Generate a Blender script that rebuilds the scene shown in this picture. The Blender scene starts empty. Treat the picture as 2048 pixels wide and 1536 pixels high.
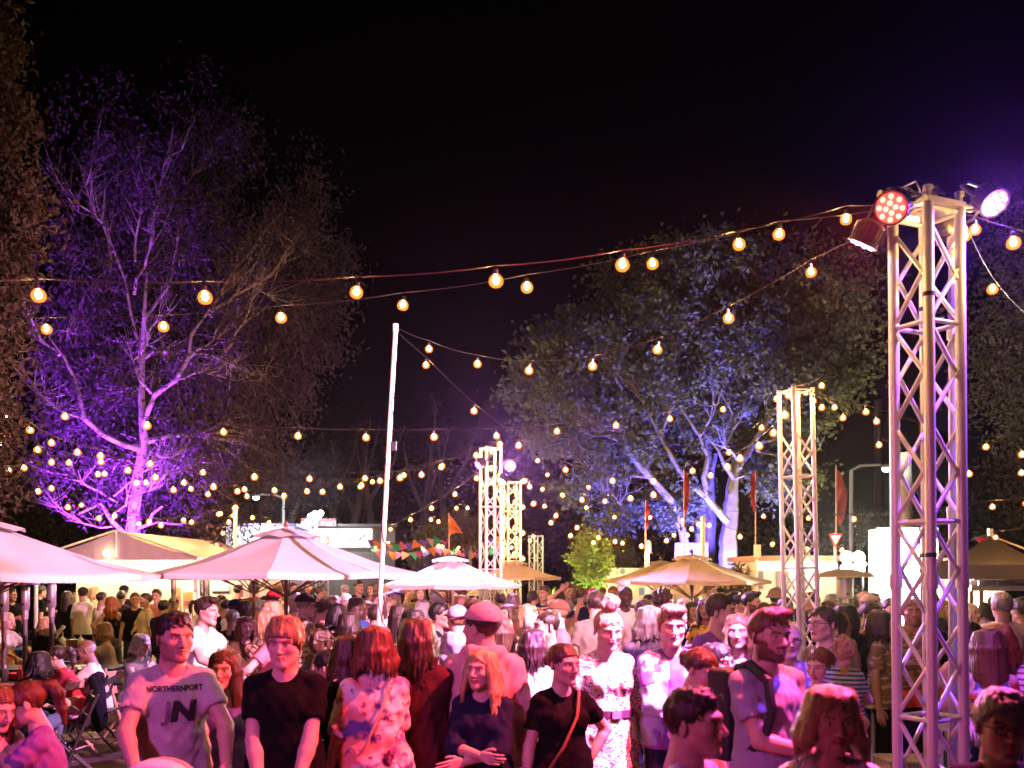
import bpy, math, random
import numpy as np
from mathutils import Vector, Matrix, Quaternion
rnd = random.Random(7)
npr = np.random.default_rng(11)
SC = bpy.context.scene
COL = SC.collection
# ------------------------------------------------------------------ camera, sky, exposure
H_CAM = 2.05            # eye height, metres
F_PX = 2000.0           # focal length in photo pixels (photo 2048 wide)
Y_HOR = 1145.0          # horizon row in the photo
cam_d = bpy.data.cameras.new('camera')
cam = bpy.data.objects.new('camera', cam_d); COL.objects.link(cam)
cam.location = (0, 0, H_CAM); cam.rotation_euler = (math.radians(90), 0, 0)
cam_d.sensor_width = 36.0; cam_d.lens = 36.0 * F_PX / 2048.0
cam_d.shift_y = (Y_HOR - 768.0) / 2048.0
cam_d.clip_end = 900.0; cam_d.clip_start = 0.05
cam_d.dof.use_dof = True; cam_d.dof.focus_distance = 9.5; cam_d.dof.aperture_fstop = 2.4
SC.camera = cam
W = bpy.data.worlds.new('World'); SC.world = W; W.use_nodes = True
wn = W.node_tree; bg = wn.nodes['Background']
sky = wn.nodes.new('ShaderNodeTexSky'); sky.sky_type = 'NISHITA'; sky.sun_disc = False
sky.sun_elevation = math.radians(-6.0); sky.sun_rotation = math.radians(200.0)
wn.links.new(sky.outputs[0], bg.inputs[0]); bg.inputs[1].default_value = 0.02
SC.view_settings.view_transform = 'Standard'; SC.view_settings.look = 'None'
SC.view_settings.exposure = 0.9; SC.view_settings.gamma = 1.0; SC.view_settings.use_curve_mapping = False
cy = SC.cycles
cy.use_denoising = True; cy.max_bounces = 5; cy.diffuse_bounces = 2; cy.glossy_bounces = 2
cy.transmission_bounces = 4; cy.transparent_max_bounces = 8; cy.volume_bounces = 0
cy.sample_clamp_indirect = 3.0; cy.sample_clamp_direct = 40.0
cy.caustics_reflective = False; cy.caustics_refractive = False
try: cy.denoiser = 'OPENIMAGEDENOISE'
except Exception: pass
try: cy.use_light_tree = True
except Exception: pass

# ------------------------------------------------------------------ helpers
def P(x, y, d):
    """photo pixel + distance -> world point"""
    return Vector(((x - 1024.0) / F_PX * d, d, H_CAM + (Y_HOR - y) / F_PX * d))
def S(d): return F_PX / d
MATS = {}
def nodes_of(m):
    return m.node_tree.nodes, m.node_tree.links, m.node_tree.nodes['Principled BSDF']
def mat(name, col, rough=0.6, metal=0.0, var=0.15, vscale=6.0, bump=0.0, bscale=40.0, stretch=(1, 1, 1), trans=0.0, spec=0.3, coord='Object'):
    """principled material with noise-varied colour and optional fine bump"""
    if name in MATS: return MATS[name]
    m = bpy.data.materials.new(name); m.use_nodes = True
    n, l, b = nodes_of(m)
    b.inputs['Roughness'].default_value = rough; b.inputs['Metallic'].default_value = metal
    b.inputs['Specular IOR Level'].default_value = spec
    tc = n.new('ShaderNodeTexCoord'); mp = n.new('ShaderNodeMapping'); mp.inputs['Scale'].default_value = stretch
    l.new(tc.outputs[coord], mp.inputs[0])
    if var > 0:
        no = n.new('ShaderNodeTexNoise'); no.inputs['Scale'].default_value = vscale; no.inputs['Detail'].default_value = 5
        l.new(mp.outputs[0], no.inputs[0])
        hs = n.new('ShaderNodeMapRange'); hs.inputs[1].default_value = .25; hs.inputs[2].default_value = .75
        hs.inputs[3].default_value = 1 - var; hs.inputs[4].default_value = 1 + var
        l.new(no.outputs[0], hs.inputs[0])
        mx = n.new('ShaderNodeVectorMath'); mx.operation = 'SCALE'; mx.inputs[0].default_value = col[:3]
        l.new(hs.outputs[0], mx.inputs['Scale']); l.new(mx.outputs[0], b.inputs['Base Color'])
    else:
        b.inputs['Base Color'].default_value = (*col[:3], 1)
    if bump > 0:
        n2 = n.new('ShaderNodeTexNoise'); n2.inputs['Scale'].default_value = bscale; n2.inputs['Detail'].default_value = 4
        l.new(mp.outputs[0], n2.inputs[0])
        bp = n.new('ShaderNodeBump'); bp.inputs['Strength'].default_value = bump; bp.inputs['Distance'].default_value = .01
        l.new(n2.outputs[0], bp.inputs['Height']); l.new(bp.outputs[0], b.inputs['Normal'])
    if trans > 0:
        out = n['Material Output']; tr = n.new('ShaderNodeBsdfTranslucent'); tr.inputs[0].default_value = (*col[:3], 1)
        ms = n.new('ShaderNodeMixShader'); ms.inputs[0].default_value = trans
        l.new(b.outputs[0], ms.inputs[1]); l.new(tr.outputs[0], ms.inputs[2]); l.new(ms.outputs[0], out.inputs[0])
    MATS[name] = m; return m
def emis(name, col, strength):
    if name in MATS: return MATS[name]
    m = bpy.data.materials.new(name); m.use_nodes = True
    n, l, b = nodes_of(m)
    b.inputs['Base Color'].default_value = (.5, .5, .5, 1)
    b.inputs['Emission Color'].default_value = (*col, 1); b.inputs['Emission Strength'].default_value = strength
    MATS[name] = m; return m

def mesh_np(name, v, f, smooth=True):
    """v (n,3), f (m,3 or 4) int arrays -> mesh"""
    me = bpy.data.meshes.new(name)
    v = np.asarray(v, np.float32); f = np.asarray(f, np.int32)
    me.vertices.add(len(v)); me.vertices.foreach_set('co', v.ravel())
    k = f.shape[1]
    me.loops.add(f.size); me.loops.foreach_set('vertex_index', f.ravel())
    me.polygons.add(len(f)); me.polygons.foreach_set('loop_start', np.arange(0, f.size, k, dtype=np.int32))
    me.polygons.foreach_set('use_smooth', np.full(len(f), smooth))
    me.update(calc_edges=True)
    return me
def link(name, data, parent=None, loc=None, rot=None, m=None):
    o = bpy.data.objects.new(name, data); COL.objects.link(o)
    if parent is not None: o.parent = parent
    if loc is not None: o.location = loc
    if rot is not None: o.rotation_euler = rot
    if m is not None and data is not None:
        if len(data.materials) == 0: data.materials.append(m)
        elif data.materials[0] is not m:
            o.material_slots[0].link = 'OBJECT'; o.material_slots[0].material = m
    return o
def tag(o, label, cat=None, group=None, kind=None):
    if label: o['label'] = label
    if cat: o['category'] = cat
    if group: o['group'] = group
    if kind: o['kind'] = kind
    return o
def empty(name, loc, label, cat, group=None, rz=0):
    o = bpy.data.objects.new(name, None); COL.objects.link(o); o.empty_display_size = .1
    o.location = loc; o.rotation_euler = (0, 0, rz)
    return tag(o, label, cat, group)

class MB:
    """collects simple solids into one mesh"""
    def __init__(s): s.v = []; s.f = []
    def add(s, v, f):
        b = len(s.v); s.v += [tuple(q) for q in v]; s.f += [tuple(i + b for i in q) for q in f]; return s
    def box(s, c, d, rz=0.0, M=None):
        x, y, z = d[0] / 2, d[1] / 2, d[2] / 2
        R = M if M is not None else Matrix.Rotation(rz, 3, 'Z')
        c = Vector(c)
        vs = [c + R @ Vector(q) for q in ((-x, -y, -z), (x, -y, -z), (x, y, -z), (-x, y, -z), (-x, -y, z), (x, -y, z), (x, y, z), (-x, y, z))]
        return s.add(vs, [(0, 3, 2, 1), (4, 5, 6, 7), (0, 1, 5, 4), (1, 2, 6, 5), (2, 3, 7, 6), (3, 0, 4, 7)])
    def tube(s, pts, r, n=8, closed_ends=True):
        """tube along a polyline; r a number or one per point"""
        pts = [Vector(p) for p in pts]; m = len(pts)
        rs = r if isinstance(r, (list, tuple)) else [r] * m
        vs = []; prev = None
        for i, p in enumerate(pts):
            t = (pts[min(i + 1, m - 1)] - pts[max(i - 1, 0)])
            t = t.normalized() if t.length > 1e-9 else Vector((0, 0, 1))
            if prev is None:
                a = Vector((0, 0, 1)) if abs(t.z) < .9 else Vector((1, 0, 0))
                u = t.cross(a).normalized()
            else:
                u = (prev - t * prev.dot(t)); u = u.normalized() if u.length > 1e-6 else t.orthogonal().normalized()
            prev = u; w = t.cross(u)
            for k in range(n):
                a = 2 * math.pi * k / n
                vs.append(p + (u * math.cos(a) + w * math.sin(a)) * rs[i])
        fs = [(i * n + k, i * n + (k + 1) % n, (i + 1) * n + (k + 1) % n, (i + 1) * n + k) for i in range(m - 1) for k in range(n)]
        if closed_ends:
            fs.append(tuple(range(n - 1, -1, -1))); fs.append(tuple((m - 1) * n + k for k in range(n)))
        return s.add(vs, fs)
    def lathe(s, prof, c=(0, 0, 0), n=16, M=None):
        """profile [(r,z)] turned about z"""
        c = Vector(c); vs = []
        for r, z in prof:
            for k in range(n):
                a = 2 * math.pi * k / n; q = Vector((r * math.cos(a), r * math.sin(a), z))
                vs.append(c + (M @ q if M is not None else q))
        m = len(prof)
        fs = [(i * n + k, i * n + (k + 1) % n, (i + 1) * n + (k + 1) % n, (i + 1) * n + k) for i in range(m - 1) for k in range(n)]
        fs.append(tuple(range(n - 1, -1, -1))); fs.append(tuple((m - 1) * n + k for k in range(n)))
        return s.add(vs, fs)
    def prism(s, poly, y0, y1, M=None, c=(0, 0, 0)):
        """polygon in x,z extruded y0..y1"""
        c = Vector(c); n = len(poly)
        vs = [Vector((x, y0, z)) for x, z in poly] + [Vector((x, y1, z)) for x, z in poly]
        vs = [c + (M @ q if M is not None else q) for q in vs]
        fs = [tuple(range(n)), tuple(range(2 * n - 1, n - 1, -1))] + [((i + 1) % n, i, n + i, n + (i + 1) % n) for i in range(n)]
        return s.add(vs, fs)
    def mesh(s, name, smooth=False, angle=None):
        me = bpy.data.meshes.new(name); me.from_pydata([tuple(v) for v in s.v], [], s.f)
        if smooth:
            me.polygons.foreach_set('use_smooth', [True] * len(me.polygons))
            me.update()
            try: me.set_sharp_from_angle(angle=math.radians(angle or 40))
            except Exception: pass
        me.update(); return me
    def obj(s, name, m, parent=None, loc=None, smooth=False, rot=None):
        return link(name, s.mesh(name, smooth), parent, loc, rot, m)

def spot(name, loc, target, power, col, angle=60, blend=.5, radius=.08, parent=None):
    L = bpy.data.lights.new(name, 'SPOT'); L.energy = power; L.color = col
    L.spot_size = math.radians(angle); L.spot_blend = blend; L.shadow_soft_size = radius
    o = bpy.data.objects.new(name, L); COL.objects.link(o); o.location = loc
    o.rotation_euler = (Vector(target) - Vector(loc)).to_track_quat('-Z', 'Y').to_euler()
    return o
def point(name, loc, power, col, radius=.1):
    L = bpy.data.lights.new(name, 'POINT'); L.energy = power; L.color = col; L.shadow_soft_size = radius
    o = bpy.data.objects.new(name, L); COL.objects.link(o); o.location = loc
    return o

# ------------------------------------------------------------------ signed distance modelling (bodies, hair, clothes)
BIG = 0.07
class SDF:
    def __init__(s): s.ops = []
    def cap(s, a, b, ra, rb=None, k=.02, n=None, f=1.0, sub=False):
        s.ops.append(('cap', np.array(a, float), np.array(b, float), ra, ra if rb is None else rb, k, None if n is None else np.array(n, float), f, sub)); return s
    def ell(s, c, r, k=.02, R=None, sub=False):
        s.ops.append(('ell', np.array(c, float), np.array(r, float), k, R, sub)); return s
    def fn(s, g, how='max'):
        s.ops.append(('fn', g, how)); return s
    def group(s, g, k=.02):
        s.ops.append(('grp', g, k)); return s
    def bounds(s):
        lo = np.full(3, 1e9); hi = -lo
        for o in s.ops:
            if o[0] == 'cap' and not o[8]:
                r = max(o[3], o[4]); lo = np.minimum(lo, np.minimum(o[1], o[2]) - r); hi = np.maximum(hi, np.maximum(o[1], o[2]) + r)
            elif o[0] == 'grp':
                l, u = o[1].bounds(); lo = np.minimum(lo, l); hi = np.maximum(hi, u)
            elif o[0] == 'ell' and not o[5]:
                r = o[2].max() if o[4] is not None else o[2]; lo = np.minimum(lo, o[1] - r); hi = np.maximum(hi, o[1] + r)
        return lo, hi
    def mesh(s, h, lo=None, hi=None):
        l0, h0 = s.bounds()
        lo = l0 if lo is None else np.maximum(l0, lo); hi = h0 if hi is None else np.minimum(h0, hi)
        lo = lo - 2.5 * h - .008; hi = hi + 2.5 * h + .008
        N = np.maximum(np.ceil((hi - lo) / h).astype(int) + 1, 4)
        ax = [(lo[i] + h * np.arange(N[i])).astype(np.float32) for i in range(3)]
        return surface_nets(s.field(ax, lo, h), lo, h)
    def field(s, ax, lo, h):
        N = [len(q) for q in ax]
        F = np.full(N, BIG, np.float32)
        for o in s.ops:
            if o[0] == 'grp':
                l, u = o[1].bounds(); i0 = [max(int((l[i] - BIG - lo[i]) / h), 0) for i in range(3)]; i1 = [min(int((u[i] + BIG - lo[i]) / h) + 2, N[i]) for i in range(3)]
                if any(i1[i] <= i0[i] for i in range(3)): continue
                sl = tuple(slice(i0[i], i1[i]) for i in range(3))
                sa = [ax[i][sl[i]] for i in range(3)]; G = o[1].field(sa, np.array([q[0] for q in sa]), h)
                A = F[sl]; k = np.float32(o[2]); hh = np.clip(.5 + .5 * (G - A) / k, 0, 1); F[sl] = G + (A - G) * hh - k * hh * (1 - hh); continue
            if o[0] == 'fn':
                X, Y, Z = ax[0][:, None, None], ax[1][None, :, None], ax[2][None, None, :]
                g = o[1](X, Y, Z)
                F = np.maximum(F, g) if o[2] == 'max' else F + g
                F = F.astype(np.float32); continue
            if o[0] == 'cap':
                _, a, b, ra, rb, k, n, f, sub = o
                mlo = np.minimum(a, b) - max(ra, rb) - BIG; mhi = np.maximum(a, b) + max(ra, rb) + BIG
            else:
                _, c, r, k, R, sub = o
                rr = np.full(3, r.max()) if R is not None else r
                mlo = c - rr - BIG; mhi = c + rr + BIG
            i0 = np.clip(np.floor((mlo - lo) / h).astype(int), 0, N); i1 = np.clip(np.ceil((mhi - lo) / h).astype(int) + 1, 0, N)
            if (i1 <= i0).any(): continue
            sl = tuple(slice(i0[i], i1[i]) for i in range(3))
            X, Y, Z = ax[0][sl[0]][:, None, None], ax[1][sl[1]][None, :, None], ax[2][sl[2]][None, None, :]
            if o[0] == 'cap':
                ba = (b - a).astype(np.float32); L2 = float(ba @ ba) + 1e-12
                px, py, pz = X - np.float32(a[0]), Y - np.float32(a[1]), Z - np.float32(a[2])
                t = np.clip((px * ba[0] + py * ba[1] + pz * ba[2]) / np.float32(L2), 0, 1)
                qx, qy, qz = px - t * ba[0], py - t * ba[1], pz - t * ba[2]
                q2 = qx * qx + qy * qy + qz * qz
                if n is not None:
                    qn = qx * np.float32(n[0]) + qy * np.float32(n[1]) + qz * np.float32(n[2])
                    q2 = q2 + np.float32(1 / (f * f) - 1) * qn * qn
                d = np.sqrt(q2) - (np.float32(ra) + np.float32(rb - ra) * t)
                if n is not None: d = d * np.float32(.5 + .5 * f)
            else:
                px, py, pz = X - np.float32(c[0]), Y - np.float32(c[1]), Z - np.float32(c[2])
                if R is not None:
                    R = np.asarray(R, np.float32)
                    px, py, pz = (R[0, 0] * px + R[1, 0] * py + R[2, 0] * pz), (R[0, 1] * px + R[1, 1] * py + R[2, 1] * pz), (R[0, 2] * px + R[1, 2] * py + R[2, 2] * pz)
                q = np.sqrt((px / np.float32(r[0])) ** 2 + (py / np.float32(r[1])) ** 2 + (pz / np.float32(r[2])) ** 2)
                g = np.sqrt((px / np.float32(r[0] ** 2)) ** 2 + (py / np.float32(r[1] ** 2)) ** 2 + (pz / np.float32(r[2] ** 2)) ** 2)
                d = q * (q - 1) / np.maximum(g, np.float32(1e-6))
            d = np.minimum(d, BIG)
            A = F[sl]; k = np.float32(max(k, 1e-4))
            if sub:
                hh = np.clip(.5 - .5 * (A + d) / k, 0, 1); F[sl] = A + (-d - A) * hh + k * hh * (1 - hh)
            else:
                hh = np.clip(.5 + .5 * (d - A) / k, 0, 1); F[sl] = d + (A - d) * hh - k * hh * (1 - hh)
        return F
_CO = np.array([(i, j, k) for i in (0, 1) for j in (0, 1) for k in (0, 1)])
_ED = [(a, b) for a in range(8) for b in range(a + 1, 8) if np.abs(_CO[a] - _CO[b]).sum() == 1]
def surface_nets(F, lo, h):
    ins = F < 0
    cnt = np.zeros(np.array(F.shape) - 1, np.int8); n = F.shape
    for i, j, k in _CO: cnt += ins[i:n[0] - 1 + i, j:n[1] - 1 + j, k:n[2] - 1 + k]
    cells = np.argwhere((cnt > 0) & (cnt < 8))
    idx = np.full(cnt.shape, -1, np.int32); idx[cells[:, 0], cells[:, 1], cells[:, 2]] = np.arange(len(cells))
    val = np.stack([F[cells[:, 0] + c[0], cells[:, 1] + c[1], cells[:, 2] + c[2]] for c in _CO], 1)
    acc = np.zeros((len(cells), 3)); w = np.zeros(len(cells))
    for a, b in _ED:
        fa, fb = val[:, a], val[:, b]; m = (fa < 0) != (fb < 0)
        t = np.where(m, fa / np.where(m, fa - fb, 1), 0)
        acc += m[:, None] * (_CO[a] + t[:, None] * (_CO[b] - _CO[a])); w += m
    V = lo + h * (cells + acc / w[:, None])
    Q = []
    for axis in range(3):
        a1, a2 = (axis + 1) % 3, (axis + 2) % 3
        s0 = [slice(None)] * 3; s1 = [slice(None)] * 3; s0[axis] = slice(0, -1); s1[axis] = slice(1, None)
        A, B = ins[tuple(s0)], ins[tuple(s1)]
        E = np.argwhere(A != B)
        E = E[(E[:, a1] > 0) & (E[:, a2] > 0) & (E[:, a1] < n[a1] - 1) & (E[:, a2] < n[a2] - 1)]
        flip = A[E[:, 0], E[:, 1], E[:, 2]]
        def cell(d1, d2):
            c = E.copy(); c[:, a1] -= d1; c[:, a2] -= d2
            return idx[c[:, 0], c[:, 1], c[:, 2]]
        q = np.stack([cell(1, 1), cell(0, 1), cell(0, 0), cell(1, 0)], 1)
        q[~flip] = q[~flip][:, ::-1]
        Q.append(q)
    Q = np.concatenate(Q); Q = Q[(Q >= 0).all(1)]
    return V.astype(np.float32), Q
def wrinkle(seed, amp, wl=.11, stretch=(1, 1, 1)):
    r = np.random.default_rng(seed); D = r.normal(size=(6, 3)); D /= np.linalg.norm(D, axis=1)[:, None]
    D *= np.array(stretch); ph = r.uniform(0, 6.28, 6); fr = 2 * np.pi / (wl * r.uniform(.6, 1.7, 6))
    def g(X, Y, Z):
        s = 0
        for i in range(6): s = s + np.sin((X * np.float32(D[i, 0]) + Y * np.float32(D[i, 1]) + Z * np.float32(D[i, 2])) * np.float32(fr[i]) + np.float32(ph[i]))
        return np.float32(amp / 2.2) * s
    return g
# ------------------------------------------------------------------ people: heads, hands, hair, bodies, clothes
def folds(seed, amp, wl, stretch, ztop):
    r = np.random.default_rng(seed); D = r.normal(size=(5, 3)) * np.array(stretch); D /= np.linalg.norm(D, axis=1)[:, None]
    ph = r.uniform(0, 6.28, 5); fr = np.pi / (wl * r.uniform(.5, 1.5, 5))
    def g(X, Y, Z):
        s = 0
        for i in range(5):
            q = np.abs(np.sin((X * np.float32(D[i, 0]) + Y * np.float32(D[i, 1]) + Z * np.float32(D[i, 2])) * np.float32(fr[i]) + np.float32(ph[i]) + np.sin(Z * 9 + np.float32(ph[i]) * 2) * np.float32(.5)))
            s = s + (q - np.float32(.64))
        w = np.clip((np.float32(ztop) - Z) * np.float32(3.2), np.float32(.25), 1)
        return np.float32(amp / 2.0) * s * w
    return g
_HEADS = {}
def head_arrays(sex, h, beard=0, old=0):
    key = (sex, round(h, 4), beard)
    if key in _HEADS: return _HEADS[key]
    f = sex == 'f'; s = SDF()
    s.ell((0, .014, .036), (.073, .094, .080), k=.03)
    s.ell((0, -.032, -.026), (.060, .060, .086), k=.035)
    jw = .038 if f else .044; jz = -.058
    for sx in (-1, 1):
        s.cap((sx * jw, -.008, jz), (sx * .010, -.070, -.093), .022, .016 if f else .020, k=.025)
        s.ell((sx * .040, -.058, -.018), (.022, .024, .020), k=.02)
        s.cap((sx * .010, -.086, .030), (sx * .044, -.072, .028), .010 if f else .013, k=.014)
    s.ell((0, -.076, -.096), (.019 if f else .023, .016, .016), k=.016)
    for sx in (-1, 1):
        s.ell((sx * .031, -.101, .006), (.019, .015, .012), k=.012, sub=True)
        s.ell((sx * .030, -.0735, .006), (.0135, .0135, .0125), k=.003)
    s.cap((0, -.088, .018), (0, -.113, -.022), .007, .0105, k=.010)
    s.ell((0, -.114, -.026), (.012, .011, .010), k=.006)
    for sx in (-1, 1): s.ell((sx * .0125, -.102, -.030), (.008, .009, .008), k=.006)
    s.cap((-.018, -.086, -.0545), (0, -.0945, -.0515), .0052, .0062, k=.006); s.cap((.018, -.086, -.0545), (0, -.0945, -.0515), .0052, .0062, k=.006)
    s.cap((-.013, -.086, -.0625), (0, -.0915, -.0645), .0058, .0072, k=.006); s.cap((.013, -.086, -.0625), (0, -.0915, -.0645), .0058, .0072, k=.006)
    s.cap((-.020, -.094, -.0582), (.020, -.094, -.0582), .0022, k=.004, sub=True)
    for sx in (-1, 1):
        c, sn = math.cos(.5 * sx), math.sin(.5 * sx)
        s.ell((sx * .075, .016, -.006), (.007, .020, .032), k=.010, R=[[c, -sn, 0], [sn, c, 0], [0, 0, 1]])
    nr = .046 if f else .056
    s.cap((0, .022, -.06), (0, .040, -.175), nr, nr * 1.08, k=.03, n=(0, 1, 0), f=.92)
    V, Q = s.mesh(h)
    # local colour: eyes, brows, lips, cheeks, beard; mouth groove and nostril shade painted in
    x, y, z = V[:, 0], V[:, 1], V[:, 2]; ax = np.abs(x)
    C = np.ones((len(V), 4), np.float32)
    face = y < -.035
    blush = np.exp(-(((ax - .042) / .02) ** 2 + ((z + .022) / .02) ** 2)) * face
    C[:, 1] -= .12 * blush; C[:, 2] -= .10 * blush
    lip = face & (ax < .025 - .35 * np.abs(z + .0582)) & (np.abs(z + .058) < .0115) & (y < -.078)
    C[lip] *= (.85, .48, .50, 1) if f else (.85, .62, .60, 1)
    slit = face & (np.abs(z + .0582) < .0026) & (ax < .021) & (y < -.07); C[slit] *= (.45, .4, .4, 1)
    dx, dz = ax - .030, z - .006
    eye = face & ((dx / .0135) ** 2 + (dz / .0062) ** 2 < 1) & (y < -.070)
    C[eye] = (1.25, 1.3, 1.35, 1)
    iris = eye & (dx ** 2 + dz ** 2 < .0056 ** 2); C[iris] = (.12, .10, .09, 1)
    lid = face & ((dx / .0165) ** 2 + ((dz - .0015) / .0105) ** 2 < 1) & ~eye & (y < -.066)
    C[lid & (dz > 0)] *= (.35, .28, .26, 1) if f else (.6, .5, .48, 1)
    C[lid & (dz <= 0)] *= (.8, .72, .7, 1)
    bz = .0285 + .10 * (ax - .03) - 6 * (ax - .034) ** 2
    brow = face & (np.abs(z - bz) < (.0042 if f else .0058)) & (ax > .012) & (ax < .052) & (y < -.055)
    C[brow] *= (.30, .24, .2, 1)
    if beard:
        sm = lambda t: np.clip(t, 0, 1) ** 2 * (3 - 2 * np.clip(t, 0, 1))
        zb = np.interp(ax, (0, .022, .034, .052, .062, .080), (-.068, -.062, -.048, -.040, -.012, .012))
        nz_ = .25 * np.sin(x * 310 + z * 170) * np.sin(z * 290 - x * 90) + .2 * np.sin(x * 700) * np.sin(z * 640)
        wb = sm((zb - z) / .012 + .5 * nz_) * sm((z + .128) / .02) * (y < .01)
        ms = sm(1.3 - np.abs(z + .0455) / .0075 + .4 * nz_) * sm((.030 - ax) / .008) * (y < -.07)
        w_ = np.maximum(wb, ms)[:, None] * (~lip & ~slit)[:, None]
        C[:, :3] *= 1 + (np.array({1: (.50, .42, .38), 2: (.22, .15, .11), 3: (1.15, 1.25, 1.35)}[beard]) - 1) * w_ * (.8 if beard == 1 else 1)
    nst = face & (np.abs(z + .0355) < .003) & (np.abs(ax - .007) < .0035) & (y < -.09); C[nst] *= (.4, .3, .3, 1)
    _HEADS[key] = (V, Q, C); return _HEADS[key]
_HANDS = {}
def hand_arrays(kind, h):
    """local frame: wrist at origin, fingers along +z, palm faces -y, thumb on +x"""
    key = (kind, round(h, 4))
    if key in _HANDS: return _HANDS[key]
    curl = {'relax': (18, 26, 18), 'grip': (62, 80, 45), 'flat': (4, 8, 6), 'hold': (40, 48, 30), 'point': (50, 70, 40)}[kind]
    s = SDF()
    s.cap((0, 0, -.045), (0, 0, .01), .026, .024, k=.012, n=(0, 1, 0), f=.75)
    kx = (.031, .0105, -.0105, -.030); kz = (.088, .092, .087, .078); L = ((.043, .026, .021), (.048, .030, .022), (.044, .028, .021), (.034, .021, .018))
    for i in range(4):
        s.cap((kx[i] * .55, .002, .008), (kx[i], 0, kz[i]), .013, .0108, k=.012)
        p = np.array((kx[i], 0, kz[i])); a = 0; sp = (kx[i]) * 1.6
        for j in range(3):
            cj = curl[j] * (1 + .12 * (i - 1)) if kind != 'point' or i > 0 else 6
            a += math.radians(cj)
            q = p + L[i][j] * np.array((sp * math.cos(a), -math.sin(a), math.cos(a)))
            r0 = (.0092, .0096, .0092, .0082)[i] - .0008 * j
            s.cap(p, q, r0, r0 - .0010, k=.0035); p = q
    t = {'grip': ((.024, -.008, .018), (.040, -.030, .045), (.030, -.048, .066), (.012, -.054, .078)),
         'hold': ((.024, -.006, .018), (.048, -.024, .046), (.050, -.044, .070), (.042, -.054, .090))}.get(kind, ((.022, -.004, .018), (.047, -.014, .046), (.058, -.022, .074), (.060, -.026, .098)))
    rr = (.0145, .0118, .0105, .0085)
    for j in range(3): s.cap(t[j], t[j + 1], rr[j], rr[j + 1], k=.008 if j == 0 else .004)
    V, Q = s.mesh(h); C = np.ones((len(V), 4), np.float32)
    tip = V[:, 2] > .12; C[tip, 1] *= .93; C[tip, 2] *= .92
    _HANDS[key] = (V, Q, C); return _HANDS[key]

def Rx(a): c, s = math.cos(a), math.sin(a); return np.array(((1, 0, 0), (0, c, -s), (0, s, c)))
def Ry(a): c, s = math.cos(a), math.sin(a); return np.array(((c, 0, s), (0, 1, 0), (-s, 0, c)))
def Rz(a): c, s = math.cos(a), math.sin(a); return np.array(((c, -s, 0), (s, c, 0), (0, 0, 1)))
def ik(a, b, l1, l2, hint):
    d = b - a; L = np.linalg.norm(d)
    if L > (l1 + l2) * .995: b = a + d / L * (l1 + l2) * .995; d = b - a; L = np.linalg.norm(d)
    u = d / L; x = (l1 * l1 - l2 * l2 + L * L) / (2 * L); hgt = math.sqrt(max(l1 * l1 - x * x, 0))
    hn = hint - u * (hint @ u); hn = hn / max(np.linalg.norm(hn), 1e-6)
    return a + u * x + hn * hgt, b
# wrist targets for the left arm (x mirrored for the right), elbow hint, hand kind, palm direction
ARM = {'down': ((.255, -.01, .865), (.4, .7, -.2), 'relax', (-1, .1, 0)),
       'back': ((.23, .10, .88), (.4, .9, 0), 'relax', (-1, 0, 0)),
       'swing': ((.24, -.22, .93), (.3, .9, -.2), 'relax', (-1, 0, 0)),
       'hip': ((.185, .0, 1.01), (1, .35, .1), 'grip', (-.6, -.2, -.6)),
       'clasp': ((.085, -.235, .86), (.8, .55, -.1), 'relax', (-.9, .4, 0)),
       'phone': ((.085, -.30, 1.20), (.6, .3, -.8), 'hold', (-.5, .5, .5)),
       'drink': ((.13, -.31, 1.17), (.7, .2, -.9), 'grip', (-1, 0, 0)),
       'waist': ((-.05, -.235, 1.08), (.9, .15, -.5), 'flat', (0, 1, 0)),
       'waist2': ((-.07, -.265, 1.13), (.9, .15, -.5), 'relax', (0, 1, 0)),
       'mouth': ((.03, -.20, 1.385), (.8, -.2, -.8), 'hold', (-.5, .8, .1)),
       'table': ((.16, -.42, 1.09), (.9, .3, -.3), 'relax', (0, 0, -1)),
       'reach': ((.12, -.50, 1.20), (.8, .3, -.5), 'hold', (-.6, 0, -.5)),
       'push': ((.215, -.34, .99), (.8, .5, .1), 'grip', (0, .3, -1)),
       'carry': ((.02, -.24, 1.20), (.9, .1, -.6), 'relax', (.1, .7, .6)),
       'carryup': ((.07, -.24, 1.34), (1, .0, -.5), 'relax', (-.1, .9, .2)),
       'wave': ((.20, -.16, 1.66), (.9, .1, -.6), 'flat', (0, -1, 0)),
       'lap': ((.10, -.30, .99), (.9, .4, -.2), 'relax', (0, 0, -1))}
POSE = {'down': dict(L='down', R='down'), 'clasp': dict(L='clasp', R='clasp'), 'phone': dict(L='phone', R='phone'), 'hips': dict(L='hip', R='hip'),
        'drink': dict(L='down', R='drink'), 'drinkl': dict(L='drink', R='down'), 'cross': dict(L='waist', R='waist2'), 'walk': dict(L='swing', R='back', legs='walk'), 'walk2': dict(L='back', R='swing', legs='walk2'),
        'mouth': dict(L='down', R='mouth'), 'mouthl': dict(L='mouth', R='down'), 'push': dict(L='push', R='push', lean=8), 'hand': dict(L='down', R='waist'), 'hip1': dict(L='hip', R='down'),
        'sit': dict(L='table', R='table', legs='sit', lean=10), 'sitlap': dict(L='lap', R='lap', legs='sit', lean=6), 'sitphone': dict(L='phone', R='phone', legs='sit', lean=8), 'sithunch': dict(L='table', R='table', legs='sit', lean=26, head=(0, 22)),
        'sitmouth': dict(L='table', R='mouth', legs='sit', lean=12), 'lean': dict(L='reach', R='reach', lean=22, head=(0, -4)), 'reach': dict(L='reach', R='down', lean=10),
        'carry': dict(L='carryup', R='carry'), 'wave': dict(L='wave', R='down'), 'headhand': dict(L='down', R='wave'), 'table': dict(L='table', R='table', lean=16)}
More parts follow.
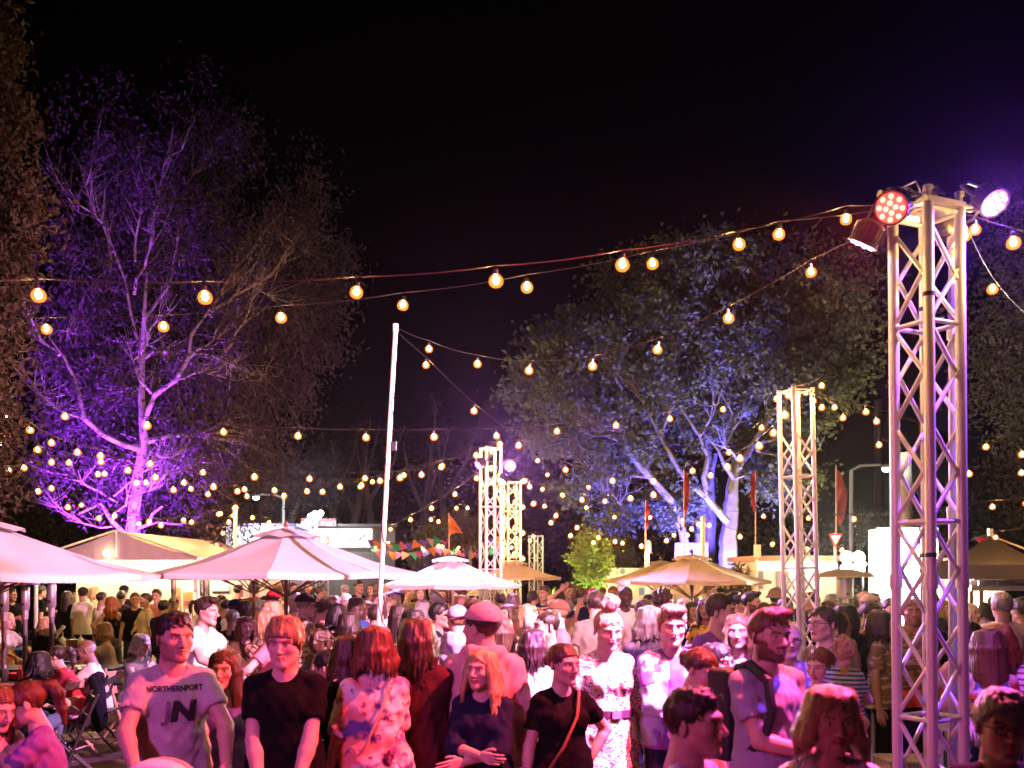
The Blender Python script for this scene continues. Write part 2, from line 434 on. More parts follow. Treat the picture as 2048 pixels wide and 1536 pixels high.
def skeleton(sex, pose, seat_z=.46, headturn=None):
    p = dict(POSE[pose]); f = sex == 'f'; ch = sex == 'c'
    J = {}; sw = .136 if f else (.132 if ch else .153); hw = .092 if f else .088
    lean = math.radians(p.get('lean', 0)); hip = np.array((0, 0, .93))
    sit = p.get('legs') == 'sit'; dz = 0.0
    if sit: dz = seat_z + .09 - .93
    R = Rx(lean) @ Rz(math.radians(p.get('twist', 0)))
    up = lambda q: hip + R @ (np.array(q, float) - hip) + (0, 0, dz)
    J['R'] = R; J['dz'] = dz
    J['pel'] = np.array((0, 0, .95 + dz)); J['waist'] = up((0, .004, 1.09)); J['chest'] = up((0, .010, 1.28)); J['neck'] = up((0, .022, 1.47))
    hy, hp = (p.get('head') or (0, 0)) if headturn is None else headturn
    J['HR'] = Rz(math.radians(hy)) @ Rx(math.radians(hp) + lean * .35)
    J['head'] = J['neck'] + R @ np.array((0, .0, .04)) + J['HR'] @ np.array((0, -.022, .115))
    for sd, sg in (('L', 1), ('R', -1)):
        t, hint, hk, pn = ARM[p[sd]]
        m = np.array((sg, 1, 1.0))
        sh = up((sg * sw, .022, 1.395)); tgt = np.array(t) * m
        tgt = (up(tgt) if p[sd] in ('down', 'hip', 'clasp', 'waist', 'waist2', 'mouth', 'carry', 'carryup', 'wave', 'back', 'swing') else tgt + (0, -.25 * math.sin(lean), dz))
        el, wr = ik(sh, tgt, .290, .250, np.array(hint) * m)
        J['sh' + sd], J['el' + sd], J['wr' + sd], J['hk' + sd] = sh, el, wr, hk
        d = wr - el; d /= np.linalg.norm(d); pn = np.array(pn) * m; pn = pn - d * (pn @ d); pn /= max(np.linalg.norm(pn), 1e-6)
        J['hd' + sd], J['hn' + sd] = d, pn
        hj = np.array((sg * hw, 0, .92 + dz))
        lg = p.get('legs', 'stand')
        if sit: kn = np.array((sg * .13, -.42, .50 + dz * .0 + (seat_z - .46) * .75)); an = np.array((sg * .12, -.36, .09)); 
        else:
            off = {'stand': (0.0, 0.02), 'walk': (-.22, .24), 'walk2': (.24, -.22)}[lg][0 if sg > 0 else 1]
            an = np.array((sg * (.10 if lg == 'stand' else .07), .03 + off, .085 + max(0, off) * .25))
        kn, an = ik(hj, an, .43, .42, np.array((sg * .1, -1, 0.2)))
        J['hip' + sd], J['kn' + sd], J['an' + sd] = hj, kn, an
    return J
def torso_prims(s, J, sex, o, g, loose=0.0, k=.05):
    """o offset of cloth over skin, g girth factor"""
    f = sex == 'f'; n = J['R'] @ np.array((0, 1, 0))
    R = J['R']; sh = (J['shL'] + J['shR']) / 2
    hipw = .072 if f else .060
    s.cap(J['pel'] + (-hipw, .012, -.02), J['pel'] + (hipw, .012, -.02), (.112 if f else .104) * g + o, k=.04, n=(0, 1, 0), f=.86)
    w = (.042 if f else .050)
    s.cap(J['waist'] + R @ np.array((-w, 0, 0)), J['waist'] + R @ np.array((w, 0, 0)), (.090 if f else .100) * g + o + loose, k=k, n=n, f=.86)
    s.cap(J['waist'], J['pel'], (.105 if f else .118) * g + o + loose, (.115) * g + o + loose, k=k, n=n, f=.84)
    c = J['chest']; cw = .050 if f else .066
    s.cap(c + R @ np.array((-cw, .002, 0)), c + R @ np.array((cw, .002, 0)), (.098 if f else .108) * (g * .5 + .5) + o, k=k, n=n, f=.90)
    s.cap(c, J['waist'], (.115 if f else .128) * (g * .6 + .4) + o + loose * .5, (.102 if f else .115) * g + o + loose, k=k, n=n, f=.86)
    s.cap(J['shL'] * .74 + J['shR'] * .26 + R @ np.array((0, .004, -.035)), J['shL'] * .26 + J['shR'] * .74 + R @ np.array((0, .004, -.035)), .064 + o, k=.04, n=n, f=.9)
    if f:
        for sg in (-1, 1): s.ell(c + R @ np.array((sg * .068, -.080, .005)), np.array((.056, .050, .058)) * (g * .6 + .4) + o, k=.03)
    for q in ('shL', 'shR'):
        s.cap(J['neck'] + R @ np.array((0, .012, -.025)), J[q] + R @ np.array((0, 0, .0)), .048 + o * .7, .045 + o, k=.02)
def arm_prims(s, J, sd, o, t0, t1, taper=0.0, f=False, k=.02):
    """upper part of arm covered from t0..t1 (0 shoulder, 1 elbow, 2 wrist)"""
    m = .90 if f else 1.0; sh, el, wr = J['sh' + sd], J['el' + sd], J['wr' + sd]
    rs = lambda t: (np.interp(t, (0, .3, 1, 1.25, 2), (.050, .047, .041, .041, .028))) * m + o
    pt = lambda t: sh + (el - sh) * t if t <= 1 else el + (wr - el) * (t - 1)
    ts = [t0] + [q for q in (.3, 1, 1.25) if t0 < q < t1] + [t1]
    for a, b in zip(ts[:-1], ts[1:]): s.cap(pt(a), pt(b), rs(a) + taper * a, rs(b) + taper * b, k=k)
    return pt(t1), pt(max(t1 - .05, 0))
def body_mesh(sex, pose, h, J, girth, head_h, beard, hand_h, feet=True):
    f = sex == 'f'; s = SDF()
    torso_prims(s, J, sex, 0, girth)
    s.cap(J['neck'] + J['R'] @ np.array((0, .015, -.06)), J['neck'] + J['R'] @ np.array((0, -.004, .06)), .058 if f else .066, .046 if f else .054, k=.035)
    for sd in 'LR':
        arm_prims(s, J, sd, 0, 0, 2, 0, f, k=.018)
        hj, kn, an = J['hip' + sd], J['kn' + sd], J['an' + sd]
        s.cap(hj, kn, .082 * girth, .054, k=.03); s.cap(kn, an, .052, .036, k=.02)
        d = an - kn; s.ell(kn + d * .3 + (0, .018, 0), (.045, .045, .10), k=.03)
        s.cap(an + (0, .02, -.04), an + (0, -.13, -.055), .038, .030, k=.02)
    V, Q = s.mesh(h); Vs, Qs, Cs = [V], [Q], [np.ones((len(V), 4), np.float32)]
    hv, hq, hc = head_arrays(sex if sex != 'c' else 'f', head_h, beard)
    sc = np.array((1.16, 1.14, 1.14) if sex == 'c' else (1.10, 1.06, 1.05))
    Vs.append((hv * sc) @ J['HR'].T + J['head']); Qs.append(hq + sum(len(v) for v in Vs[:-1])); Cs.append(hc)
    for sd, sg in (('L', 1), ('R', -1)):
        a, q, c = hand_arrays(J['hk' + sd], hand_h)
        d, n = J['hd' + sd], J['hn' + sd]; t = np.cross(-n, d)   # local: z=d, y=-n
        M = np.stack([t, -n, d], 1)
        loc = a.copy()
        if np.linalg.det(M) < 0: M[:, 0] *= -1
        # thumb must point forward/up: choose mirror so that +x maps to body midline/front
        want = np.array((-sg * .35, -1, .6)); qq = q
        if (M[:, 0] @ want) < 0: loc[:, 0] *= -1; qq = q[:, ::-1]
        Vs.append(loc * (.93 if f else 1.0) @ M.T + J['wr' + sd]); Qs.append(qq + sum(len(v) for v in Vs[:-1])); Cs.append(c)
    return np.concatenate(Vs), np.concatenate(Qs), np.concatenate(Cs)
SLEEVE = {'tank': -1, 'tee': .62, 'tee_long': .92, 'three': 1.35, 'long': 1.93, 'jacket': 1.95, 'hoodie': 1.97, 'dress': 1.25, 'sundress': .30}
def top_mesh(kind, sex, h, J, girth, seed, neckr=.074, hem=None):
    f = sex == 'f'; s = SDF(); R = J['R']
    o = {'tank': .012, 'tee': .016, 'tee_long': .02, 'three': .018, 'long': .018, 'jacket': .030, 'hoodie': .034, 'dress': .016, 'sundress': .014}[kind]
    loose = {'tank': .004, 'jacket': .018, 'hoodie': .022, 'dress': .0}.get(kind, .010 if f else .016)
    torso_prims(s, J, sex, o, girth, loose)
    sit = J['dz'] != 0
    hz = hem if hem is not None else {'tank': .93, 'tee': .86, 'tee_long': .84, 'three': .88, 'long': .87, 'jacket': .80, 'hoodie': .84, 'dress': .46, 'sundress': .52}[kind]
    if kind in ('dress', 'sundress') and not sit:
        s.cap(J['pel'] + (0, .01, 0), np.array((0, 0.01, hz)), .14 * girth + o, .225 * girth, k=.05, n=(0, 1, 0), f=.80)
    elif hz < .9:
        for sg in (-1, 1): s.cap(J['pel'] + (sg * .068, .01, .04), J['pel'] + (sg * .074, .01, hz - .95), .116 * girth + o, .124 * girth + o, k=.05, n=(0, 1, 0), f=.95)
        s.cap(J['pel'] + (0, .012, .05), J['pel'] + (0, .012, hz - .95), .120 * girth + o, .126 * girth + o, k=.03, n=(0, 1, 0), f=.98)
    t1 = SLEEVE[kind]
    if t1 > 0:
        for sd in 'LR':
            g = SDF(); arm_prims(g, J, sd, o * .85, 0, t1, .016 if t1 < 1.3 else .004, f, k=.02)
            if t1 <= 1: d = J['el' + sd] - J['sh' + sd]; e = J['sh' + sd] + d * t1
            else: d = J['wr' + sd] - J['el' + sd]; e = J['el' + sd] + d * (t1 - 1)
            d = d / np.linalg.norm(d)
            g.fn(lambda X, Y, Z, e=e, d=d: np.where((X - e[0]) ** 2 + (Y - e[1]) ** 2 + (Z - e[2]) ** 2 < .0225, (X - e[0]) * d[0] + (Y - e[1]) * d[1] + (Z - e[2]) * d[2], -1).astype(np.float32), 'max')
            s.group(g, .022)
    s.fn(folds(seed, .013 if h < .014 else .009, .15, (1.2, 1, .42), J['chest'][2] + .12), 'add')
    s.fn(wrinkle(seed + 5, .0035, .055, (1.3, 1, .8)), 'add')
    # hem plane across the spine
    up = R @ np.array((0, 0, 1.0)) if not sit else np.array((0, 0, 1.0)); p0 = np.array((0, 0, hz + J['dz'])) if not sit else np.array((0, 0, J['pel'][2] - .085))
    s.fn(lambda X, Y, Z: (p0[2] - Z).astype(np.float32) * np.float32(1) + 0 * X + 0 * Y, 'max')
    if t1 <= 0:
        for sd, sg in (('L', 1), ('R', -1)):
            s.ell(J['sh' + sd] + R @ np.array((sg * .030, 0, .0)), (.075, .12, .115), k=.01, sub=True)
    nk = J['neck'] + R @ np.array((0, -.012, .022))
    if kind == 'hoodie':
        pts = [(.085, -.05, -.01), (.095, .02, .02), (.06, .095, .03), (0, .12, .02), (-.06, .095, .03), (-.095, .02, .02), (-.085, -.05, -.01)]
        for a, b in zip(pts[:-1], pts[1:]): s.cap(J['neck'] + R @ np.array(a), J['neck'] + R @ np.array(b), .034, k=.02)
        s.cap(J['neck'] + R @ np.array((-.05, .13, -.03)), J['neck'] + R @ np.array((.05, .13, -.03)), .045, k=.03)
        s.cap(J['neck'] + R @ np.array((0, .13, -.05)), J['neck'] + R @ np.array((0, .14, -.15)), .06, .03, k=.04)
        s.cap(nk + R @ np.array((0, 0, -.02)), nk + R @ np.array((0, -.02, .14)), .062, .07, k=.01, sub=True)
    else:
        dp = {'sundress': .115, 'tank': .105, 'dress': .088}.get(kind, neckr)
        s.cap(nk + R @ np.array((0, -.015, -.01)), nk + R @ np.array((0, -.0, .10)), dp * .82, dp * 1.05, k=.008, sub=True)
        if kind == 'sundress': s.cap(nk + R @ np.array((-.07, -.06, -.03)), nk + R @ np.array((.07, -.06, -.03)), .075, k=.01, sub=True)
        if kind in ('jacket', 'long') and neckr < .074:
            s.cap(J['neck'] + R @ np.array((0, .01, -.01)), J['neck'] + R @ np.array((0, .0, .035)), .072, .078, k=.01); s.cap(J['neck'] + R @ np.array((0, 0, -.03)), J['neck'] + R @ np.array((0, -.01, .09)), .060, .066, k=.006, sub=True)
    return s.mesh(h)
def front_slit(V, Q, J, w0, w1):
    """open the garment at the front: drop faces within a wedge of the midline"""
    c = V[Q].mean(1); n = J['neck']
    t = np.clip((n[2] - c[:, 2]) / .6, 0, 1)
    keep = ~((np.abs(c[:, 0]) < w0 + (w1 - w0) * t) & (c[:, 1] < n[1] - .02))
    return V, Q[keep]
def bottom_mesh(kind, sex, h, J, girth, seed):
    f = sex == 'f'; s = SDF(); o = {'jeans': .012, 'trousers': .018, 'shorts': .022, 'skirt': .016}[kind]
    hipw = .072 if f else .060
    s.cap(J['pel'] + (-hipw, .012, -.02), J['pel'] + (hipw, .012, -.02), (.112 if f else .104) * girth + o * .4, k=.03, n=(0, 1, 0), f=.88)
    s.cap(J['pel'] + (0, .004, .09), J['pel'], (.105 if f else .115) * girth + o * .5, .115 * girth + o * .6, k=.04, n=(0, 1, 0), f=.86)
    for sd in 'LR':
        hj, kn, an = J['hip' + sd], J['kn' + sd], J['an' + sd]
        s.cap(hj, kn, .082 * girth + o * .6, .057 + o + (.02 if kind == 'shorts' else 0), k=.03)
        if kind in ('jeans', 'trousers'): s.cap(kn, an + (0, 0, -.02), .055 + o, .042 + o * 1.3, k=.02)
    if kind == 'skirt' and J['dz'] == 0:
        s.cap(J['pel'], np.array((0, .01, .50)), .14 * girth, .20, k=.05, n=(0, 1, 0), f=.8)
    s.fn(folds(seed, .009, .13, (1, 1, .8), 9), 'add')
    if kind == 'shorts':
        for sd in 'LR':
            d = J['kn' + sd] - J['hip' + sd]; e = J['hip' + sd] + d * .93; d = d / np.linalg.norm(d)
            def cut(X, Y, Z, e=e, d=d):
                t = (X - e[0]) * d[0] + (Y - e[1]) * d[1] + (Z - e[2]) * d[2]
                return np.where(np.abs(X - e[0]) < .14, t, -1).astype(np.float32) + 0 * Z
            s.fn(cut, 'max')
    return s.mesh(h)
def shoe_mesh(h, J, sd):
    s = SDF(); an = J['an' + sd]
    s.cap(an + (0, .03, -.045), an + (0, -.15, -.055), .042, .036, k=.02); s.cap(an + (0, .02, -.03), an + (0, .0, .02), .042, .046, k=.02)
    z0 = an[2] - .086
    s.fn(lambda X, Y, Z: (z0 - Z).astype(np.float32) + 0 * X + 0 * Y, 'max')
    return s.mesh(h)
def groove(seed, amp, fr=95.0, zf=6.0):
    r = np.random.default_rng(seed); p = r.uniform(0, 6.28, 4)
    def g(X, Y, Z):
        a = np.arctan2(X, Y + .001)
        return (np.float32(amp) * (np.sin(a * np.float32(fr * .23) + np.sin(Z * np.float32(zf * 6) + np.float32(p[0])) * .9 + np.float32(p[1])) + .7 * np.sin(a * np.float32(fr * .51) + np.float32(p[2]) + Z * np.float32(zf * 4))) / 1.7).astype(np.float32)
    return g
def hair_mesh(style, h, seed=1, sex='f'):
    """in head space"""
    s = SDF(); r = random.Random(seed)
    th = {'crew': .006, 'short': .011, 'quiff': .012, 'bald': .004, 'curly': .020, 'fringe': .020}.get(style, .010)
    s.ell((0, .016, .038), (.073 + th, .094 + th, .080 + th), k=.01)
    if style in ('curly',):
        for i in range(130):
            a, b = r.uniform(0, 6.28), r.uniform(-.25, 1.4); q = r.uniform(.92, 1.08)
            c = np.array((math.cos(a) * math.cos(b) * .094 * q, .02 + math.sin(a) * math.cos(b) * .110 * q, .045 + math.sin(b) * .104 * q)); w = r.uniform(.010, .017)
            s.ell(c, (w, w, w), k=.014)
    if style == 'quiff': s.cap((-.04, -.075, .108), (.04, -.07, .112), .024, k=.02); s.cap((-.05, -.02, .115), (.05, -.02, .115), .02, k=.03)
    if style == 'fringe':
        for i in range(9):
            x = -.056 + i * .014; s.cap((x * .8, -.02, .118), (x * 1.05 + r.uniform(-.006, .006), -.093 + abs(x) * .5, .052 + r.uniform(-.008, .01)), .018, .008, k=.012)
        s.ell((0, .03, .05), (.088, .105, .085), k=.02)
    if style == 'short':
        s.ell((0, .004, .072), (.066, .086, .066), k=.02)
        for i in range(26):
            a_, q_ = r.uniform(0, 6.28), r.uniform(.2, 1) ** .5; x_, y_ = math.cos(a_) * .060 * q_, .0 + math.sin(a_) * .080 * q_; z_ = .072 + .062 * math.sqrt(max(1 - q_ * q_ * .85, 0)); s.cap((x_, y_ + .012, z_ - .006), (x_ * 1.08, y_ - .016, z_ + .004), .010, .004, k=.010)
    # face opening
    c0, sl = {'crew': (.074, .82), 'short': (.073, .90), 'quiff': (.072, .90), 'bald': (.0, 0), 'curly': (.050, .9), 'fringe': (.035, .75)}.get(style, (.060, .80))
    if style == 'bald':
        s.fn(lambda X, Y, Z: np.maximum(np.maximum(Z - np.float32(.040) - Y * .12, -(Y + .005)), np.float32(-.045) - Z).astype(np.float32) + 0 * X, 'max')
    else:
        hn_ = wrinkle(seed + 9, .009, .026)
        s.fn(lambda X, Y, Z: ((np.float32(c0) - sl * (Y + np.float32(.075)) - Z - 9 * np.maximum(np.abs(X) - .03, 0) ** 2 * (Y < -.03)) * np.float32(.75) + hn_(X, Y, Z)).astype(np.float32), 'max')
        if style in ('crew', 'short', 'quiff', 'curly', 'fringe'):
            s.fn(lambda X, Y, Z: (np.float32(-.070) - Z + 0 * X + 0 * Y).astype(np.float32), 'max')
    if style in ('long', 'bob', 'lob', 'longback', 'longwide'):
        L = {'long': .34, 'bob': .115, 'lob': .17, 'longback': .40, 'longwide': .26}[style]; flare = {'bob': .022, 'longwide': .03}.get(style, .008)
        n = 21
        for i in range(n):
            a = math.radians(-128 + 256 * i / (n - 1)) ; cx, cyy = math.sin(a), math.cos(a)
            ll = L * r.uniform(.72, 1.08); top = np.array((cx * .060, .020 + cyy * .075, .085)); mid = np.array((cx * .086, .022 + cyy * .100, -.01))
            fwd = -.015 if abs(a) > 1.6 else 0
            mid2 = np.array((cx * (.086 + flare), .026 + cyy * .098 + fwd, -.02 - ll * .45)); end = np.array((cx * (.080 + flare * 1.7), .032 + cyy * (.092 + flare) + fwd, -.02 - ll))
            if style in ('longback',): end[1] += .02
            s.cap(top, mid, .018, .018, k=.02); s.cap(mid, mid2, .018, .017, k=.016); s.cap(mid2, end, .016, .005, k=.010)
    elif style == 'pony':
        pts = [(0, .10, .065), (0, .150, .06), (.004, .172, -.0), (.006, .165, -.09), (.004, .150, -.17)]; rr = (.03, .028, .034, .028, .008)
        for a, b, ra, rb in zip(pts[:-1], pts[1:], rr[:-1], rr[1:]): s.cap(a, b, ra, rb, k=.015)
    elif style == 'topbun':
        for i in range(9):
            a = r.uniform(0, 6.28); s.ell((math.cos(a) * .026, .015 + math.sin(a) * .026, .165 + r.uniform(-.022, .026)), (.034, .034, .030), k=.012)
        s.cap((0, .02, .12), (0, .018, .15), .035, k=.02)
    elif style == 'bun':
        for i in range(7):
            a = r.uniform(0, 6.28); s.ell((math.cos(a) * .02, .128 + r.uniform(-.012, .012), .02 + math.sin(a) * .02), (.026, .024, .026), k=.012)
    if style not in ('bald',):
        s.fn(groove(seed, .0024 if style not in ('crew', 'short') else .0018, 150.0), 'add')
        s.fn(wrinkle(seed, .003 if style not in ('curly',) else .008, .05, (1, 1, .25)), 'add')
    V, Q = s.mesh(h)
    if h < .011 and style != 'bald': V, Q = strands(V, Q, style, seed, 420 if h < .007 else 200, .0026 if h < .007 else .004)
    return V, Q
def strands(V, Q, style, seed, n, wid):
    """fine locks combed over the hair mass, loose at their ends"""
    from mathutils.kdtree import KDTree
    r = np.random.default_rng(seed); N = np.zeros_like(V)
    fn = np.cross(V[Q[:, 2]] - V[Q[:, 0]], V[Q[:, 3]] - V[Q[:, 1]])
    for k in range(4): np.add.at(N, Q[:, k], fn)
    N /= np.maximum(np.linalg.norm(N, axis=1), 1e-9)[:, None]
    kd = KDTree(len(V))
    for i, v in enumerate(V): kd.insert(v, i)
    kd.balance()
    long_ = style in ('long', 'bob', 'lob', 'longback', 'longwide'); tied = style in ('pony', 'bun', 'topbun')
    st, m = (.017, 10) if long_ else ((.013, 7) if tied else (.0095, 6))
    crown = np.array((0, .045, .135)); tie = {'pony': (0, .125, .065), 'bun': (0, .12, .02), 'topbun': (0, .02, .15)}.get(style)
    vs, qs = [], []
    for i in r.integers(0, len(V), n):
        p = V[i].astype(float); nn = N[i].astype(float); L = int(m * r.uniform(.6, 1.3)); lift0 = r.uniform(.0005, .003); fly = r.uniform(0, 1) ** 3 * (.016 if not tied else .008); w = wid * r.uniform(.6, 1.3); jit = r.normal(size=3) * .22
        for k in range(L + 1):
            if tied: d = np.array(tie) - p if p[1] < tie[1] + .01 and not (style == 'pony' and p[2] < .02) else np.array((0, .02, -1.0))
            else: d = (p - crown) * (6 if not long_ else 3) + np.array((0, 0, -.25 if not long_ else -1.0))
            d = d / max(np.linalg.norm(d), 1e-6) + jit; d = d - nn * (d @ nn); d /= max(np.linalg.norm(d), 1e-6)
            t = np.cross(nn, d); ww = w * (1 - .75 * k / L); b0 = len(vs)
            vs.append(p + t * ww); vs.append(p - t * ww)
            if k < L: qs.append((b0, b0 + 1, b0 + 3, b0 + 2))
            p = p + d * st; co, ix, ds = kd.find(p); n2 = N[ix].astype(float); h_ = (p - np.array(co)) @ n2
            if ds < .03: p = p + n2 * (lift0 + fly * (k / L) ** 2 - h_); nn = n2
    return np.concatenate([V, np.array(vs, np.float32)]), np.concatenate([Q, np.array(qs, np.int64) + len(V)])
def cap_mesh(kind, h):
    s = SDF()
    if kind == 'cap':
        s.ell((0, .018, .050), (.092, .113, .090), k=.01)
        s.fn(lambda X, Y, Z: (np.float32(.046) - .10 * Y - Z + 0 * X).astype(np.float32), 'max')
        c, n = math.cos(-.22), math.sin(-.22)
        s.ell((0, -.128, .050), (.074, .078, .0075), k=.006, R=[[1, 0, 0], [0, c, n], [0, -n, c]])
        s.ell((0, .018, .139), (.010, .010, .006), k=.004)
    elif kind == 'bucket':
        s.ell((0, .015, .065), (.094, .112, .082), k=.01); s.cap((0, .012, .05), (0, .012, .03), .115, .150, k=.01)
        s.fn(lambda X, Y, Z: (np.float32(.022) - Z + 0 * X + 0 * Y).astype(np.float32), 'max')
    return s.mesh(h)
def glasses_mesh(dark=False):
    mb = MB()
    for sx in (-1, 1):
        pts = [(sx * .031 + .021 * math.cos(a), -.100 + .004 * math.cos(a) * sx * -1, .004 + .016 * math.sin(a)) for a in np.linspace(0, 2 * math.pi, 13)]
        mb.tube(pts, .0022, 5)
        mb.tube([(sx * .052, -.096, .010), (sx * .074, -.06, .012), (sx * .079, .01, .010)], .0024, 5)
    mb.tube([(-.011, -.1, .008), (0, -.106, .011), (.011, -.1, .008)], .002, 5)
    return mb
# materials for people
def skin_mat(key):
    tone = {'fair': (.56, .36, .28), 'light': (.48, .30, .225), 'tan': (.38, .225, .155), 'brown': (.20, .105, .065), 'dark': (.060, .030, .020), 'ruddy': (.52, .30, .23)}[key]
    nm = key + '_skin'
    if nm in MATS: return MATS[nm]
    m = mat(nm, tone, rough=.52, var=.10, vscale=14, bump=.12, bscale=160, spec=.35)
    n, l, b = nodes_of(m)
    at = n.new('ShaderNodeAttribute'); at.attribute_name = 'tint'
    src = b.inputs['Base Color'].links[0].from_socket
    mu = n.new('ShaderNodeVectorMath'); mu.operation = 'MULTIPLY'; l.new(src, mu.inputs[0]); l.new(at.outputs['Color'], mu.inputs[1]); l.new(mu.outputs[0], b.inputs['Base Color'])
    b.inputs['Subsurface Weight'].default_value = .0
    return m
HAIRC = {'black': (.010, .008, .008), 'dark': (.025, .015, .010), 'brown': (.060, .032, .018), 'auburn': (.11, .035, .016), 'red': (.24, .075, .025), 'blond': (.40, .27, .13), 'sandy': (.22, .135, .065), 'grey': (.32, .30, .28), 'white': (.62, .58, .54), 'streak': (.30, .19, .09)}
def hair_mat(key):
    nm = key + '_hair'
    if nm in MATS: return MATS[nm]
    m = mat(nm, HAIRC[key], rough=.42, var=.55, vscale=38, bump=.9, bscale=70, stretch=(1, 1, .10), spec=.45)
    return m
CLOTH = {'black': (.0045, .004, .0045), 'charcoal': (.03, .028, .03), 'grey': (.17, .165, .165), 'lightgrey': (.36, .355, .36), 'white': (.74, .73, .72), 'cream': (.62, .55, .44), 'maroon': (.050, .012, .016), 'brown': (.10, .055, .03), 'olive': (.20, .185, .14), 'navy': (.010, .012, .035), 'denim': (.09, .13, .23), 'paledenim': (.30, .36, .46), 'blue': (.045, .10, .26), 'teal': (.05, .17, .19), 'pink': (.62, .20, .26), 'red': (.42, .035, .04), 'rose': (.55, .32, .33), 'purple': (.20, .08, .30), 'lilac': (.45, .36, .55), 'mustard': (.48, .26, .05), 'taupe': (.26, .20, .165), 'lightblue': (.42, .50, .62), 'darkpurple': (.09, .035, .11), 'beige': (.42, .34, .25), 'green': (.07, .16, .07), 'greypurple': (.27, .24, .32), 'bluedress': (.10, .09, .32)}
def cloth_mat(key):
    nm = key + '_cloth'
    if nm in MATS: return MATS[nm]
    if key in CLOTH: return mat(nm, CLOTH[key], rough=.85, var=.12, vscale=9, bump=.22, bscale=30, spec=.06)
    m = mat(nm, {'tiedye': (.74, .70, .64), 'plaid': (.50, .46, .38), 'plaidlight': (.70, .69, .72), 'stripes': (.75, .70, .70), 'floral': (.015, .013, .016), 'lace': (.78, .72, .66), 'sunset': (.05, .05, .13), 'leopard': (.26, .15, .08), 'leafprint': (.10, .085, .22), 'camo': (.22, .17, .11), 'yellowprint': (.60, .38, .05), 'redplaid': (.30, .03, .03), 'bluestripe': (.45, .55, .68)}[key], rough=.85, var=.10, vscale=9, bump=.22, bscale=30, spec=.06)
    n, l, b = nodes_of(m); base = b.inputs['Base Color'].links[0].from_socket
    tc = n.new('ShaderNodeTexCoord')
    def mix(fac, c2, src):
        mx = n.new('ShaderNodeMix'); mx.data_type = 'RGBA'; l.new(fac, mx.inputs[0]); l.new(src, mx.inputs[6]); mx.inputs[7].default_value = (*c2, 1); return mx.outputs[2]
    def ramp(src, lo, hi):
        q = n.new('ShaderNodeMapRange'); q.inputs[1].default_value = lo; q.inputs[2].default_value = hi; q.clamp = True; l.new(src, q.inputs[0]); return q.outputs[0]
    def noise(sc, seed, det=2, stretch=(1, 1, 1)):
        mp = n.new('ShaderNodeMapping'); mp.inputs['Location'].default_value = (seed, seed * 1.7, seed * .3); mp.inputs['Scale'].default_value = stretch; l.new(tc.outputs['Object'], mp.inputs[0])
        q = n.new('ShaderNodeTexNoise'); q.inputs['Scale'].default_value = sc; q.inputs['Detail'].default_value = det; l.new(mp.outputs[0], q.inputs[0]); return q.outputs[0]
    def wave(axis, sc):
        q = n.new('ShaderNodeTexWave'); q.bands_direction = axis; q.inputs['Scale'].default_value = sc; q.inputs['Distortion'].default_value = .3; l.new(tc.outputs['Object'], q.inputs[0]); return q.outputs[1]
    s = base
    if key == 'tiedye':
        s = mix(ramp(noise(4.2, 1), .50, .62), (.72, .24, .17), s); s = mix(ramp(noise(6.5, 5, 4), .54, .60), (.13, .10, .30), s); s = mix(ramp(noise(5.5, 9, 5), .57, .62), (.07, .015, .04), s); s = mix(ramp(noise(22, 3, 2), .60, .65), (.22, .09, .18), s)
    elif key in ('plaid', 'plaidlight', 'redplaid'):
        c2 = {'plaid': (.16, .13, .085), 'plaidlight': (.28, .24, .40), 'redplaid': (.03, .02, .02)}[key]; sc = 5.0
        s = mix(ramp(wave('X', sc), .62, .70), c2, s); s = mix(ramp(wave('Z', sc), .62, .70), c2, s); s = mix(ramp(wave('X', sc * 2.03), .93, .97), (.5, .3, .1) if key == 'plaid' else c2, s)
    elif key == 'stripes': s = mix(ramp(wave('Z', 8.0), .68, .76), (.45, .04, .06), s)
    elif key == 'bluestripe': s = mix(ramp(wave('Z', 7.0), .5, .58), (.05, .09, .25), s)
    elif key == 'floral': s = mix(ramp(noise(16, 2, 3), .62, .66), (.55, .42, .46), s); s = mix(ramp(noise(20, 6, 3), .66, .69), (.10, .16, .08), s)
    elif key == 'lace': s = mix(ramp(noise(46, 2, 5, (1, .8, 1.9)), .52, .57), (.16, .09, .13), s)
    elif key == 'sunset': s = mix(ramp(noise(1.4, 3, 1, (.2, .2, 2.6)), .48, .62), (.55, .26, .20), s); s = mix(ramp(noise(1.6, 7, 1, (.1, .1, 3.2)), .55, .66), (.55, .45, .55), s)
    elif key == 'leopard': s = mix(ramp(noise(30, 2, 2), .54, .6), (.03, .02, .02), s)
    elif key == 'leafprint': s = mix(ramp(noise(26, 2, 3, (1, 1, .5)), .50, .55), (.62, .50, .58), s)
    elif key == 'camo': s = mix(ramp(noise(9, 2, 2, (1, 1, 3)), .52, .56), (.5, .42, .32), s)
    elif key == 'yellowprint': s = mix(ramp(noise(15, 2, 2), .55, .6), (.05, .04, .05), s)
    l.new(s, b.inputs['Base Color'])
    return m
_MESH = {}
def cached(key, make, name, tint=False):
    if key not in _MESH:
        r = make(); me = mesh_np(name, r[0], r[1])
        if tint:
            at = me.color_attributes.new('tint', 'FLOAT_COLOR', 'POINT'); at.data.foreach_set('color', r[2].ravel())
        _MESH[key] = me
    return _MESH[key]
STAND_TOP = 1.745; SEAT_TOP = .905      # head top above floor / above seat, unscaled
PEOPLE = []; POSEJ = {}
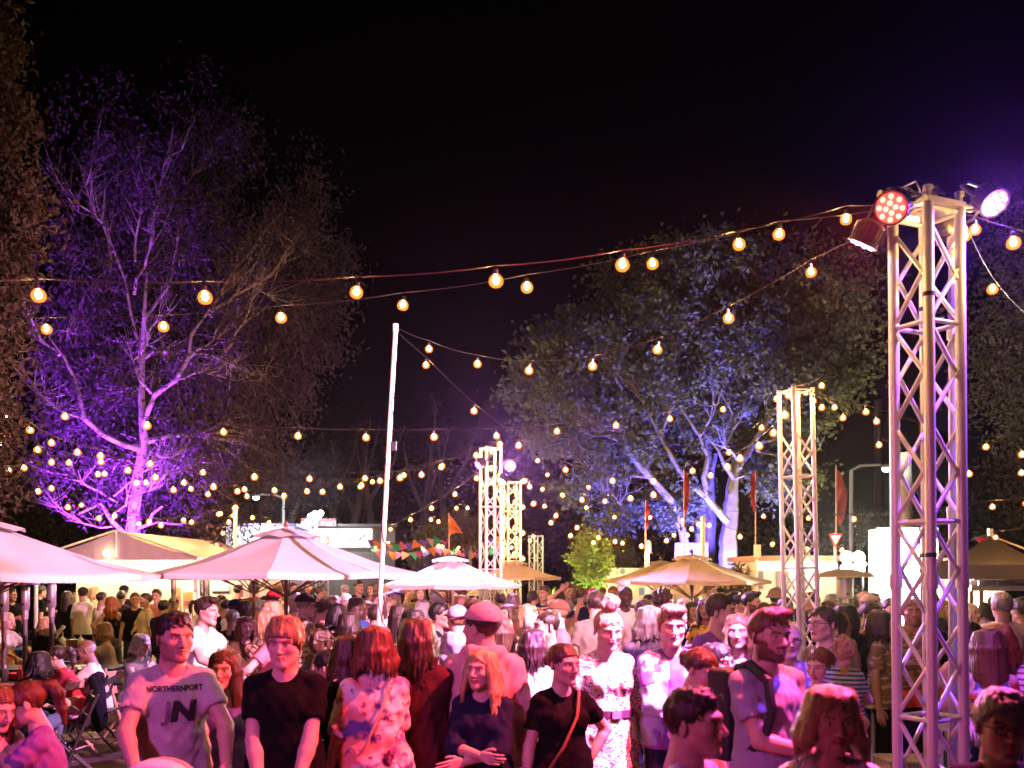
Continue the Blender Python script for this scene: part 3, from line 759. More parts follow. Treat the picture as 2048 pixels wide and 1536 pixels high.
def person(label, x, ytop, s, yaw, sex, pose, skin, hair, hairc, top, topc, bot='jeans', botc='denim', head=(0, 0), beard=0, girth=1.0, group='people at the night market', size=None, glasses=None, hat=None, hatc=None, neck=.074, shoes='charcoal', seed=None, hem=None, over=None, overc=None, sx=1.0, lift=False):
    """(x, ytop) top of the head in the photo, s photo pixels per metre there (distance), yaw 0 faces the camera, 90 the photo's right"""
    d = F_PX / s; w = P(x, ytop, d); sit = POSE[pose].get('legs') == 'sit'
    extra = .10 if hair == 'topbun' else (.012 if hair not in ('bald',) else 0)
    if sit:
        k = size or 1.0; seat = min(max((w.z - extra) / k - SEAT_TOP + (.10 if pose == 'sithunch' else .03), .36), .85); seat = round(seat, 2)
    else:
        k = size or (w.z - extra) / STAND_TOP
        if pose in ('lean', 'table'): k = (size or (w.z) / 1.63)
        seat = .46
    q = 0 if s >= 290 else (1 if s >= 190 else 2)
    hv = (.0115, .016, .024)[q]; hh = (.0042, .0058, .0085)[q]; hn = (.0042, .0065, .0095)[q]; hr = (.0062, .008, .012)[q]
    geo = (sex, pose, seat, tuple(head), q, girth)
    if size is None and not sit and (k * 1.745 > 2.0 or k * 1.745 < 1.45) and sex != 'c': print('HEIGHT', round(k * 1.745, 2), label)
    J = skeleton(sex, pose, seat, head)
    sd = seed if seed is not None else (len(PEOPLE) if q == 0 else hash_(label) % 3)
    root = link('person', cached(('body', geo, beard), lambda: body_mesh(sex, pose, hv, J, girth, hh, beard, hn), 'person_body', True), m=skin_mat(skin))
    # head position in world should match the pixel: shift so that the head, not the feet, is on the ray
    hx, hy = J['head'][0] * k, J['head'][1] * k; yr = math.radians(yaw)
    root.location = (w.x - (hx * math.cos(yr) - hy * math.sin(yr)), w.y - (hx * math.sin(yr) + hy * math.cos(yr)), 0)
    if lift: root.location.z = w.z - k * (J['head'][2] + .125)
    root.rotation_euler = (0, 0, yr); root.scale = (k * sx, k, k)
    tag(root, label, 'person', group); PEOPLE.append(root); POSEJ[label] = J
    if top:
        nm = {'tank': 'tank_top', 'dress': 'dress', 'sundress': 'dress', 'jacket': 'jacket', 'hoodie': 'hoodie'}.get(top, 'shirt')
        link(nm, cached(('top', geo, top, sd, neck, hem), lambda: top_mesh(top, sex, hv, J, girth, sd, neck, hem), nm), root, m=cloth_mat(topc))
    if over:
        ov = cached(('over', geo, over, sd), lambda: front_slit(*top_mesh(over, sex, hv, J, girth * 1.04, sd + 3, .080), J, .035, .095), 'overshirt')
        link('overshirt', ov, root, m=cloth_mat(overc))
    if bot and top not in ('dress', 'sundress'):
        nm = 'trousers' if bot in ('jeans', 'trousers') else bot
        link(nm, cached(('bot', geo, bot), lambda: bottom_mesh(bot, sex, hv * 1.15, J, girth, 4), nm), root, m=cloth_mat(botc))
    for sd_ in 'LR': link('shoe', cached(('shoe', sex, pose, seat, sd_), lambda: shoe_mesh(.016, J, sd_), 'shoe'), root, m=mat(shoes + '_shoe', CLOTH[shoes], .6))
    HM = Matrix(J['HR'].tolist()).to_4x4(); HM.translation = Vector(J['head'])
    HM = HM @ Matrix.Diagonal((1.16, 1.14, 1.14, 1) if sex == 'c' else (1.10, 1.06, 1.05, 1))
    if hair:
        ho = link('hair', cached(('hair', hair, q, sd % 3), lambda: hair_mesh(hair, hr, 3 + sd % 3, sex), 'hair'), root, m=hair_mat(hairc)); ho.matrix_local = HM
    if hat:
        co = link({'cap': 'cap', 'bucket': 'hat', 'backcap': 'cap'}[hat], cached(('hat', hat, q), lambda: cap_mesh('cap' if hat == 'backcap' else hat, hr), 'cap'), root, m=cloth_mat(hatc))
        co.matrix_local = HM @ Matrix.Rotation(math.pi, 4, 'Z') if hat == 'backcap' else HM
    if glasses:
        if 'glasses' not in _MESH: _MESH['glasses'] = glasses_mesh().mesh('glasses', True)
        g = link('glasses', _MESH['glasses'], root, m=mat('dark_frame', (.02, .018, .02), .3, var=0)); g.matrix_local = HM
    root['_s'] = 0
    del root['_s']
    return root, J, k
def hash_(t):
    h = 0
    for c in t: h = (h * 31 + ord(c)) % 100003
    return h
# ------------------------------------------------------------------ ground
def ground_mat():
    m = mat('packed_dirt', (.115, .080, .055), rough=.95, var=.35, vscale=1.1, bump=.6, bscale=22, spec=.1)
    n, l, b = nodes_of(m); base = b.inputs['Base Color'].links[0].from_socket
    tc = n.new('ShaderNodeTexCoord'); q = n.new('ShaderNodeTexNoise'); q.inputs['Scale'].default_value = 9; q.inputs['Detail'].default_value = 6; l.new(tc.outputs['Object'], q.inputs[0])
    r = n.new('ShaderNodeMapRange'); r.inputs[1].default_value = .55; r.inputs[2].default_value = .7; l.new(q.outputs[0], r.inputs[0])
    mx = n.new('ShaderNodeMix'); mx.data_type = 'RGBA'; l.new(r.outputs[0], mx.inputs[0]); l.new(base, mx.inputs[6]); mx.inputs[7].default_value = (.05, .05, .025, 1); l.new(mx.outputs[2], b.inputs['Base Color'])
    return m
gx = []; gf = []
xs = np.concatenate([np.linspace(-260, -20, 13), np.linspace(-18, 18, 37), np.linspace(20, 260, 13)]); ys = np.concatenate([np.linspace(-30, 0, 7), np.linspace(1, 40, 40), np.linspace(46, 420, 16)])
gz = lambda x, y: .012 * math.sin(x * 1.3 + y * .7) + .010 * math.sin(y * 1.9 - x) if abs(x) < 19 and 0 < y < 41 else 0
V = [(x, y, gz(x, y) - .015) for y in ys for x in xs]; nx = len(xs)
Fq = [(j * nx + i, j * nx + i + 1, (j + 1) * nx + i + 1, (j + 1) * nx + i) for j in range(len(ys) - 1) for i in range(nx - 1)]
tag(link('ground', mesh_np('ground', V, Fq), m=ground_mat()), 'packed brown dirt ground of the market, lit red in patches', kind='structure')
# stones and dropped bits on the open ground at the left
lv, lf = [], []
for i in range(700):
    x, y = rnd.uniform(-7.5, -2.5), rnd.uniform(9.5, 20); s_ = rnd.uniform(.008, .022); a = rnd.uniform(0, 3)
    b0 = len(lv); 
    for k in range(5): lv.append((x + s_ * math.cos(a + k * 1.257), y + s_ * math.sin(a + k * 1.257), .004))
    lv.append((x, y, s_ * .7)); lf += [(b0 + k, b0 + (k + 1) % 5, b0 + 5) for k in range(5)]
tag(link('gravel', mesh_np('gravel', lv, lf), m=mat('gravel_stone', (.22, .18, .15), .9)), 'loose stones scattered on the dirt by the chairs', kind='stuff')

# ------------------------------------------------------------------ trees
def leaf_mat(name, col):
    if name in MATS: return MATS[name]
    m = mat(name, col, rough=.55, var=.45, vscale=1.3, trans=.30, spec=.25); return m
def tree(name, label, d, trunks, lobes, bark, leaf, leaf_size, n_clump, n_leaf, clump_r, droop=.0, depth=1.0, seed=1, group='trees round the market', limb_r=.05, twig=True, base_z=0, back=0.0, fans=()):
    """trunks: list of [(x_px, y_px, radius_m, depth offset)], lobes: crown ellipsoids (x_px, y_px, rx_px, ry_px[, depth offset])"""
    r = random.Random(seed); g = np.random.default_rng(seed); s = S(d)
    x0, y0 = trunks[0][0][:2]; o = P(x0, y0, d); base = Vector((o.x, d, base_z))
    root = empty(name, base, label, 'tree', group)
    loc = lambda x, y, dd=0: P(x, y, d) + Vector((0, dd, 0)) - base
    mb = MB(); nodes_ = []
    for t in trunks:
        pts = [loc(q[0], q[1], q[3] if len(q) > 3 else 0) for q in t]; rs = [q[2] for q in t]
        P2, R2 = [], []
        for i in range(len(pts) - 1):
            for k in range(4):
                u = k / 4; p = pts[i].lerp(pts[i + 1], u); P2.append(p + Vector((r.uniform(-1, 1), r.uniform(-1, 1), 0)) * rs[i] * .09); R2.append((rs[i] * (1 - u) + rs[i + 1] * u) * r.uniform(.92, 1.08))
        P2.append(pts[-1]); R2.append(rs[-1]); mb.tube(P2, R2, 8); nodes_ += [(p, q) for p, q in zip(P2, R2)]
    cl = []; vol = [l[2] * l[3] for l in lobes]; tot = sum(vol)
    for l, v in zip(lobes, vol):
        c = loc(l[0], l[1], l[4] if len(l) > 4 else back); a = Vector((l[2] / s, l[2] / s * depth, l[3] / s))
        near = min((q for q in nodes_ if q[0].z < c.z + a.z * .2), key=lambda q: (q[0] - c).length, default=nodes_[0])
        rr = min(near[1] * .7, limb_r * 2); mid = near[0].lerp(c, .5) + Vector((r.uniform(-.3, .3), r.uniform(-.3, .3), r.uniform(-.1, .4))) * a.x * .4
        limb = [near[0], near[0].lerp(mid, .5) + Vector((0, 0, .1)), mid, mid.lerp(c, .6), c]
        mb.tube(limb, [rr, rr * .8, rr * .62, rr * .45, rr * .3], 6)
        for i in range(max(3, int(n_clump * v / tot))):
            while True:
                u = Vector((r.uniform(-1, 1), r.uniform(-1, 1), r.uniform(-1, 1)))
                if .25 < u.length < 1: break
            p = c + Vector((u.x * a.x, u.y * a.y, u.z * a.z))
            if back and r.random() < .15: p.y -= back + r.uniform(1.2, 2.0)
            cl.append(p)
            if twig and r.random() < .75 and not (back and p.y < -.6):
                st = limb[r.choice((2, 3, 4))]; m_ = st.lerp(p, .5) + Vector((r.uniform(-.2, .2), r.uniform(-.2, .2), r.uniform(0, .35)))
                mb.tube([st, m_, p + Vector((0, 0, -.1))], [rr * .42, rr * .26, rr * .09], 4, False)
    mb.obj('trunk', bark, root, smooth=True)
    for fn in fans:                      # thin forking branches seen in front of the leaves
        fb = MB(); q0 = [loc(x, y, fn[0]) for x, y in fn[2:]]; r0 = fn[1] * .72; pts = []
        for i in range(len(q0) - 1):
            for k in range(3): pts.append(q0[i].lerp(q0[i + 1], k / 3) + Vector((r.uniform(-.06, .06), r.uniform(-.15, .15), r.uniform(-.05, .05))))
        pts.append(q0[-1]); nP = len(pts); fb.tube(pts, [r0 * (1 - .75 * i / (nP - 1)) for i in range(nP)], 6)
        for i in range(2, nP):
            for _ in range(3):
                if r.random() < .85:
                    dirv = (pts[i] - pts[i - 1]).normalized(); side = Vector((r.uniform(-1, 1), r.uniform(-.6, .6), r.uniform(-.2, .9))); L_ = r.uniform(.5, 1.3) * (1.2 - .5 * i / nP)
                    e1 = pts[i] + (dirv * .7 + side * .55) * L_ * .5; e2 = e1 + (dirv * .5 + side * .4 + Vector((0, 0, .35))) * L_ * .5; rr = r0 * (1 - .75 * i / (nP - 1)) * .5
                    fb.tube([pts[i], e1, e2], [rr, rr * .65, rr * .25], 4, False)
                    for _2 in range(2):
                        s2 = Vector((r.uniform(-1, 1), r.uniform(-.5, .5), r.uniform(0, .9))); fb.tube([e1, e1 + s2 * L_ * .30, e1 + s2 * L_ * .55 + Vector((0, 0, .1))], [rr * .5, rr * .35, rr * .15], 4, False)
        fb.obj('branch', bark, root, smooth=True)
    cl = np.array([tuple(q) for q in cl]); C = np.repeat(cl, n_leaf, 0); N = len(C)
    off = g.normal(size=(N, 3)) * clump_r * g.uniform(.5, 1.2, (N, 1)); off[:, 2] *= .75; C = C + off
    if droop: C[:, 2] -= np.abs(g.normal(size=N)) * droop
    U = g.normal(size=(N, 3)); U[:, 2] -= droop * 3.0; U /= np.linalg.norm(U, axis=1)[:, None]
    T = np.cross(U, g.normal(size=(N, 3))); T /= np.linalg.norm(T, axis=1)[:, None]
    L = (leaf_size[0] * g.uniform(.6, 1.25, N))[:, None]; Wd = (leaf_size[1] * g.uniform(.7, 1.2, N))[:, None]
    nn = np.cross(U, T) * Wd * .25
    vs = np.stack([C, C + U * L * .5 + T * Wd * .5 + nn, C + U * L, C + U * L * .5 - T * Wd * .5 + nn], 1).reshape(-1, 3)
    f = np.arange(N * 4).reshape(-1, 4)
    link('crown', mesh_np('crown', vs, f, False), root, m=leaf)
    return root
pale_bark = mat('pale_gum_bark', (.30, .26, .25), .8, var=.45, vscale=2.5, bump=.5, bscale=9, stretch=(1, 1, .4))
dark_bark = mat('dark_bark', (.085, .062, .048), .9, var=.3, vscale=4, bump=.9, bscale=11, stretch=(1, 1, .3))
grey_bark = mat('grey_bark', (.17, .15, .135), .85, var=.3, vscale=3, bump=.6, bscale=9, stretch=(1, 1, .4))
gum_leaf = leaf_mat('gum_leaf', (.060, .040, .066)); broad_leaf = leaf_mat('broad_leaf', (.075, .088, .045)); dull_leaf = leaf_mat('dull_leaf', (.050, .038, .020)); bright_leaf = leaf_mat('bright_leaf', (.16, .24, .035))
GUMF = [(-1.0, .060, (440, 650), (470, 600), (505, 560), (535, 510), (560, 470)), (-1.0, .055, (440, 650), (490, 610), (540, 585), (585, 545), (610, 500)), (-.9, .05, (470, 720), (500, 660), (530, 600), (545, 540)),
    (-.8, .055, (288, 600), (320, 520), (330, 440), (352, 360), (390, 300)), (-.8, .05, (250, 560), (225, 470), (200, 400), (215, 330), (225, 270)), (-.8, .05, (292, 545), (300, 470), (310, 400), (296, 340)), (-.8, .045, (230, 470), (200, 440), (160, 420), (140, 380)),
    (-1.2, .05, (160, 730), (120, 700), (95, 640), (90, 590)), (-1.2, .05, (205, 850), (150, 830), (110, 790), (80, 760)), (-1.2, .05, (330, 800), (300, 740), (330, 690), (350, 640)), (-1.2, .045, (405, 735), (450, 700), (480, 650)), (-1.2, .045, (375, 775), (430, 760), (470, 770), (500, 740)),
    (-1.4, .045, (268, 1000), (310, 960), (350, 930), (390, 920)), (-1.4, .045, (266, 1050), (300, 1000), (330, 990), (370, 960), (405, 945)), (-1.4, .045, (268, 1010), (225, 980), (180, 960), (120, 950)), (-1.4, .04, (264, 1060), (215, 1050), (160, 1020), (110, 1010))]
FIGF = [(-1.0, .075, (1285, 830), (1260, 790), (1230, 760), (1215, 720)), (-1.0, .07, (1252, 900), (1215, 880), (1180, 880), (1150, 900)), (-1.0, .06, (1245, 870), (1200, 870), (1170, 850), (1140, 850)), (-1.0, .06, (1310, 880), (1330, 830), (1320, 780), (1340, 730)), (-.9, .06, (1388, 880), (1420, 830), (1410, 780), (1430, 720)),
    (-.8, .065, (1500, 900), (1540, 880), (1580, 870), (1620, 850)), (-.8, .06, (1470, 940), (1440, 900), (1455, 850), (1440, 810)), (-.7, .06, (1530, 850), (1520, 800), (1540, 750), (1530, 700)), (-.6, .06, (1240, 800), (1225, 760), (1245, 710), (1235, 660)), (-1.0, .05, (1210, 1010), (1190, 960), (1160, 930), (1130, 920)), (-1, .06, (1250, 1040), (1225, 1000), (1205, 985), (1204, 950)), (-.8, .05, (1500, 905), (1545, 925), (1590, 950))]
gum = tree('gum_tree', 'huge pale barked gum tree lit purple behind the marquee', 28.0,
    [[(258, 1150, 0.198), (262, 1080, 0.182), (270, 1010, 0.160), (276, 950, 0.138), (287, 885, 0.116), (283, 800, 0.094), (284, 720, 0.077), (287, 660, 0.066), (290, 600, 0.044), (294, 545, 0.028)],
     [(284, 900, 0.083), (262, 895, 0.077, -.6), (235, 880, 0.066, -1), (205, 850, 0.066, -1.2), (195, 805, 0.055, -1.2), (180, 770, 0.044, -1), (160, 730, 0.033, -1), (130, 690, 0.022, -1)],
     [(285, 850, 0.077), (330, 800, 0.066, -.8), (375, 775, 0.055, -1), (405, 735, 0.050, -1.2), (410, 690, 0.039, -1.2), (440, 640, 0.028, -1), (470, 590, 0.017, -1)],
     [(285, 720, 0.050), (265, 640, 0.039), (250, 560, 0.033), (205, 440, 0.028), (210, 380, 0.017)], [(288, 640, 0.044), (330, 560, 0.039, .4), (345, 470, 0.033, .4), (355, 400, 0.022, .4)],
     [(440, 640, 0.028, -1), (490, 560, 0.028, -1), (540, 500, 0.022, -1), (580, 450, 0.017, -1)],
     [(262, 1080, 0.066), (235, 1040, 0.055, -.5), (222, 1010, 0.039, -.7), (180, 1030, 0.028, -.7)], [(268, 1060, 0.050), (310, 1050, 0.044, -.5), (320, 1030, 0.039, -.6), (340, 1015, 0.028, -.6)]],
    [(228, 300, 100, 110), (395, 260, 125, 110), (590, 430, 95, 130), (340, 480, 190, 150), (160, 520, 95, 130), (120, 650, 75, 110), (480, 520, 120, 130), (590, 590, 95, 140), (330, 720, 210, 130), (150, 780, 110, 110), (500, 740, 120, 120), (480, 870, 90, 90), (330, 920, 190, 110), (170, 930, 110, 80), (380, 1040, 110, 50), (640, 500, 50, 100)],
    pale_bark, gum_leaf, (.19, .055), 980, 62, .31, droop=.34, depth=.55, seed=3, back=1.3, fans=GUMF)
fig = tree('shade_tree', 'wide spreading tree lit blue behind the tan umbrellas', 30.0,
    [[(1458, 1180, 0.315), (1456, 1110, 0.285), (1458, 1060, 0.255), (1462, 1010, 0.225), (1466, 970, 0.180), (1470, 940, 0.135), (1500, 900, 0.098), (1530, 850, 0.075), (1560, 800, 0.053)],
     [(1448, 1045, 0.120, -.5), (1420, 1018, 0.112, -.7), (1400, 995, 0.098, -.8), (1370, 975, 0.083, -.9), (1340, 935, 0.068, -1), (1310, 880, 0.053, -1), (1285, 830, 0.038, -1)],
     [(1402, 995, 0.083, -.8), (1396, 960, 0.075, -.9), (1404, 920, 0.060, -.9), (1388, 880, 0.045, -.9), (1350, 820, 0.038, -.8)],
     [(1462, 960, 0.075, -.4), (1440, 930, 0.060, -.5), (1430, 905, 0.045, -.5), (1410, 880, 0.038, -.5)],
     [(1432, 1160, 0.188, 1.2), (1438, 1040, 0.173, 1.2), (1437, 950, 0.135, 1.2), (1432, 880, 0.090, 1.2), (1420, 800, 0.060, 1.2)],
     [(1408, 1160, 0.165, 1.0), (1412, 1060, 0.150, 1.0), (1418, 990, 0.128, 1.0), (1434, 955, 0.090, 1), (1445, 900, 0.060, 1)],
     [(1390, 1150, 0.150, .6), (1370, 1060, 0.135, .5), (1345, 1000, 0.120, .3), (1310, 965, 0.105, 0), (1270, 925, 0.090, -.2), (1252, 900, 0.075, -.3), (1240, 860, 0.053, -.3), (1190, 850, 0.038, -.3)],
     [(1345, 1000, 0.090, .6), (1310, 950, 0.083, .6), (1280, 905, 0.075, .6), (1265, 850, 0.053, .6), (1240, 800, 0.038, .6)]],
    [(1310, 560, 120, 80), (1450, 540, 150, 85), (1600, 590, 110, 90), (1180, 670, 120, 80), (1360, 680, 180, 100), (1560, 690, 150, 90), (1690, 700, 70, 80), (1090, 770, 90, 65), (1240, 790, 120, 70), (1430, 800, 140, 70), (1600, 800, 90, 70), (1110, 860, 80, 60), (1230, 880, 80, 50), (1560, 890, 90, 70), (1320, 900, 90, 40, 1.5), (1340, 1000, 90, 45, 1.0), (1180, 960, 70, 45), (1555, 960, 55, 45, -.5), (1220, 1020, 45, 40), (1660, 640, 70, 60)],
    grey_bark, broad_leaf, (.20, .12), 1150, 56, .30, droop=.08, depth=.75, seed=5, limb_r=.045, back=.9, fans=FIGF)
tree('leafy_tree', 'dark broad leaved tree at the left edge, dimly lit orange', 11.5,
    [[(-160, 1150, .16), (-150, 900, .14), (-130, 600, .12), (-110, 300, .08), (-100, 60, .05)]],
    [(-40, 60, 70, 90), (-20, 230, 75, 110), (0, 400, 75, 90), (-10, 520, 80, 90), (10, 380, 60, 60), (-20, 650, 75, 90), (-30, 800, 70, 90), (-40, 930, 60, 90), (15, 450, 55, 45)],
    dark_bark, dull_leaf, (.115, .055), 330, 34, .15, droop=.12, depth=1.0, seed=8, limb_r=.03)
tree('leafy_tree', 'tall dark tree at the right edge behind the black tent', 24.0,
    [[(2080, 1150, .2), (2075, 900, .16), (2060, 650, .1), (2050, 520, .06)], [(2075, 800, .08), (2010, 720, .05), (1970, 650, .03)]],
    [(2060, 480, 90, 110), (2040, 640, 100, 110), (2050, 800, 90, 110), (2000, 730, 60, 80), (2060, 960, 70, 90)], dark_bark, dull_leaf, (.15, .06), 260, 42, .40, droop=.2, seed=9, limb_r=.04)
tree('gum_tree', 'far thin trunked gum tree with greenish crown, beyond the flood lights', 46.0,
    [[(570, 1150, .22), (578, 1050, .2), (602, 985, .14), (620, 940, .09)], [(590, 1010, .12), (640, 975, .1), (690, 950, .06)]],
    [(600, 950, 75, 50), (570, 1000, 40, 45), (640, 970, 45, 40), (650, 930, 35, 30), (540, 960, 30, 60)], grey_bark, gum_leaf, (.24, .09), 150, 46, .5, droop=.2, seed=12, limb_r=.05)
for i, (x, lean_, h_, lb) in enumerate([(700, 25, 300, 'faint bare tree with a forked trunk left of the white pole'), (748, -14, 260, 'faint straight bare tree behind the white pole'), (842, 18, 330, 'faint tall bare tree right of the white pole'), (893, -10, 250, 'slim bare tree behind the triangular orange flag'), (662, 8, 240, 'slim bare tree above the flood light cluster')]):
    tree('bare_tree', lb, 52.0 + i, [[(x, 1150, .26), (x + lean_ * .3, 1050, .22), (x + lean_, 1145 - h_ * .6, .13), (x + lean_ * 1.6, 1145 - h_, .05)], [(x + lean_ * .4, 1030, .14), (x - 22, 960, .09), (x - 38, 880, .04)], [(x + lean_ * .6, 1000, .12), (x + 42, 920, .07), (x + 60, 850, .03)]],
        [(x + lean_ * 1.5, 1145 - h_, 26, 36), (x - 34, 890, 22, 30), (x + 56, 870, 24, 30)], grey_bark, gum_leaf, (.2, .05), 26, 26, .6, droop=.2, seed=30 + i, limb_r=.05)
shrub = tree('small_tree', 'bright green small tree lit from below beside the mural wall', 25.0,
    [[(1186, 1185, .05), (1182, 1140, .045), (1186, 1100, .03), (1184, 1070, .02)], [(1184, 1130, .03), (1160, 1105, .02)], [(1184, 1135, .03), (1208, 1115, .02)]],
    [(1178, 1085, 26, 24), (1165, 1115, 28, 24), (1198, 1125, 26, 26), (1190, 1100, 28, 24), (1180, 1148, 34, 18)], grey_bark, bright_leaf, (.115, .065), 150, 26, .11, droop=.06, seed=14, limb_r=.02)
tree('small_tree', 'rounded dim green shrub behind the bright green one', 27.5,
    [[(1240, 1180, .06), (1238, 1130, .05), (1240, 1105, .03)]], [(1232, 1105, 30, 26), (1215, 1120, 24, 26), (1250, 1120, 20, 24)], grey_bark, broad_leaf, (.12, .07), 90, 34, .14, seed=15, limb_r=.02)
tree('small_tree', 'thin grey leaved sapling just left of the lit truss tower', 26.0, [[(942, 1190, .05), (940, 1100, .04), (935, 1050, .02)]], [(930, 1045, 28, 22), (945, 1070, 26, 24), (925, 1075, 18, 22)], grey_bark, dull_leaf, (.12, .07), 60, 24, .16, seed=16, limb_r=.02)
tree('small_tree', 'purple lit shrub under the bunting left of the flag', 30.0, [[(872, 1190, .06), (870, 1110, .05), (868, 1060, .02)]], [(868, 1060, 34, 22), (850, 1085, 26, 24), (885, 1095, 26, 30), (862, 1125, 40, 25)], grey_bark, broad_leaf, (.13, .07), 110, 26, .2, seed=17, limb_r=.02)
tree('small_tree', 'faint roadside tree behind the give way sign', 38.0, [[(1715, 1150, .1), (1718, 1080, .08), (1722, 1040, .04)]], [(1720, 1045, 38, 30), (1700, 1070, 26, 26), (1745, 1060, 30, 30)], grey_bark, broad_leaf, (.17, .09), 70, 28, .3, seed=18, limb_r=.03)
# the far wood that closes the view
def far_wood(name, label, x0, x1, d, ytop, n, seed):
    g = np.random.default_rng(seed); c = []
    for i in range(n):
        x = g.uniform(x0, x1); yt = np.interp(x, *ytop) + g.uniform(0, 60); y = g.uniform(yt, 1160); p = P(x, y, d + g.uniform(-2, 4)); c.append(tuple(p))
    C = np.repeat(np.array(c), 16, 0) + g.normal(size=(n * 16, 3)) * .55; N = len(C)
    U = g.normal(size=(N, 3)); U /= np.linalg.norm(U, axis=1)[:, None]; T = np.cross(U, g.normal(size=(N, 3))); T /= np.linalg.norm(T, axis=1)[:, None]
    vs = np.stack([C, C + U * .22 + T * .12, C + U * .44, C + U * .22 - T * .12], 1).reshape(-1, 3)
    tag(link(name, mesh_np(name, vs, np.arange(N * 4).reshape(-1, 4), False), m=dull_leaf), label, kind='stuff')
far_wood('woods', 'dark mass of trees far behind the market on the left', -120, 1120, 62.0, ([-120, 60, 400, 560, 700, 900, 1120], [900, 960, 1000, 900, 930, 880, 900]), 1500, 21)
far_wood('woods', 'dark mass of bushes behind the mural wall and stalls on the right', 1000, 2150, 66.0, ([1000, 1200, 1500, 1700, 1900, 2150], [920, 1000, 1040, 1060, 1000, 960]), 1100, 22)

# ------------------------------------------------------------------ trusses, poles
alu = mat('brushed_aluminium', (.80, .79, .78), .38, metal=.35, var=.10, vscale=9, bump=.15, bscale=60, stretch=(1, 1, .1))
galv = mat('galvanised_pole', (.62, .61, .60), .42, metal=.35, var=.12, vscale=5)
white_paint = mat('white_paint', (.74, .73, .71), .5, var=.06)
black_plastic = mat('black_plastic', (.018, .018, .02), .5, var=.1)
black_steel = mat('black_steel', (.03, .03, .032), .4, metal=.3, var=.1)
def truss_tower(label, x, d, h, w, rot, period, tr=.025, br=.012, lean=0.0, seed=0, base=True):
    """square box truss: four chords, zigzag braces and rungs each a part"""
    c = P(x, Y_HOR, d); root = empty('truss_tower', (c.x, d, 0), label, 'truss tower', 'aluminium truss towers'); root.rotation_euler = (0, lean, math.radians(rot))
    hw = w / 2; cs = [(-hw, -hw), (hw, -hw), (hw, hw), (-hw, hw)]
    ch = MB(); ch.tube([(0, 0, .02), (0, 0, h)], tr, 12); cm = ch.mesh('chord', True)
    for a in cs: link('chord', cm, root, (a[0], a[1], 0), m=alu)
    rg = MB(); rg.tube([(-hw + tr * .6, 0, 0), (hw - tr * .6, 0, 0)], br * 1.05, 8); rm = rg.mesh('rung', True)
    dg = MB(); dg.tube([(-hw + tr * .6, 0, 0), (hw - tr * .6, 0, period / 2)], br, 8); dm = dg.mesh('diagonal_brace', True)
    nz = int((h - .12) / period)
    for i in range(4):
        a, b = cs[i], cs[(i + 1) % 4]; mid = ((a[0] + b[0]) / 2, (a[1] + b[1]) / 2); rz = math.pi / 2 * i
        for k in range(nz):
            z = .10 + k * period; fl = 1
            link('diagonal_brace', dm, root, (mid[0], mid[1], z + .03), (0, 0, rz), alu)
            q = link('diagonal_brace', dm, root, (mid[0], mid[1], z + period - .03), (math.pi, 0, rz), alu)
            if k % 2 == 0: link('rung', rm, root, (mid[0], mid[1], z), (0, 0, rz), alu)
        for z in (h - .02, .06): link('rung', rm, root, (mid[0], mid[1], z), (0, 0, rz), alu)
    for jz in np.arange(2.0, h - .5, 2.0):
        for a in cs:
            f = MB(); f.tube([(a[0], a[1], jz - .04), (a[0], a[1], jz + .04)], tr * 1.28, 12); f.obj('coupler', alu, root, smooth=True)
    if base:
        b = MB(); b.box((0, 0, .008), (w + .45, w + .45, .014)); b.obj('base_plate', alu, root)
    return root
T1 = truss_tower('nearest silver truss tower carrying red and purple stage lamps', 1864, 5.75, 4.11, .25, 26, .56, tr=.030, br=.0135, lean=-.012)
T2 = truss_tower('silver truss tower between the red flags and the give way sign', 1609, 11.0, 4.06, .25, 22, .50, lean=-.03)
T3 = truss_tower('lit truss tower in front of the white umbrella, purple lamp at its top', 980, 16.0, 4.05, .25, 24, .50, lean=.004)
T4 = truss_tower('lower looking truss tower wrapped in bulbs behind the purple lamp', 1024, 22.0, 4.05, .29, 20, .55)
truss_tower('dark distant truss tower right of the bulb wrapped one', 1072, 31.0, 3.2, .3, 30, .6)
truss_tower('pale truss leg under the big umbrella nearest the tent posters', 592, 34.0, 3.3, .3, 30, .6)
truss_tower('pale truss leg under the big umbrella beside the white pole', 647, 34.0, 3.3, .3, 15, .6)
for k, (a0, a1) in enumerate([((-.125, -.125), .9), ((.125, .125), 2.2)]):   # power cables strapped down the legs
    pts = [(a0[0] + .036 * math.cos(a1 + .25 * math.sin(z * 3)) , a0[1] + .036 * math.sin(a1 + .3 * math.sin(z * 2.3)) - .006, z) for z in np.linspace(4.08, .1, 34)]
    mb = MB(); mb.tube(pts, .0055, 6); mb.obj('power_cable', black_plastic, T1, smooth=True)
    for z in np.linspace(.7, 3.6, 3): mb = MB(); mb.tube([(a0[0], a0[1], z - .012), (a0[0], a0[1], z + .012)], .0335, 12); mb.obj('tape_band', black_plastic, T1)
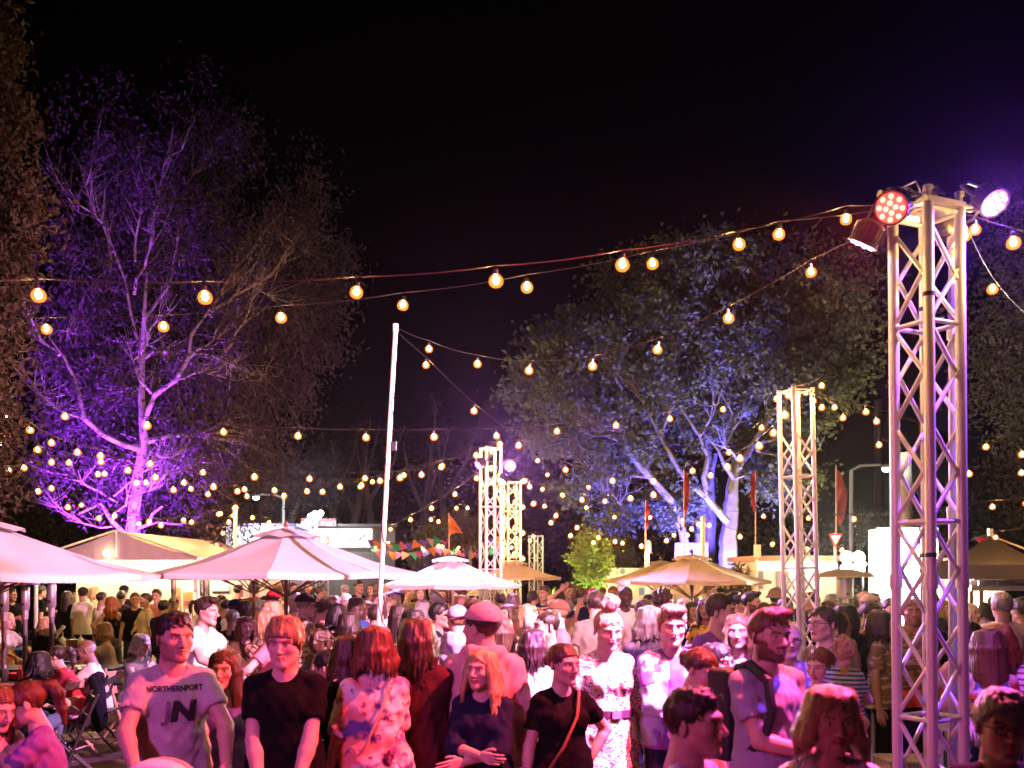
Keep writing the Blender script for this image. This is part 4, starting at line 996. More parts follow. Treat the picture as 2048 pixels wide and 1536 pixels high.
# extra lamp mast inside the near tower, with clamps
c1 = P(1906, Y_HOR, 5.86); mast = empty('lamp_mast', (c1.x, 5.86, 0), 'thick single pole standing inside the nearest truss tower', 'pole')
mb = MB(); mb.tube([(0, 0, 0), (0, 0, 4.06)], .024, 12); mb.obj('pole', galv, mast, smooth=True)
for z in (3.45, 3.98, 2.4):
    mb = MB(); mb.tube([(0, 0, z - .035), (0, 0, z + .035)], .034, 12); mb.box((.03, -.02, z), (.03, .05, .05)); mb.obj('clamp', alu, mast)
pb = MB(); pb.box((-.02, -.05, 3.62), (.045, .05, .20)); o = pb.obj('power_strip', black_plastic, mast)
for k in range(4):
    pb = MB(); pb.tube([(-.055, -.03, 3.55 + k * .045), (-.075, 0, 3.55 + k * .045), (-.04, .03, 3.55 + k * .045)], .004, 5); pb.obj('cable_tie', black_plastic, mast)
# top plate of the near tower
mb = MB(); mb.box((0, 0, 4.13), (.30, .30, .03)); mb.obj('top_plate', alu, T1)
for a in ((-.16, .02), (.16, -.03)):
    mb = MB(); mb.tube([(a[0] - .05, a[1] - .02, 4.155), (a[0] + .18 * (1 if a[0] > 0 else -1), a[1], 4.175)], .022, 10); mb.obj('lamp_arm', alu, T1, smooth=True)
for a in ((-.125, -.125), (.125, -.125), (.125, .125), (-.125, .125)):
    mb = MB(); mb.tube([(a[0], a[1], 4.11), (a[0], a[1], 4.19)], .018, 8); mb.tube([(a[0], a[1], 4.18), (a[0], a[1], 4.205)], .026, 8); mb.obj('spigot', alu, T1, smooth=True)
for k in range(5):   # loose cable loops on the tower top
    a = rnd.uniform(0, 6.28); pts = [(rnd.uniform(-.15, .15) + .06 * math.cos(t + a), rnd.uniform(-.1, .1), 4.20 + .05 * math.sin(t)) for t in np.linspace(0, 5, 9)]
    mb = MB(); mb.tube(pts, .0045, 5); mb.obj('cable_loop', black_plastic if k % 2 else galv, T1, smooth=True)
def pole(name, label, x0, y0, x1, y1, d, r, m, cat='pole', extra=None):
    b, t = P(x0, y0, d), P(x1, y1, d); dirv = (t - b); b0 = b - dirv * (b.z / dirv.z)
    root = empty(name, b0, label, cat)
    mb = MB(); mb.tube([(0, 0, 0), (t - b0) * .5, t - b0], r, 10); mb.obj('shaft', m, root, smooth=True); return root, t - b0
lp, tp = pole('light_pole', 'tall leaning white pole carrying bulb strings in front of umbrellas', 757, 1250, 791, 660, 10.0, .024, white_paint)
mb = MB(); mb.tube([tp + Vector((0, 0, -.02)), tp + Vector((0, 0, .06))], .03, 10); mb.obj('cap', white_paint, lp, smooth=True)
mb = MB(); pts = []
for k in range(40):
    u = k / 39; z = tp.z * (.95 - .75 * u); q = tp * (z / tp.z); pts.append(q + Vector((.028 * math.cos(k * .8), .028 * math.sin(k * .8), 0)) + (Vector((.05, 0, 0)) if k % 9 == 5 else Vector((0, 0, 0))))
mb.tube(pts, .005, 5); mb.obj('cable', black_plastic, lp, smooth=True)
mb = MB(); mb.box(tp * .74 + Vector((.05, 0, 0)), (.05, .05, .09)); mb.obj('junction_plug', black_plastic, lp)
sp, tsp = pole('light_pole', 'short white pole with bulbs behind the large umbrella', 470, 1150, 471, 1012, 24.0, .045, white_paint)
wp, twp = pole('light_pole', 'slim white post behind the tan umbrella and notice board', 1406, 1200, 1406, 1032, 22.0, .05, white_paint)
pole('timber_pole', 'dark timber power pole beyond the truss tower', 1752, 1150, 1757, 800, 42.0, .15, dark_bark)
pole('concrete_pole', 'thick grey pole rising behind the bright white truck', 1815, 1150, 1810, 905, 22.0, .14, mat('concrete_post', (.34, .35, .31), .85))
def street_lamp(label, x, y, d, right=1, s=1.0):
    t = P(x, y, d); root = empty('street_lamp', (t.x + right * 1.2, d, 0), label, 'street lamp')
    mb = MB(); mb.tube([(0, 0, 0), (0, 0, t.z - .1), (-right * .3, 0, t.z + .06), (-right * 1.0, 0, t.z + .1)], [.09, .06, .05, .04], 8); mb.obj('post', galv, root, smooth=True)
    mb = MB(); mb.lathe([(.02, .12), (.16, .08), (.19, .0), (.15, -.03)], (-right * 1.2, 0, t.z), 14); mb.obj('lamp_housing', galv, root, smooth=True)
    mb = MB(); mb.lathe([(.14, -.03), (.15, -.06), (.09, -.13), (.01, -.15)], (-right * 1.2, 0, t.z), 14); mb.obj('lamp_glass', emis('street_lamp_glow', (.85, 1.0, .92), 9), root, smooth=True)
    return root
street_lamp('lit street lamp with cold white head left of the near tower', 1773, 935, 34, -1)
street_lamp('distant lit street lamp over the bulbs by the gum tree', 512, 993, 44, 1)
# flags
def flag(label, x, ytop, ybot, d, col, w_px, h_px, kind='feather', pole_m=None, lean=0.0):
    s = S(d); t, b = P(x, ytop, d), P(x, ybot, d); root = empty('flag', (t.x, d, 0), label, 'flag', 'coloured flags on poles')
    mb = MB(); mb.tube([(0, 0, 0), (lean, 0, t.z)], [.024, .014], 8); mb.obj('flag_pole', pole_m or mat('flag_stick', (.45, .30, .20), .6), root, smooth=True)
    w, h = w_px / s, h_px / s; nx_, nz_ = 8, 14; v = []; f = []
    for j in range(nz_ + 1):
        for i in range(nx_ + 1):
            u, q = i / nx_, j / nz_
            if kind == 'tri': ww, zz = w * u, t.z - .04 - h * (q * (1 - u) + u * .55 * 1.0 + 0 * q) - h * .35 * u * u
            elif kind == 'limp': ww, zz = w * u * (.35 + .65 * math.sin(math.pi * min(q * 1.05, 1))), t.z - .04 - h * q - h * .12 * u
            else: ww, zz = w * u * (.25 + .75 * math.sin(math.pi * (.15 + .8 * q))), t.z - .03 - h * q
            v.append((lean * zz / t.z + ww, .10 * math.sin(u * 5 + q * 7) * (w * 2) + .04 * math.sin(q * 13), zz))
    for j in range(nz_):
        for i in range(nx_): f.append((j * (nx_ + 1) + i, j * (nx_ + 1) + i + 1, (j + 1) * (nx_ + 1) + i + 1, (j + 1) * (nx_ + 1) + i))
    o = link('cloth', mesh_np('cloth', v, f), root, m=mat('flag_' + col, {'red': (.30, .02, .02), 'orange': (.62, .20, .05), 'striped': (.20, .025, .02)}[col], .8, trans=.35, var=.15))  # striped entry's red is darkened: lack of light put into the cloth
    md = o.modifiers.new('thick', 'SOLIDIFY'); md.thickness = .006
    return root
flag('orange triangular flag on a thin pole above the white umbrella', 898, 1026, 1130, 24, 'orange', 27, 42, 'tri')
flag('red flag on a tall pole right of the notice board pole', 1368, 940, 1110, 24, 'red', 11, 85, 'feather')
flag('red flag on the pole left of the middle truss tower', 1511, 942, 1110, 24, 'red', -10, 80, 'feather')
flag('thin red flag on the leftmost flag pole by the blue foliage', 1291, 1000, 1110, 25, 'red', 8, 55, 'feather')
flag('limp striped red flag hanging on the pole above the give way sign', 1672, 930, 1075, 24, 'striped', 24, 108, 'limp')
# give way sign
q = P(1671, 1070, 22); gw = empty('give_way_sign', (q.x, 22, 0), 'red and white triangular give way sign near the floodlight', 'road sign')
mb = MB(); mb.tube([(0, .03, 0), (0, .03, q.z + .05)], .03, 8); mb.obj('post', galv, gw, smooth=True)
w_ = .16; mb = MB(); mb.prism([(-w_, 0), (w_, 0), (0, -2 * w_)], -.005, .005, c=(0, 0, q.z + .03)); mb.obj('sign_border', mat('sign_red', (.55, .04, .04), .45, var=0), gw)
mb = MB(); mb.prism([(-w_ * .66, -.045), (w_ * .66, -.045), (0, -.045 - w_ * 1.32)], -.010, -.006, c=(0, 0, q.z + .03)); mb.obj('sign_face', mat('sign_white', (.75, .74, .72), .45, var=0), gw)
def text(txt, size, m, parent, loc, rot=(math.pi / 2, 0, 0), name='lettering', depth=.002, align='CENTER', bold=0.0, shear=0.0):
    cu = bpy.data.curves.new(name, 'FONT'); cu.body = txt; cu.size = size; cu.offset = bold; cu.shear = shear; cu.extrude = depth; cu.align_x = align; cu.align_y = 'CENTER'
    cu.materials.append(m); o = bpy.data.objects.new(name, cu); COL.objects.link(o); me = bpy.data.meshes.new_from_object(o.evaluated_get(bpy.context.evaluated_depsgraph_get())); bpy.data.objects.remove(o)
    return link(name, me, parent, loc, rot)
text('GIVE\nWAY', .055, black_plastic, gw, (0, -.012, q.z - .08))
# ------------------------------------------------------------------ market umbrellas
canvas = mat('umbrella_canvas', (.70, .66, .62), .8, var=.06, vscale=3, bump=.2, bscale=60, trans=.22, spec=.1)
tan_canvas = mat('tan_canvas', (.72, .60, .44), .8, var=.06, vscale=3, bump=.2, bscale=60, trans=.22, spec=.1)
wood_pole = mat('varnished_wood', (.16, .075, .035), .45, var=.25, vscale=5, stretch=(4, 4, .5))
def umbrella(label, x, yapex, d, R, zrim, m, rot=0.0, n=8, pole_r=.024, vent=True):
    a = P(x, yapex, d); za = a.z; root = empty('market_umbrella', (a.x, d, 0), label, 'umbrella', 'market umbrellas', math.radians(rot))
    st = 2 * math.pi / n; N_, M_ = 9, 8; v = []; f = []; zv = za - .10
    r0 = .15 * R if vent else .02; z0 = za - (za - zrim) * r0 / R * 1.05 - .03
    for j in range(N_ + 1):
        u = j / N_; r = r0 + (R - r0) * u
        for i in range(M_ + 1):
            q = i / M_; an = (q - .5) * st; rr = r * (math.cos(st / 2) / math.cos(an)); e = 1 - (2 * q - 1) ** 2
            rr -= e * .05 * R * u * u * .6
            z = z0 + (zrim - z0) * u - .045 * math.sin(math.pi * u) * R * .5 - e * .04 * R * u * (1.15 - u) + .006 * math.sin(9 * u + 5 * q)
            v.append((rr * math.cos(an), rr * math.sin(an), z))
    W_ = M_ + 1
    for i in range(M_ + 1):
        p = v[N_ * W_ + i]; v.append((p[0] * .995, p[1] * .995, p[2] - .045))
    for j in range(N_ + 1):
        for i in range(M_): f.append((j * W_ + i, (j + 1) * W_ + i, (j + 1) * W_ + i + 1, j * W_ + i + 1))
    gm = mesh_np('canopy_panel', v, f)
    rb = MB(); rb.tube([(.05, 0, zrim + .17), (R * .55, 0, z0 + (zrim - z0) * .52 - .10), (R * .985, 0, zrim - .012)], .011, 6); rm = rb.mesh('rib', True)
    stt = MB(); stt.tube([(.03, 0, zrim - .25), (R * .52, 0, z0 + (zrim - z0) * .50 - .09)], .009, 6); sm = stt.mesh('strut', True)
    for k in range(n):
        o = link('canopy_panel', gm, root, None, (0, 0, k * st), m)
        link('rib', rm, root, None, (0, 0, (k + .5) * st), wood_pole); link('strut', sm, root, None, (0, 0, (k + .5) * st), wood_pole)
    if vent:
        v = []; f = []
        for j in range(4):
            for i in range(n * 4):
                an = 2 * math.pi * i / (n * 4); r = .01 + .25 * R * j / 3; v.append((r * math.cos(an), r * math.sin(an), za - .015 - .072 * R * (j / 3) ** 1.2 + .018 * (j / 3) * math.cos(n * an)))
        q = n * 4
        for j in range(3):
            for i in range(q): f.append((j * q + i, (j + 1) * q + i, (j + 1) * q + (i + 1) % q, j * q + (i + 1) % q))
        link('vent_cap', mesh_np('vent_cap', v, f), root, m=m)
    mb = MB(); mb.tube([(0, 0, .05), (0, 0, za - .02)], pole_r, 12); mb.obj('pole', wood_pole, root, smooth=True)
    mb = MB(); mb.lathe([(.012, -.02), (.03, .01), (.022, .035), (.008, .06), (.002, .065)], (0, 0, za), 10); mb.obj('finial', wood_pole, root, smooth=True)
    mb = MB(); mb.lathe([(.30, 0), (.30, .05), (.06, .07), (.045, .40), (.02, .40)], (0, 0, 0), 16); mb.obj('base', black_steel, root, smooth=True)
    return root
U1 = umbrella('large cream umbrella cut by the left edge of the photo', -52, 1030, 9.4, 1.72, 2.02, canvas, 12)
U2 = umbrella('largest cream umbrella, pink lit, above the boy in black', 572, 1052, 11.6, 1.58, 2.03, canvas, 22.5 + 6)
umbrella('cream umbrella half hidden behind the largest one', 508, 1108, 14.6, 1.30, 2.0, canvas, 10)
U4 = umbrella('glaring white umbrella just left of the lit truss tower', 901, 1110, 15.0, 1.06, 1.86, canvas, 14, pole_r=.02)
umbrella('pale umbrella behind the lit truss tower', 1030, 1120, 20.0, .98, 1.95, tan_canvas, 0, pole_r=.02)
U6 = umbrella('tan umbrella in front of the notice board', 1384, 1106, 15.0, 1.16, 1.92, tan_canvas, 8, pole_r=.02)
umbrella('tan umbrella peeping out behind the other tan one', 1322, 1119, 19.0, 1.10, 1.90, tan_canvas, 30, pole_r=.02)
# ------------------------------------------------------------------ marquee
vinyl = mat('marquee_vinyl', (.46, .38, .45), .55, var=.07, vscale=2, bump=.25, bscale=5, stretch=(3, 3, .6), spec=.3)  # mauve of the pink light put into the colour of white vinyl
cream_wall = mat('cream_wall', (.70, .64, .50), .7, var=.06, vscale=2)
TD = 20.0
tl = P(150, 1115, TD); tr_ = P(452, 1112, TD); ta = P(234, 1062, TD)
mq = empty('marquee', ((tl.x + tr_.x) / 2, TD, 0), 'white gabled marquee with cream front wall under the purple tree', 'marquee'); mo = mq.location
zE, zA = 2.36, ta.z; hwid = 1.62; ax_ = -7.9 - mo.x
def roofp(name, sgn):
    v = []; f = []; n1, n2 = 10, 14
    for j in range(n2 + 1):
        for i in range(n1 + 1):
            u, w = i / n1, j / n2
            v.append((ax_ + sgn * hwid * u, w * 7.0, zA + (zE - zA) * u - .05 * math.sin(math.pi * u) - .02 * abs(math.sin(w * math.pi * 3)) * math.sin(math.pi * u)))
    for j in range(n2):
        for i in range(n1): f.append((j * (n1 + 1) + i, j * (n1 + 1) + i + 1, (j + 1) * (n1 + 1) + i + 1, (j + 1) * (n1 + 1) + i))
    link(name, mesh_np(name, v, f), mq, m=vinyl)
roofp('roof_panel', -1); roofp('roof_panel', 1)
v = []; f = []; n1 = 44
for i in range(n1 + 1):
    u = i / n1 * 2 - 1; zt = zA + (zE - zA) * abs(u) - .05 * math.sin(math.pi * abs(u))
    for k in range(5): v.append((ax_ + hwid * u, .03 + .018 * math.sin(i * 1.9) * (k / 4), zt + (zE - .06 - zt) * k / 4))
for i in range(n1):
    for k in range(4): f.append((i * 5 + k, i * 5 + k + 1, (i + 1) * 5 + k + 1, (i + 1) * 5 + k))
link('gable_curtain', mesh_np('gable_curtain', v, f), mq, m=vinyl)
mb = MB(); mb.tube([(ax_ - hwid, -.02, zE), (ax_, -.02, zA + .015), (ax_ + hwid, -.02, zE)], .022, 8); mb.tube([(ax_, -.03, zA), (ax_, -.03, zE)], .02, 8); mb.obj('gable_frame', alu, mq, smooth=True)
for x in (-hwid, hwid):
    mb = MB(); mb.tube([(ax_ + x, 0, 0), (ax_ + x, 0, zE)], .04, 8); mb.obj('leg', alu, mq, smooth=True)
mb = MB(); mb.box((ax_ + .80, 1.30, 1.22), (hwid * 2 + 1.1, .06, 2.3)); mb.obj('wall', cream_wall, mq)
mb = MB(); mb.box((ax_ + .03, -.06, 1.935), (1.12, .06, .10)); mb.obj('name_board', black_steel, mq)
q = P(213, 1106, TD - .1); mb = MB(); mb.lathe([(.01, .05), (.05, .03), (.055, -.03), (.02, -.06)], (q.x - mo.x, -.12, q.z), 10); mb.obj('lamp', emis('warm_lamp', (1, .70, .35), 18), mq, smooth=True)
pq = P(225, 1150, TD - .25); mb = MB(); mb.lathe([(.01, .03), (.06, .02), (.06, -.02), (.01, -.03)], (pq.x - mo.x + .0, -.30, 1.92), 10); 
[point('marquee_lamp', (mo.x + ax_ + u, TD + .42, 2.22), 42, (1, .80, .50), .05) for u in (-1.0, .3, 1.5)]
# timber side strip and posters on the wall
def wall_board(name, label, cat, x0, x1, y0, y1, d, m, th=.03):
    a, b = P(x0, y0, d), P(x1, y1, d); root = empty(name, ((a.x + b.x) / 2, d, b.z), label, cat)
    mb = MB(); mb.box((0, 0, (a.z - b.z) / 2), (abs(b.x - a.x), th, a.z - b.z)); mb.obj('board', m, root); root['_w'] = 0; del root['_w']
    return root, abs(b.x - a.x), a.z - b.z
PD = TD + 1.26
mb_, w, h = wall_board('menu_board', 'narrow dark menu board hung on the cream wall', 'menu board', 400, 419, 1157, 1192, PD, black_steel)
for k in range(9):
    mb = MB(); mb.box((rnd.uniform(-.01, .01), -.018, h - .05 - k * h * .085), (w * rnd.uniform(.5, .8), .004, .010)); mb.obj('menu_line', mat('chalk', (.6, .58, .55), .8), mb_)
mb_, w, h = wall_board('menu_board', 'dark menu poster at the wall corner left of the pale poster', 'menu board', 388, 399, 1155, 1184, PD, mat('dark_poster', (.10, .09, .09), .6))
for k in range(7):
    mb = MB(); mb.box((0, -.018, h - .03 - k * h * .12), (w * .7, .004, .012)); mb.obj('menu_line', MATS['chalk'], mb_)
ps, w, h = wall_board('poster', 'pale landscape poster with dark foot strip on the cream wall', 'poster', 425, 459, 1153, 1187, PD, mat('poster_pale', (.55, .52, .58), .5, var=.12, vscale=3))
mb = MB(); mb.box((0, -.018, .025), (w * .99, .005, .05)); mb.obj('foot_strip', black_steel, ps)
for k in range(6):
    mb = MB(); mb.box((-w * .36 + k * w * .145, -.018, h * (.74 - .22 * math.sin(k / 5 * math.pi))), (.02, .004, .03)); mb.obj('bunting_print', mat('print_red', (.40, .12, .16), .6), ps)
for i, (x, y, lb) in enumerate([(352, 1187, 'orange paper sign leaning by the queue at the cream wall'), (376, 1196, 'orange and red menu card stand in front of the cream wall')]):
    mb_, w, h = wall_board('menu_stand', lb, 'menu stand', x - 10, x + 10, y - 12, y + 22, PD - .6, mat('kraft_card', (.52, .30, .12), .8))
    mb = MB(); mb.box((0, -.018, h * .35), (w * .8, .004, h * .25)); mb.obj('print_block', mat('print_red', (.4, .12, .16), .6), mb_)
    for s_ in (-1, 1):
        g = MB(); g.tube([(s_ * w * .4, .02, 0), (s_ * w * .45, .1, -mb_.location.z)], .012, 6); g.obj('leg', wood_pole, mb_)
q = P(238, 1150, TD); 
# ------------------------------------------------------------------ far stage and stalls on the left
stall_white = mat('stall_white', (.62, .63, .66), .55, var=.06)
def box_building(name, label, cat, x0, x1, ytop, d, depth, m, ribs=0, roof=None, rib_m=None):
    a, b = P(x0, ytop, d), P(x1, ytop, d); root = empty(name, ((a.x + b.x) / 2, d, 0), label, cat); w = b.x - a.x
    mb = MB(); mb.box((0, depth / 2, a.z / 2), (w, depth, a.z)); mb.obj('wall', m, root)
    if ribs:
        g = MB(); g.box((0, -.02, a.z * .5), (.05, .04, a.z * .96)); gm = g.mesh('rib')
        for k in range(ribs): link('rib', gm, root, (-w / 2 + w * (k + .5) / ribs, 0, 0), m=rib_m or m)
    if roof:
        mb = MB(); mb.box((0, depth / 2 - .15, a.z + .06), (w + .3, depth + .5, .12)); mb.obj('roof', roof, root)
    return root, w, a.z
dark_roof = mat('dark_roof', (.09, .08, .08), .7)
fs, w, h = box_building('food_stall', 'white panelled stall with lilac roof edge behind the big umbrella', 'stall', 452, 590, 1054, 40.0, 3.0, stall_white, ribs=9, roof=mat('lilac_lit_edge', (.35, .28, .60), .5))  # purple light on the roof edge put into its colour
for k in range(3):
    g = MB(); g.lathe([(.02, .06), (.09, .03), (.09, -.03), (.02, -.06)], (-w * .3 + k * w * .28, -.35, h - .25), 10); g.obj('lamp', emis('cool_lamp', (.9, .97, 1.0), 16), fs, smooth=True)
point('stall_lamp', (fs.location.x, 38.8, h - .3), 130, (.9, .95, 1.0), .2)
stg, w, h = box_building('stage', 'long low stage building with a lit white banner far behind', 'building', 596, 790, 1054, 43.0, 5.0, mat('stage_wall', (.16, .13, .12), .8), roof=dark_roof)
bx0, bx1 = P(604, 1058, 42.9), P(744, 1094, 42.9)
bn = empty('lit_banner', ((bx0.x + bx1.x) / 2, 42.86, bx1.z), 'glowing white banner strip with dark scribbles behind the umbrella', 'banner')
w = bx1.x - bx0.x; h = bx0.z - bx1.z
mb = MB(); mb.box((0, 0, h / 2), (w, .08, h)); mb.obj('panel', emis('banner_glow', (.95, 1.0, .96), 1.5), bn)
for k in range(9):
    cx = -w * .12 + k * w * .042; g = MB(); g.tube([(cx + rnd.uniform(-.05, .05), -.05, h * (.25 + .6 * j / 4) + rnd.uniform(-.05, .05)) for j in range(5)], .02, 5); g.obj('scribble', black_plastic, bn)
g = MB(); g.tube([(w * .32, -.05, h * .35), (w * .35, -.05, h * .6), (w * .37, -.05, h * .5), (w * .40, -.05, h * .7)], .05, 6); g.obj('blue_mark', mat('print_blue', (.10, .20, .5), .6), bn)
# flower strip of coloured shapes above the banner
fx0, fx1 = P(602, 1037, 42.5), P(672, 1052, 42.5)
fl = empty('decorated_board', ((fx0.x + fx1.x) / 2, 42.5, fx1.z), 'board of pink and white paper shapes above the lit banner', 'board')
w, h = fx1.x - fx0.x, fx0.z - fx1.z
mb = MB(); mb.box((0, .05, h / 2), (w, .06, h)); mb.obj('board', mat('board_dark', (.2, .12, .14), .8), fl)
for k in range(24):
    g = MB(); g.lathe([(.01, 0), (rnd.uniform(.05, .09), .01), (.01, .03)], (rnd.uniform(-w / 2, w / 2), .0, rnd.uniform(0, h)), 7, Matrix.Rotation(math.pi / 2, 3, 'X')); g.obj('paper_shape', rnd.choice([mat('paper_pink', (.6, .2, .32), .8), mat('paper_white', (.75, .7, .7), .8), mat('paper_red', (.5, .08, .1), .8)]), fl)
q = P(632, 1032, 42.0); fd = empty('floodlight', (q.x, 42.0, 0), 'cluster of cold white floodlights on a mast behind the big umbrella', 'floodlight')
mb = MB(); mb.tube([(0, 0, 0), (0, 0, q.z)], .05, 8); mb.obj('mast', galv, fd, smooth=True)
for dx, dz in ((-.18, -.02), (-.02, .08), (.10, -.05), (.22, .10)):
    g = MB(); g.lathe([(.02, -.05), (.11, -.02), (.12, .06), (.03, .08)], (dx, -.1, q.z + dz), 12, Matrix.Rotation(math.pi / 2, 3, 'X')); g.obj('lamp_head', emis('flood_glow', (.86, 1.0, 1.0), 30), fd, smooth=True)
point('floodlight_lamp', (q.x, 41.6, q.z), 500, (.88, .98, 1.0), .2)
# picket fence in mid ground
pf0, pf1 = P(770, 1196, 27.0), P(960, 1196, 27.0); pf = empty('picket_fence', (pf0.x, 27.0, 0), 'low white picket fence behind the seated crowd', 'fence'); n_ = 22; pm = MB()
pm.prism([(-.045, 0), (.045, 0), (.045, 1.02), (0, 1.10), (-.045, 1.02)], -.012, .012); pmm = pm.mesh('picket')
for k in range(n_): link('picket', pmm, pf, ((pf1.x - pf0.x) * k / (n_ - 1), 0, 0), m=white_paint)
for z in (.3, .8):
    g = MB(); g.box(((pf1.x - pf0.x) / 2, .03, z), (pf1.x - pf0.x, .03, .07)); g.obj('rail', white_paint, pf)
# row of white tabletops / seats by the dark garden
for k in range(5):
    q = P(948 + k * 15, 1188 - k * 5.5, 25.5); g = empty('stacked_chair', (q.x, 25.5, 0), ('leftmost', 'second', 'middle', 'fourth', 'rightmost')[k] + ' white chair from the left in the tilted row behind the pale umbrella', 'chair', 'white chairs behind the pale umbrella')
    mb = MB(); mb.box((0, 0, q.z - .02), (.36, .36, .04)); mb.obj('seat', white_paint, g)
    for sx in (-.15, .15):
        for sy in (-.15, .15):
            mb = MB(); mb.tube([(sx, sy, 0), (sx, sy, q.z - .04)], .018, 6); mb.obj('leg', white_paint, g)
    mb = MB(); mb.box((0, .17, q.z + .12), (.36, .03, .22)); mb.obj('backrest', white_paint, g)
# ------------------------------------------------------------------ mural wall, bar and stalls on the right
concrete = mat('concrete_wall', (.40, .33, .27), .85, var=.18, vscale=1.2, bump=.3, bscale=12)
mural, w, h = box_building('mural_wall', 'tilted pale mural wall with dark round dots right of the green tree', 'wall', 1206, 1500, 1136, 26.0, .35, concrete)
for x, y, r in ((1245, 1143, .075), (1242, 1170, .10)):
    q = P(x, y, 25.98); g = MB(); g.lathe([(r, -.006), (r, .006)], (q.x - mural.location.x, -.006, q.z), 20, Matrix.Rotation(math.pi / 2, 3, 'X')); g.obj('painted_dot', mat('dot_grey', (.10, .12, .12), .7), mural)
for x0, x1, y0, y1, c in ((1278, 1292, 1176, 1190, 'denim'), (1310, 1322, 1172, 1190, 'mustard'), (1385, 1410, 1180, 1188, 'rose'), (1345, 1352, 1188, 1204, 'taupe')):
    a, b = P(x0, y0, 25.96), P(x1, y1, 25.96); g = MB(); g.box(((a.x + b.x) / 2 - mural.location.x, -.02, (a.z + b.z) / 2), (b.x - a.x, .02, a.z - b.z)); g.obj('wall_notice', mat('notice_' + c, CLOTH[c], .7), mural)
bw, w, h = box_building('rear_wall', 'long low concrete wall behind the tan umbrellas', 'wall', 1330, 1700, 1128, 31.0, .4, mat('rear_concrete', (.28, .25, .23), .9, var=.2))  # duller concrete than the mural wall
bar, w, h = box_building('bar_container', 'white container bar with grey door panels behind the truss tower', 'stall', 1512, 1672, 1122, 24.0, 2.4, mat('bar_white', (.66, .62, .54), .6, var=.05), roof=mat('bar_roof', (.45, .25, .16), .7))
for x0, x1 in ((1498 + 14, 1526), (1553, 1577), (1600, 1612)):
    a, b = P(x0, 1142, 23.97), P(x1, 1178, 23.97); g = MB(); g.box(((a.x + b.x) / 2 - bar.location.x, -.03, (a.z + b.z) / 2), (b.x - a.x, .05, a.z - b.z)); g.obj('door_panel', mat('door_grey', (.20, .17, .20), .6), bar)
g = MB(); g.box((0, -.06, P(0, 1132, 24).z), (w, .06, .17)); g.obj('fascia', emis('fascia_lit', (1.0, .88, .62), 1.3), bar)
g = MB(); g.box((0, -.45, 1.22), (w, .5, .06)); g.obj('counter', white_paint, bar)
point('bar_lamp', (bar.location.x + .2, 23.2, 2.15), 40, (1, .82, .52), .15)
point('mural_lamp', (P(1300, 1100, 24.6).x, 24.6, 2.5), 110, (1, .60, .38), .15)
# palm-like dark planting between wall and bar
plv, plf = [], []
tree('potted_shrub', 'spiky dark shrub between the tan umbrella and the bar', 24.6, [[(1475, 1200, .04), (1476, 1150, .03)]], [(1462, 1160, 22, 24), (1488, 1165, 20, 24), (1476, 1145, 20, 14)], dark_bark, dull_leaf, (.22, .04), 26, 20, .12, seed=41, limb_r=.015)
nb, w, h = wall_board('notice_board', 'pale notice board with rounded frame and small dark emblem', 'notice board', 1350, 1415, 1087, 1118, 29.0, mat('board_salmon', (.55, .33, .22), .7), .05)
g = MB(); g.tube([(-w / 2, -.03, 0), (-w / 2, -.03, h), (w / 2, -.03, h), (w / 2, -.03, 0), (-w / 2, -.03, 0)], .03, 6); g.obj('frame', mat('board_frame', (.6, .42, .28), .6), nb)
g = MB(); g.prism([(-.05, -.05), (.05, -.05), (.07, 0), (.02, .0), (0, .08), (-.02, .0), (-.07, 0)], -.03, -.027, c=(-.02, -.01, h * .5)); g.obj('emblem', black_plastic, nb)
for sx in (-1, 1):
    g = MB(); g.box((sx * w * .4, .03, -nb.location.z / 2), (.07, .05, nb.location.z)); g.obj('post', wood_pole, nb)
q = P(1296, 1106, 25.0); rs_ = empty('red_box_sign', (q.x, 25.0, 0), 'small red box sign on a white post left of the tan umbrellas', 'sign')
g = MB(); g.tube([(0, 0, 0), (0, 0, q.z)], .035, 8); g.obj('post', white_paint, rs_); g = MB(); g.box((0, 0, q.z + .13), (.14, .10, .26)); g.obj('box', mat('box_red', (.5, .05, .06), .5), rs_)
q = P(1514, 1118, 23.2); cs_ = empty('cream_box_sign', (q.x, 23.2, 0), 'small cream box on a post above the bar roof', 'sign')
g = MB(); g.tube([(0, 0, 0), (0, 0, q.z)], .03, 8); g.obj('post', white_paint, cs_); g = MB(); g.box((0, -.03, q.z + .18), (.14, .10, .30)); g.obj('box', mat('bar_white', (.66, .62, .54)), cs_)
# food truck, overexposed
tkx0, tkx1 = P(1756, 1058, 19.0), P(1872, 1058, 19.0)
ft = empty('food_trailer', ((tkx0.x + tkx1.x) / 2, 19.0, 0), 'white box food trailer glaring under floodlights behind the tower', 'trailer'); w = tkx1.x - tkx0.x; h = tkx0.z
truck_white = mat('truck_white', (.80, .80, .78), .4, var=.03)
g = MB(); g.box((0, .25, .55 + (h - .55) / 2), (w, .5, h - .55)); g.obj('body', truck_white, ft)
for x in (-w / 2, w / 2):
    g = MB(); g.box((x, -.012, .55 + (h - .55) / 2), (.05, .05, h - .5)); g.obj('corner_post', galv, ft)
for z in (h, .58):
    g = MB(); g.box((0, -.016, z), (w + .05, .05, .05)); g.obj('rail', galv, ft)
g = MB(); g.box((0, -.006, 1.62), (.02, .03, h - 1.2)); g.obj('door_seam', mat('seam', (.2, .2, .2), .6), ft)
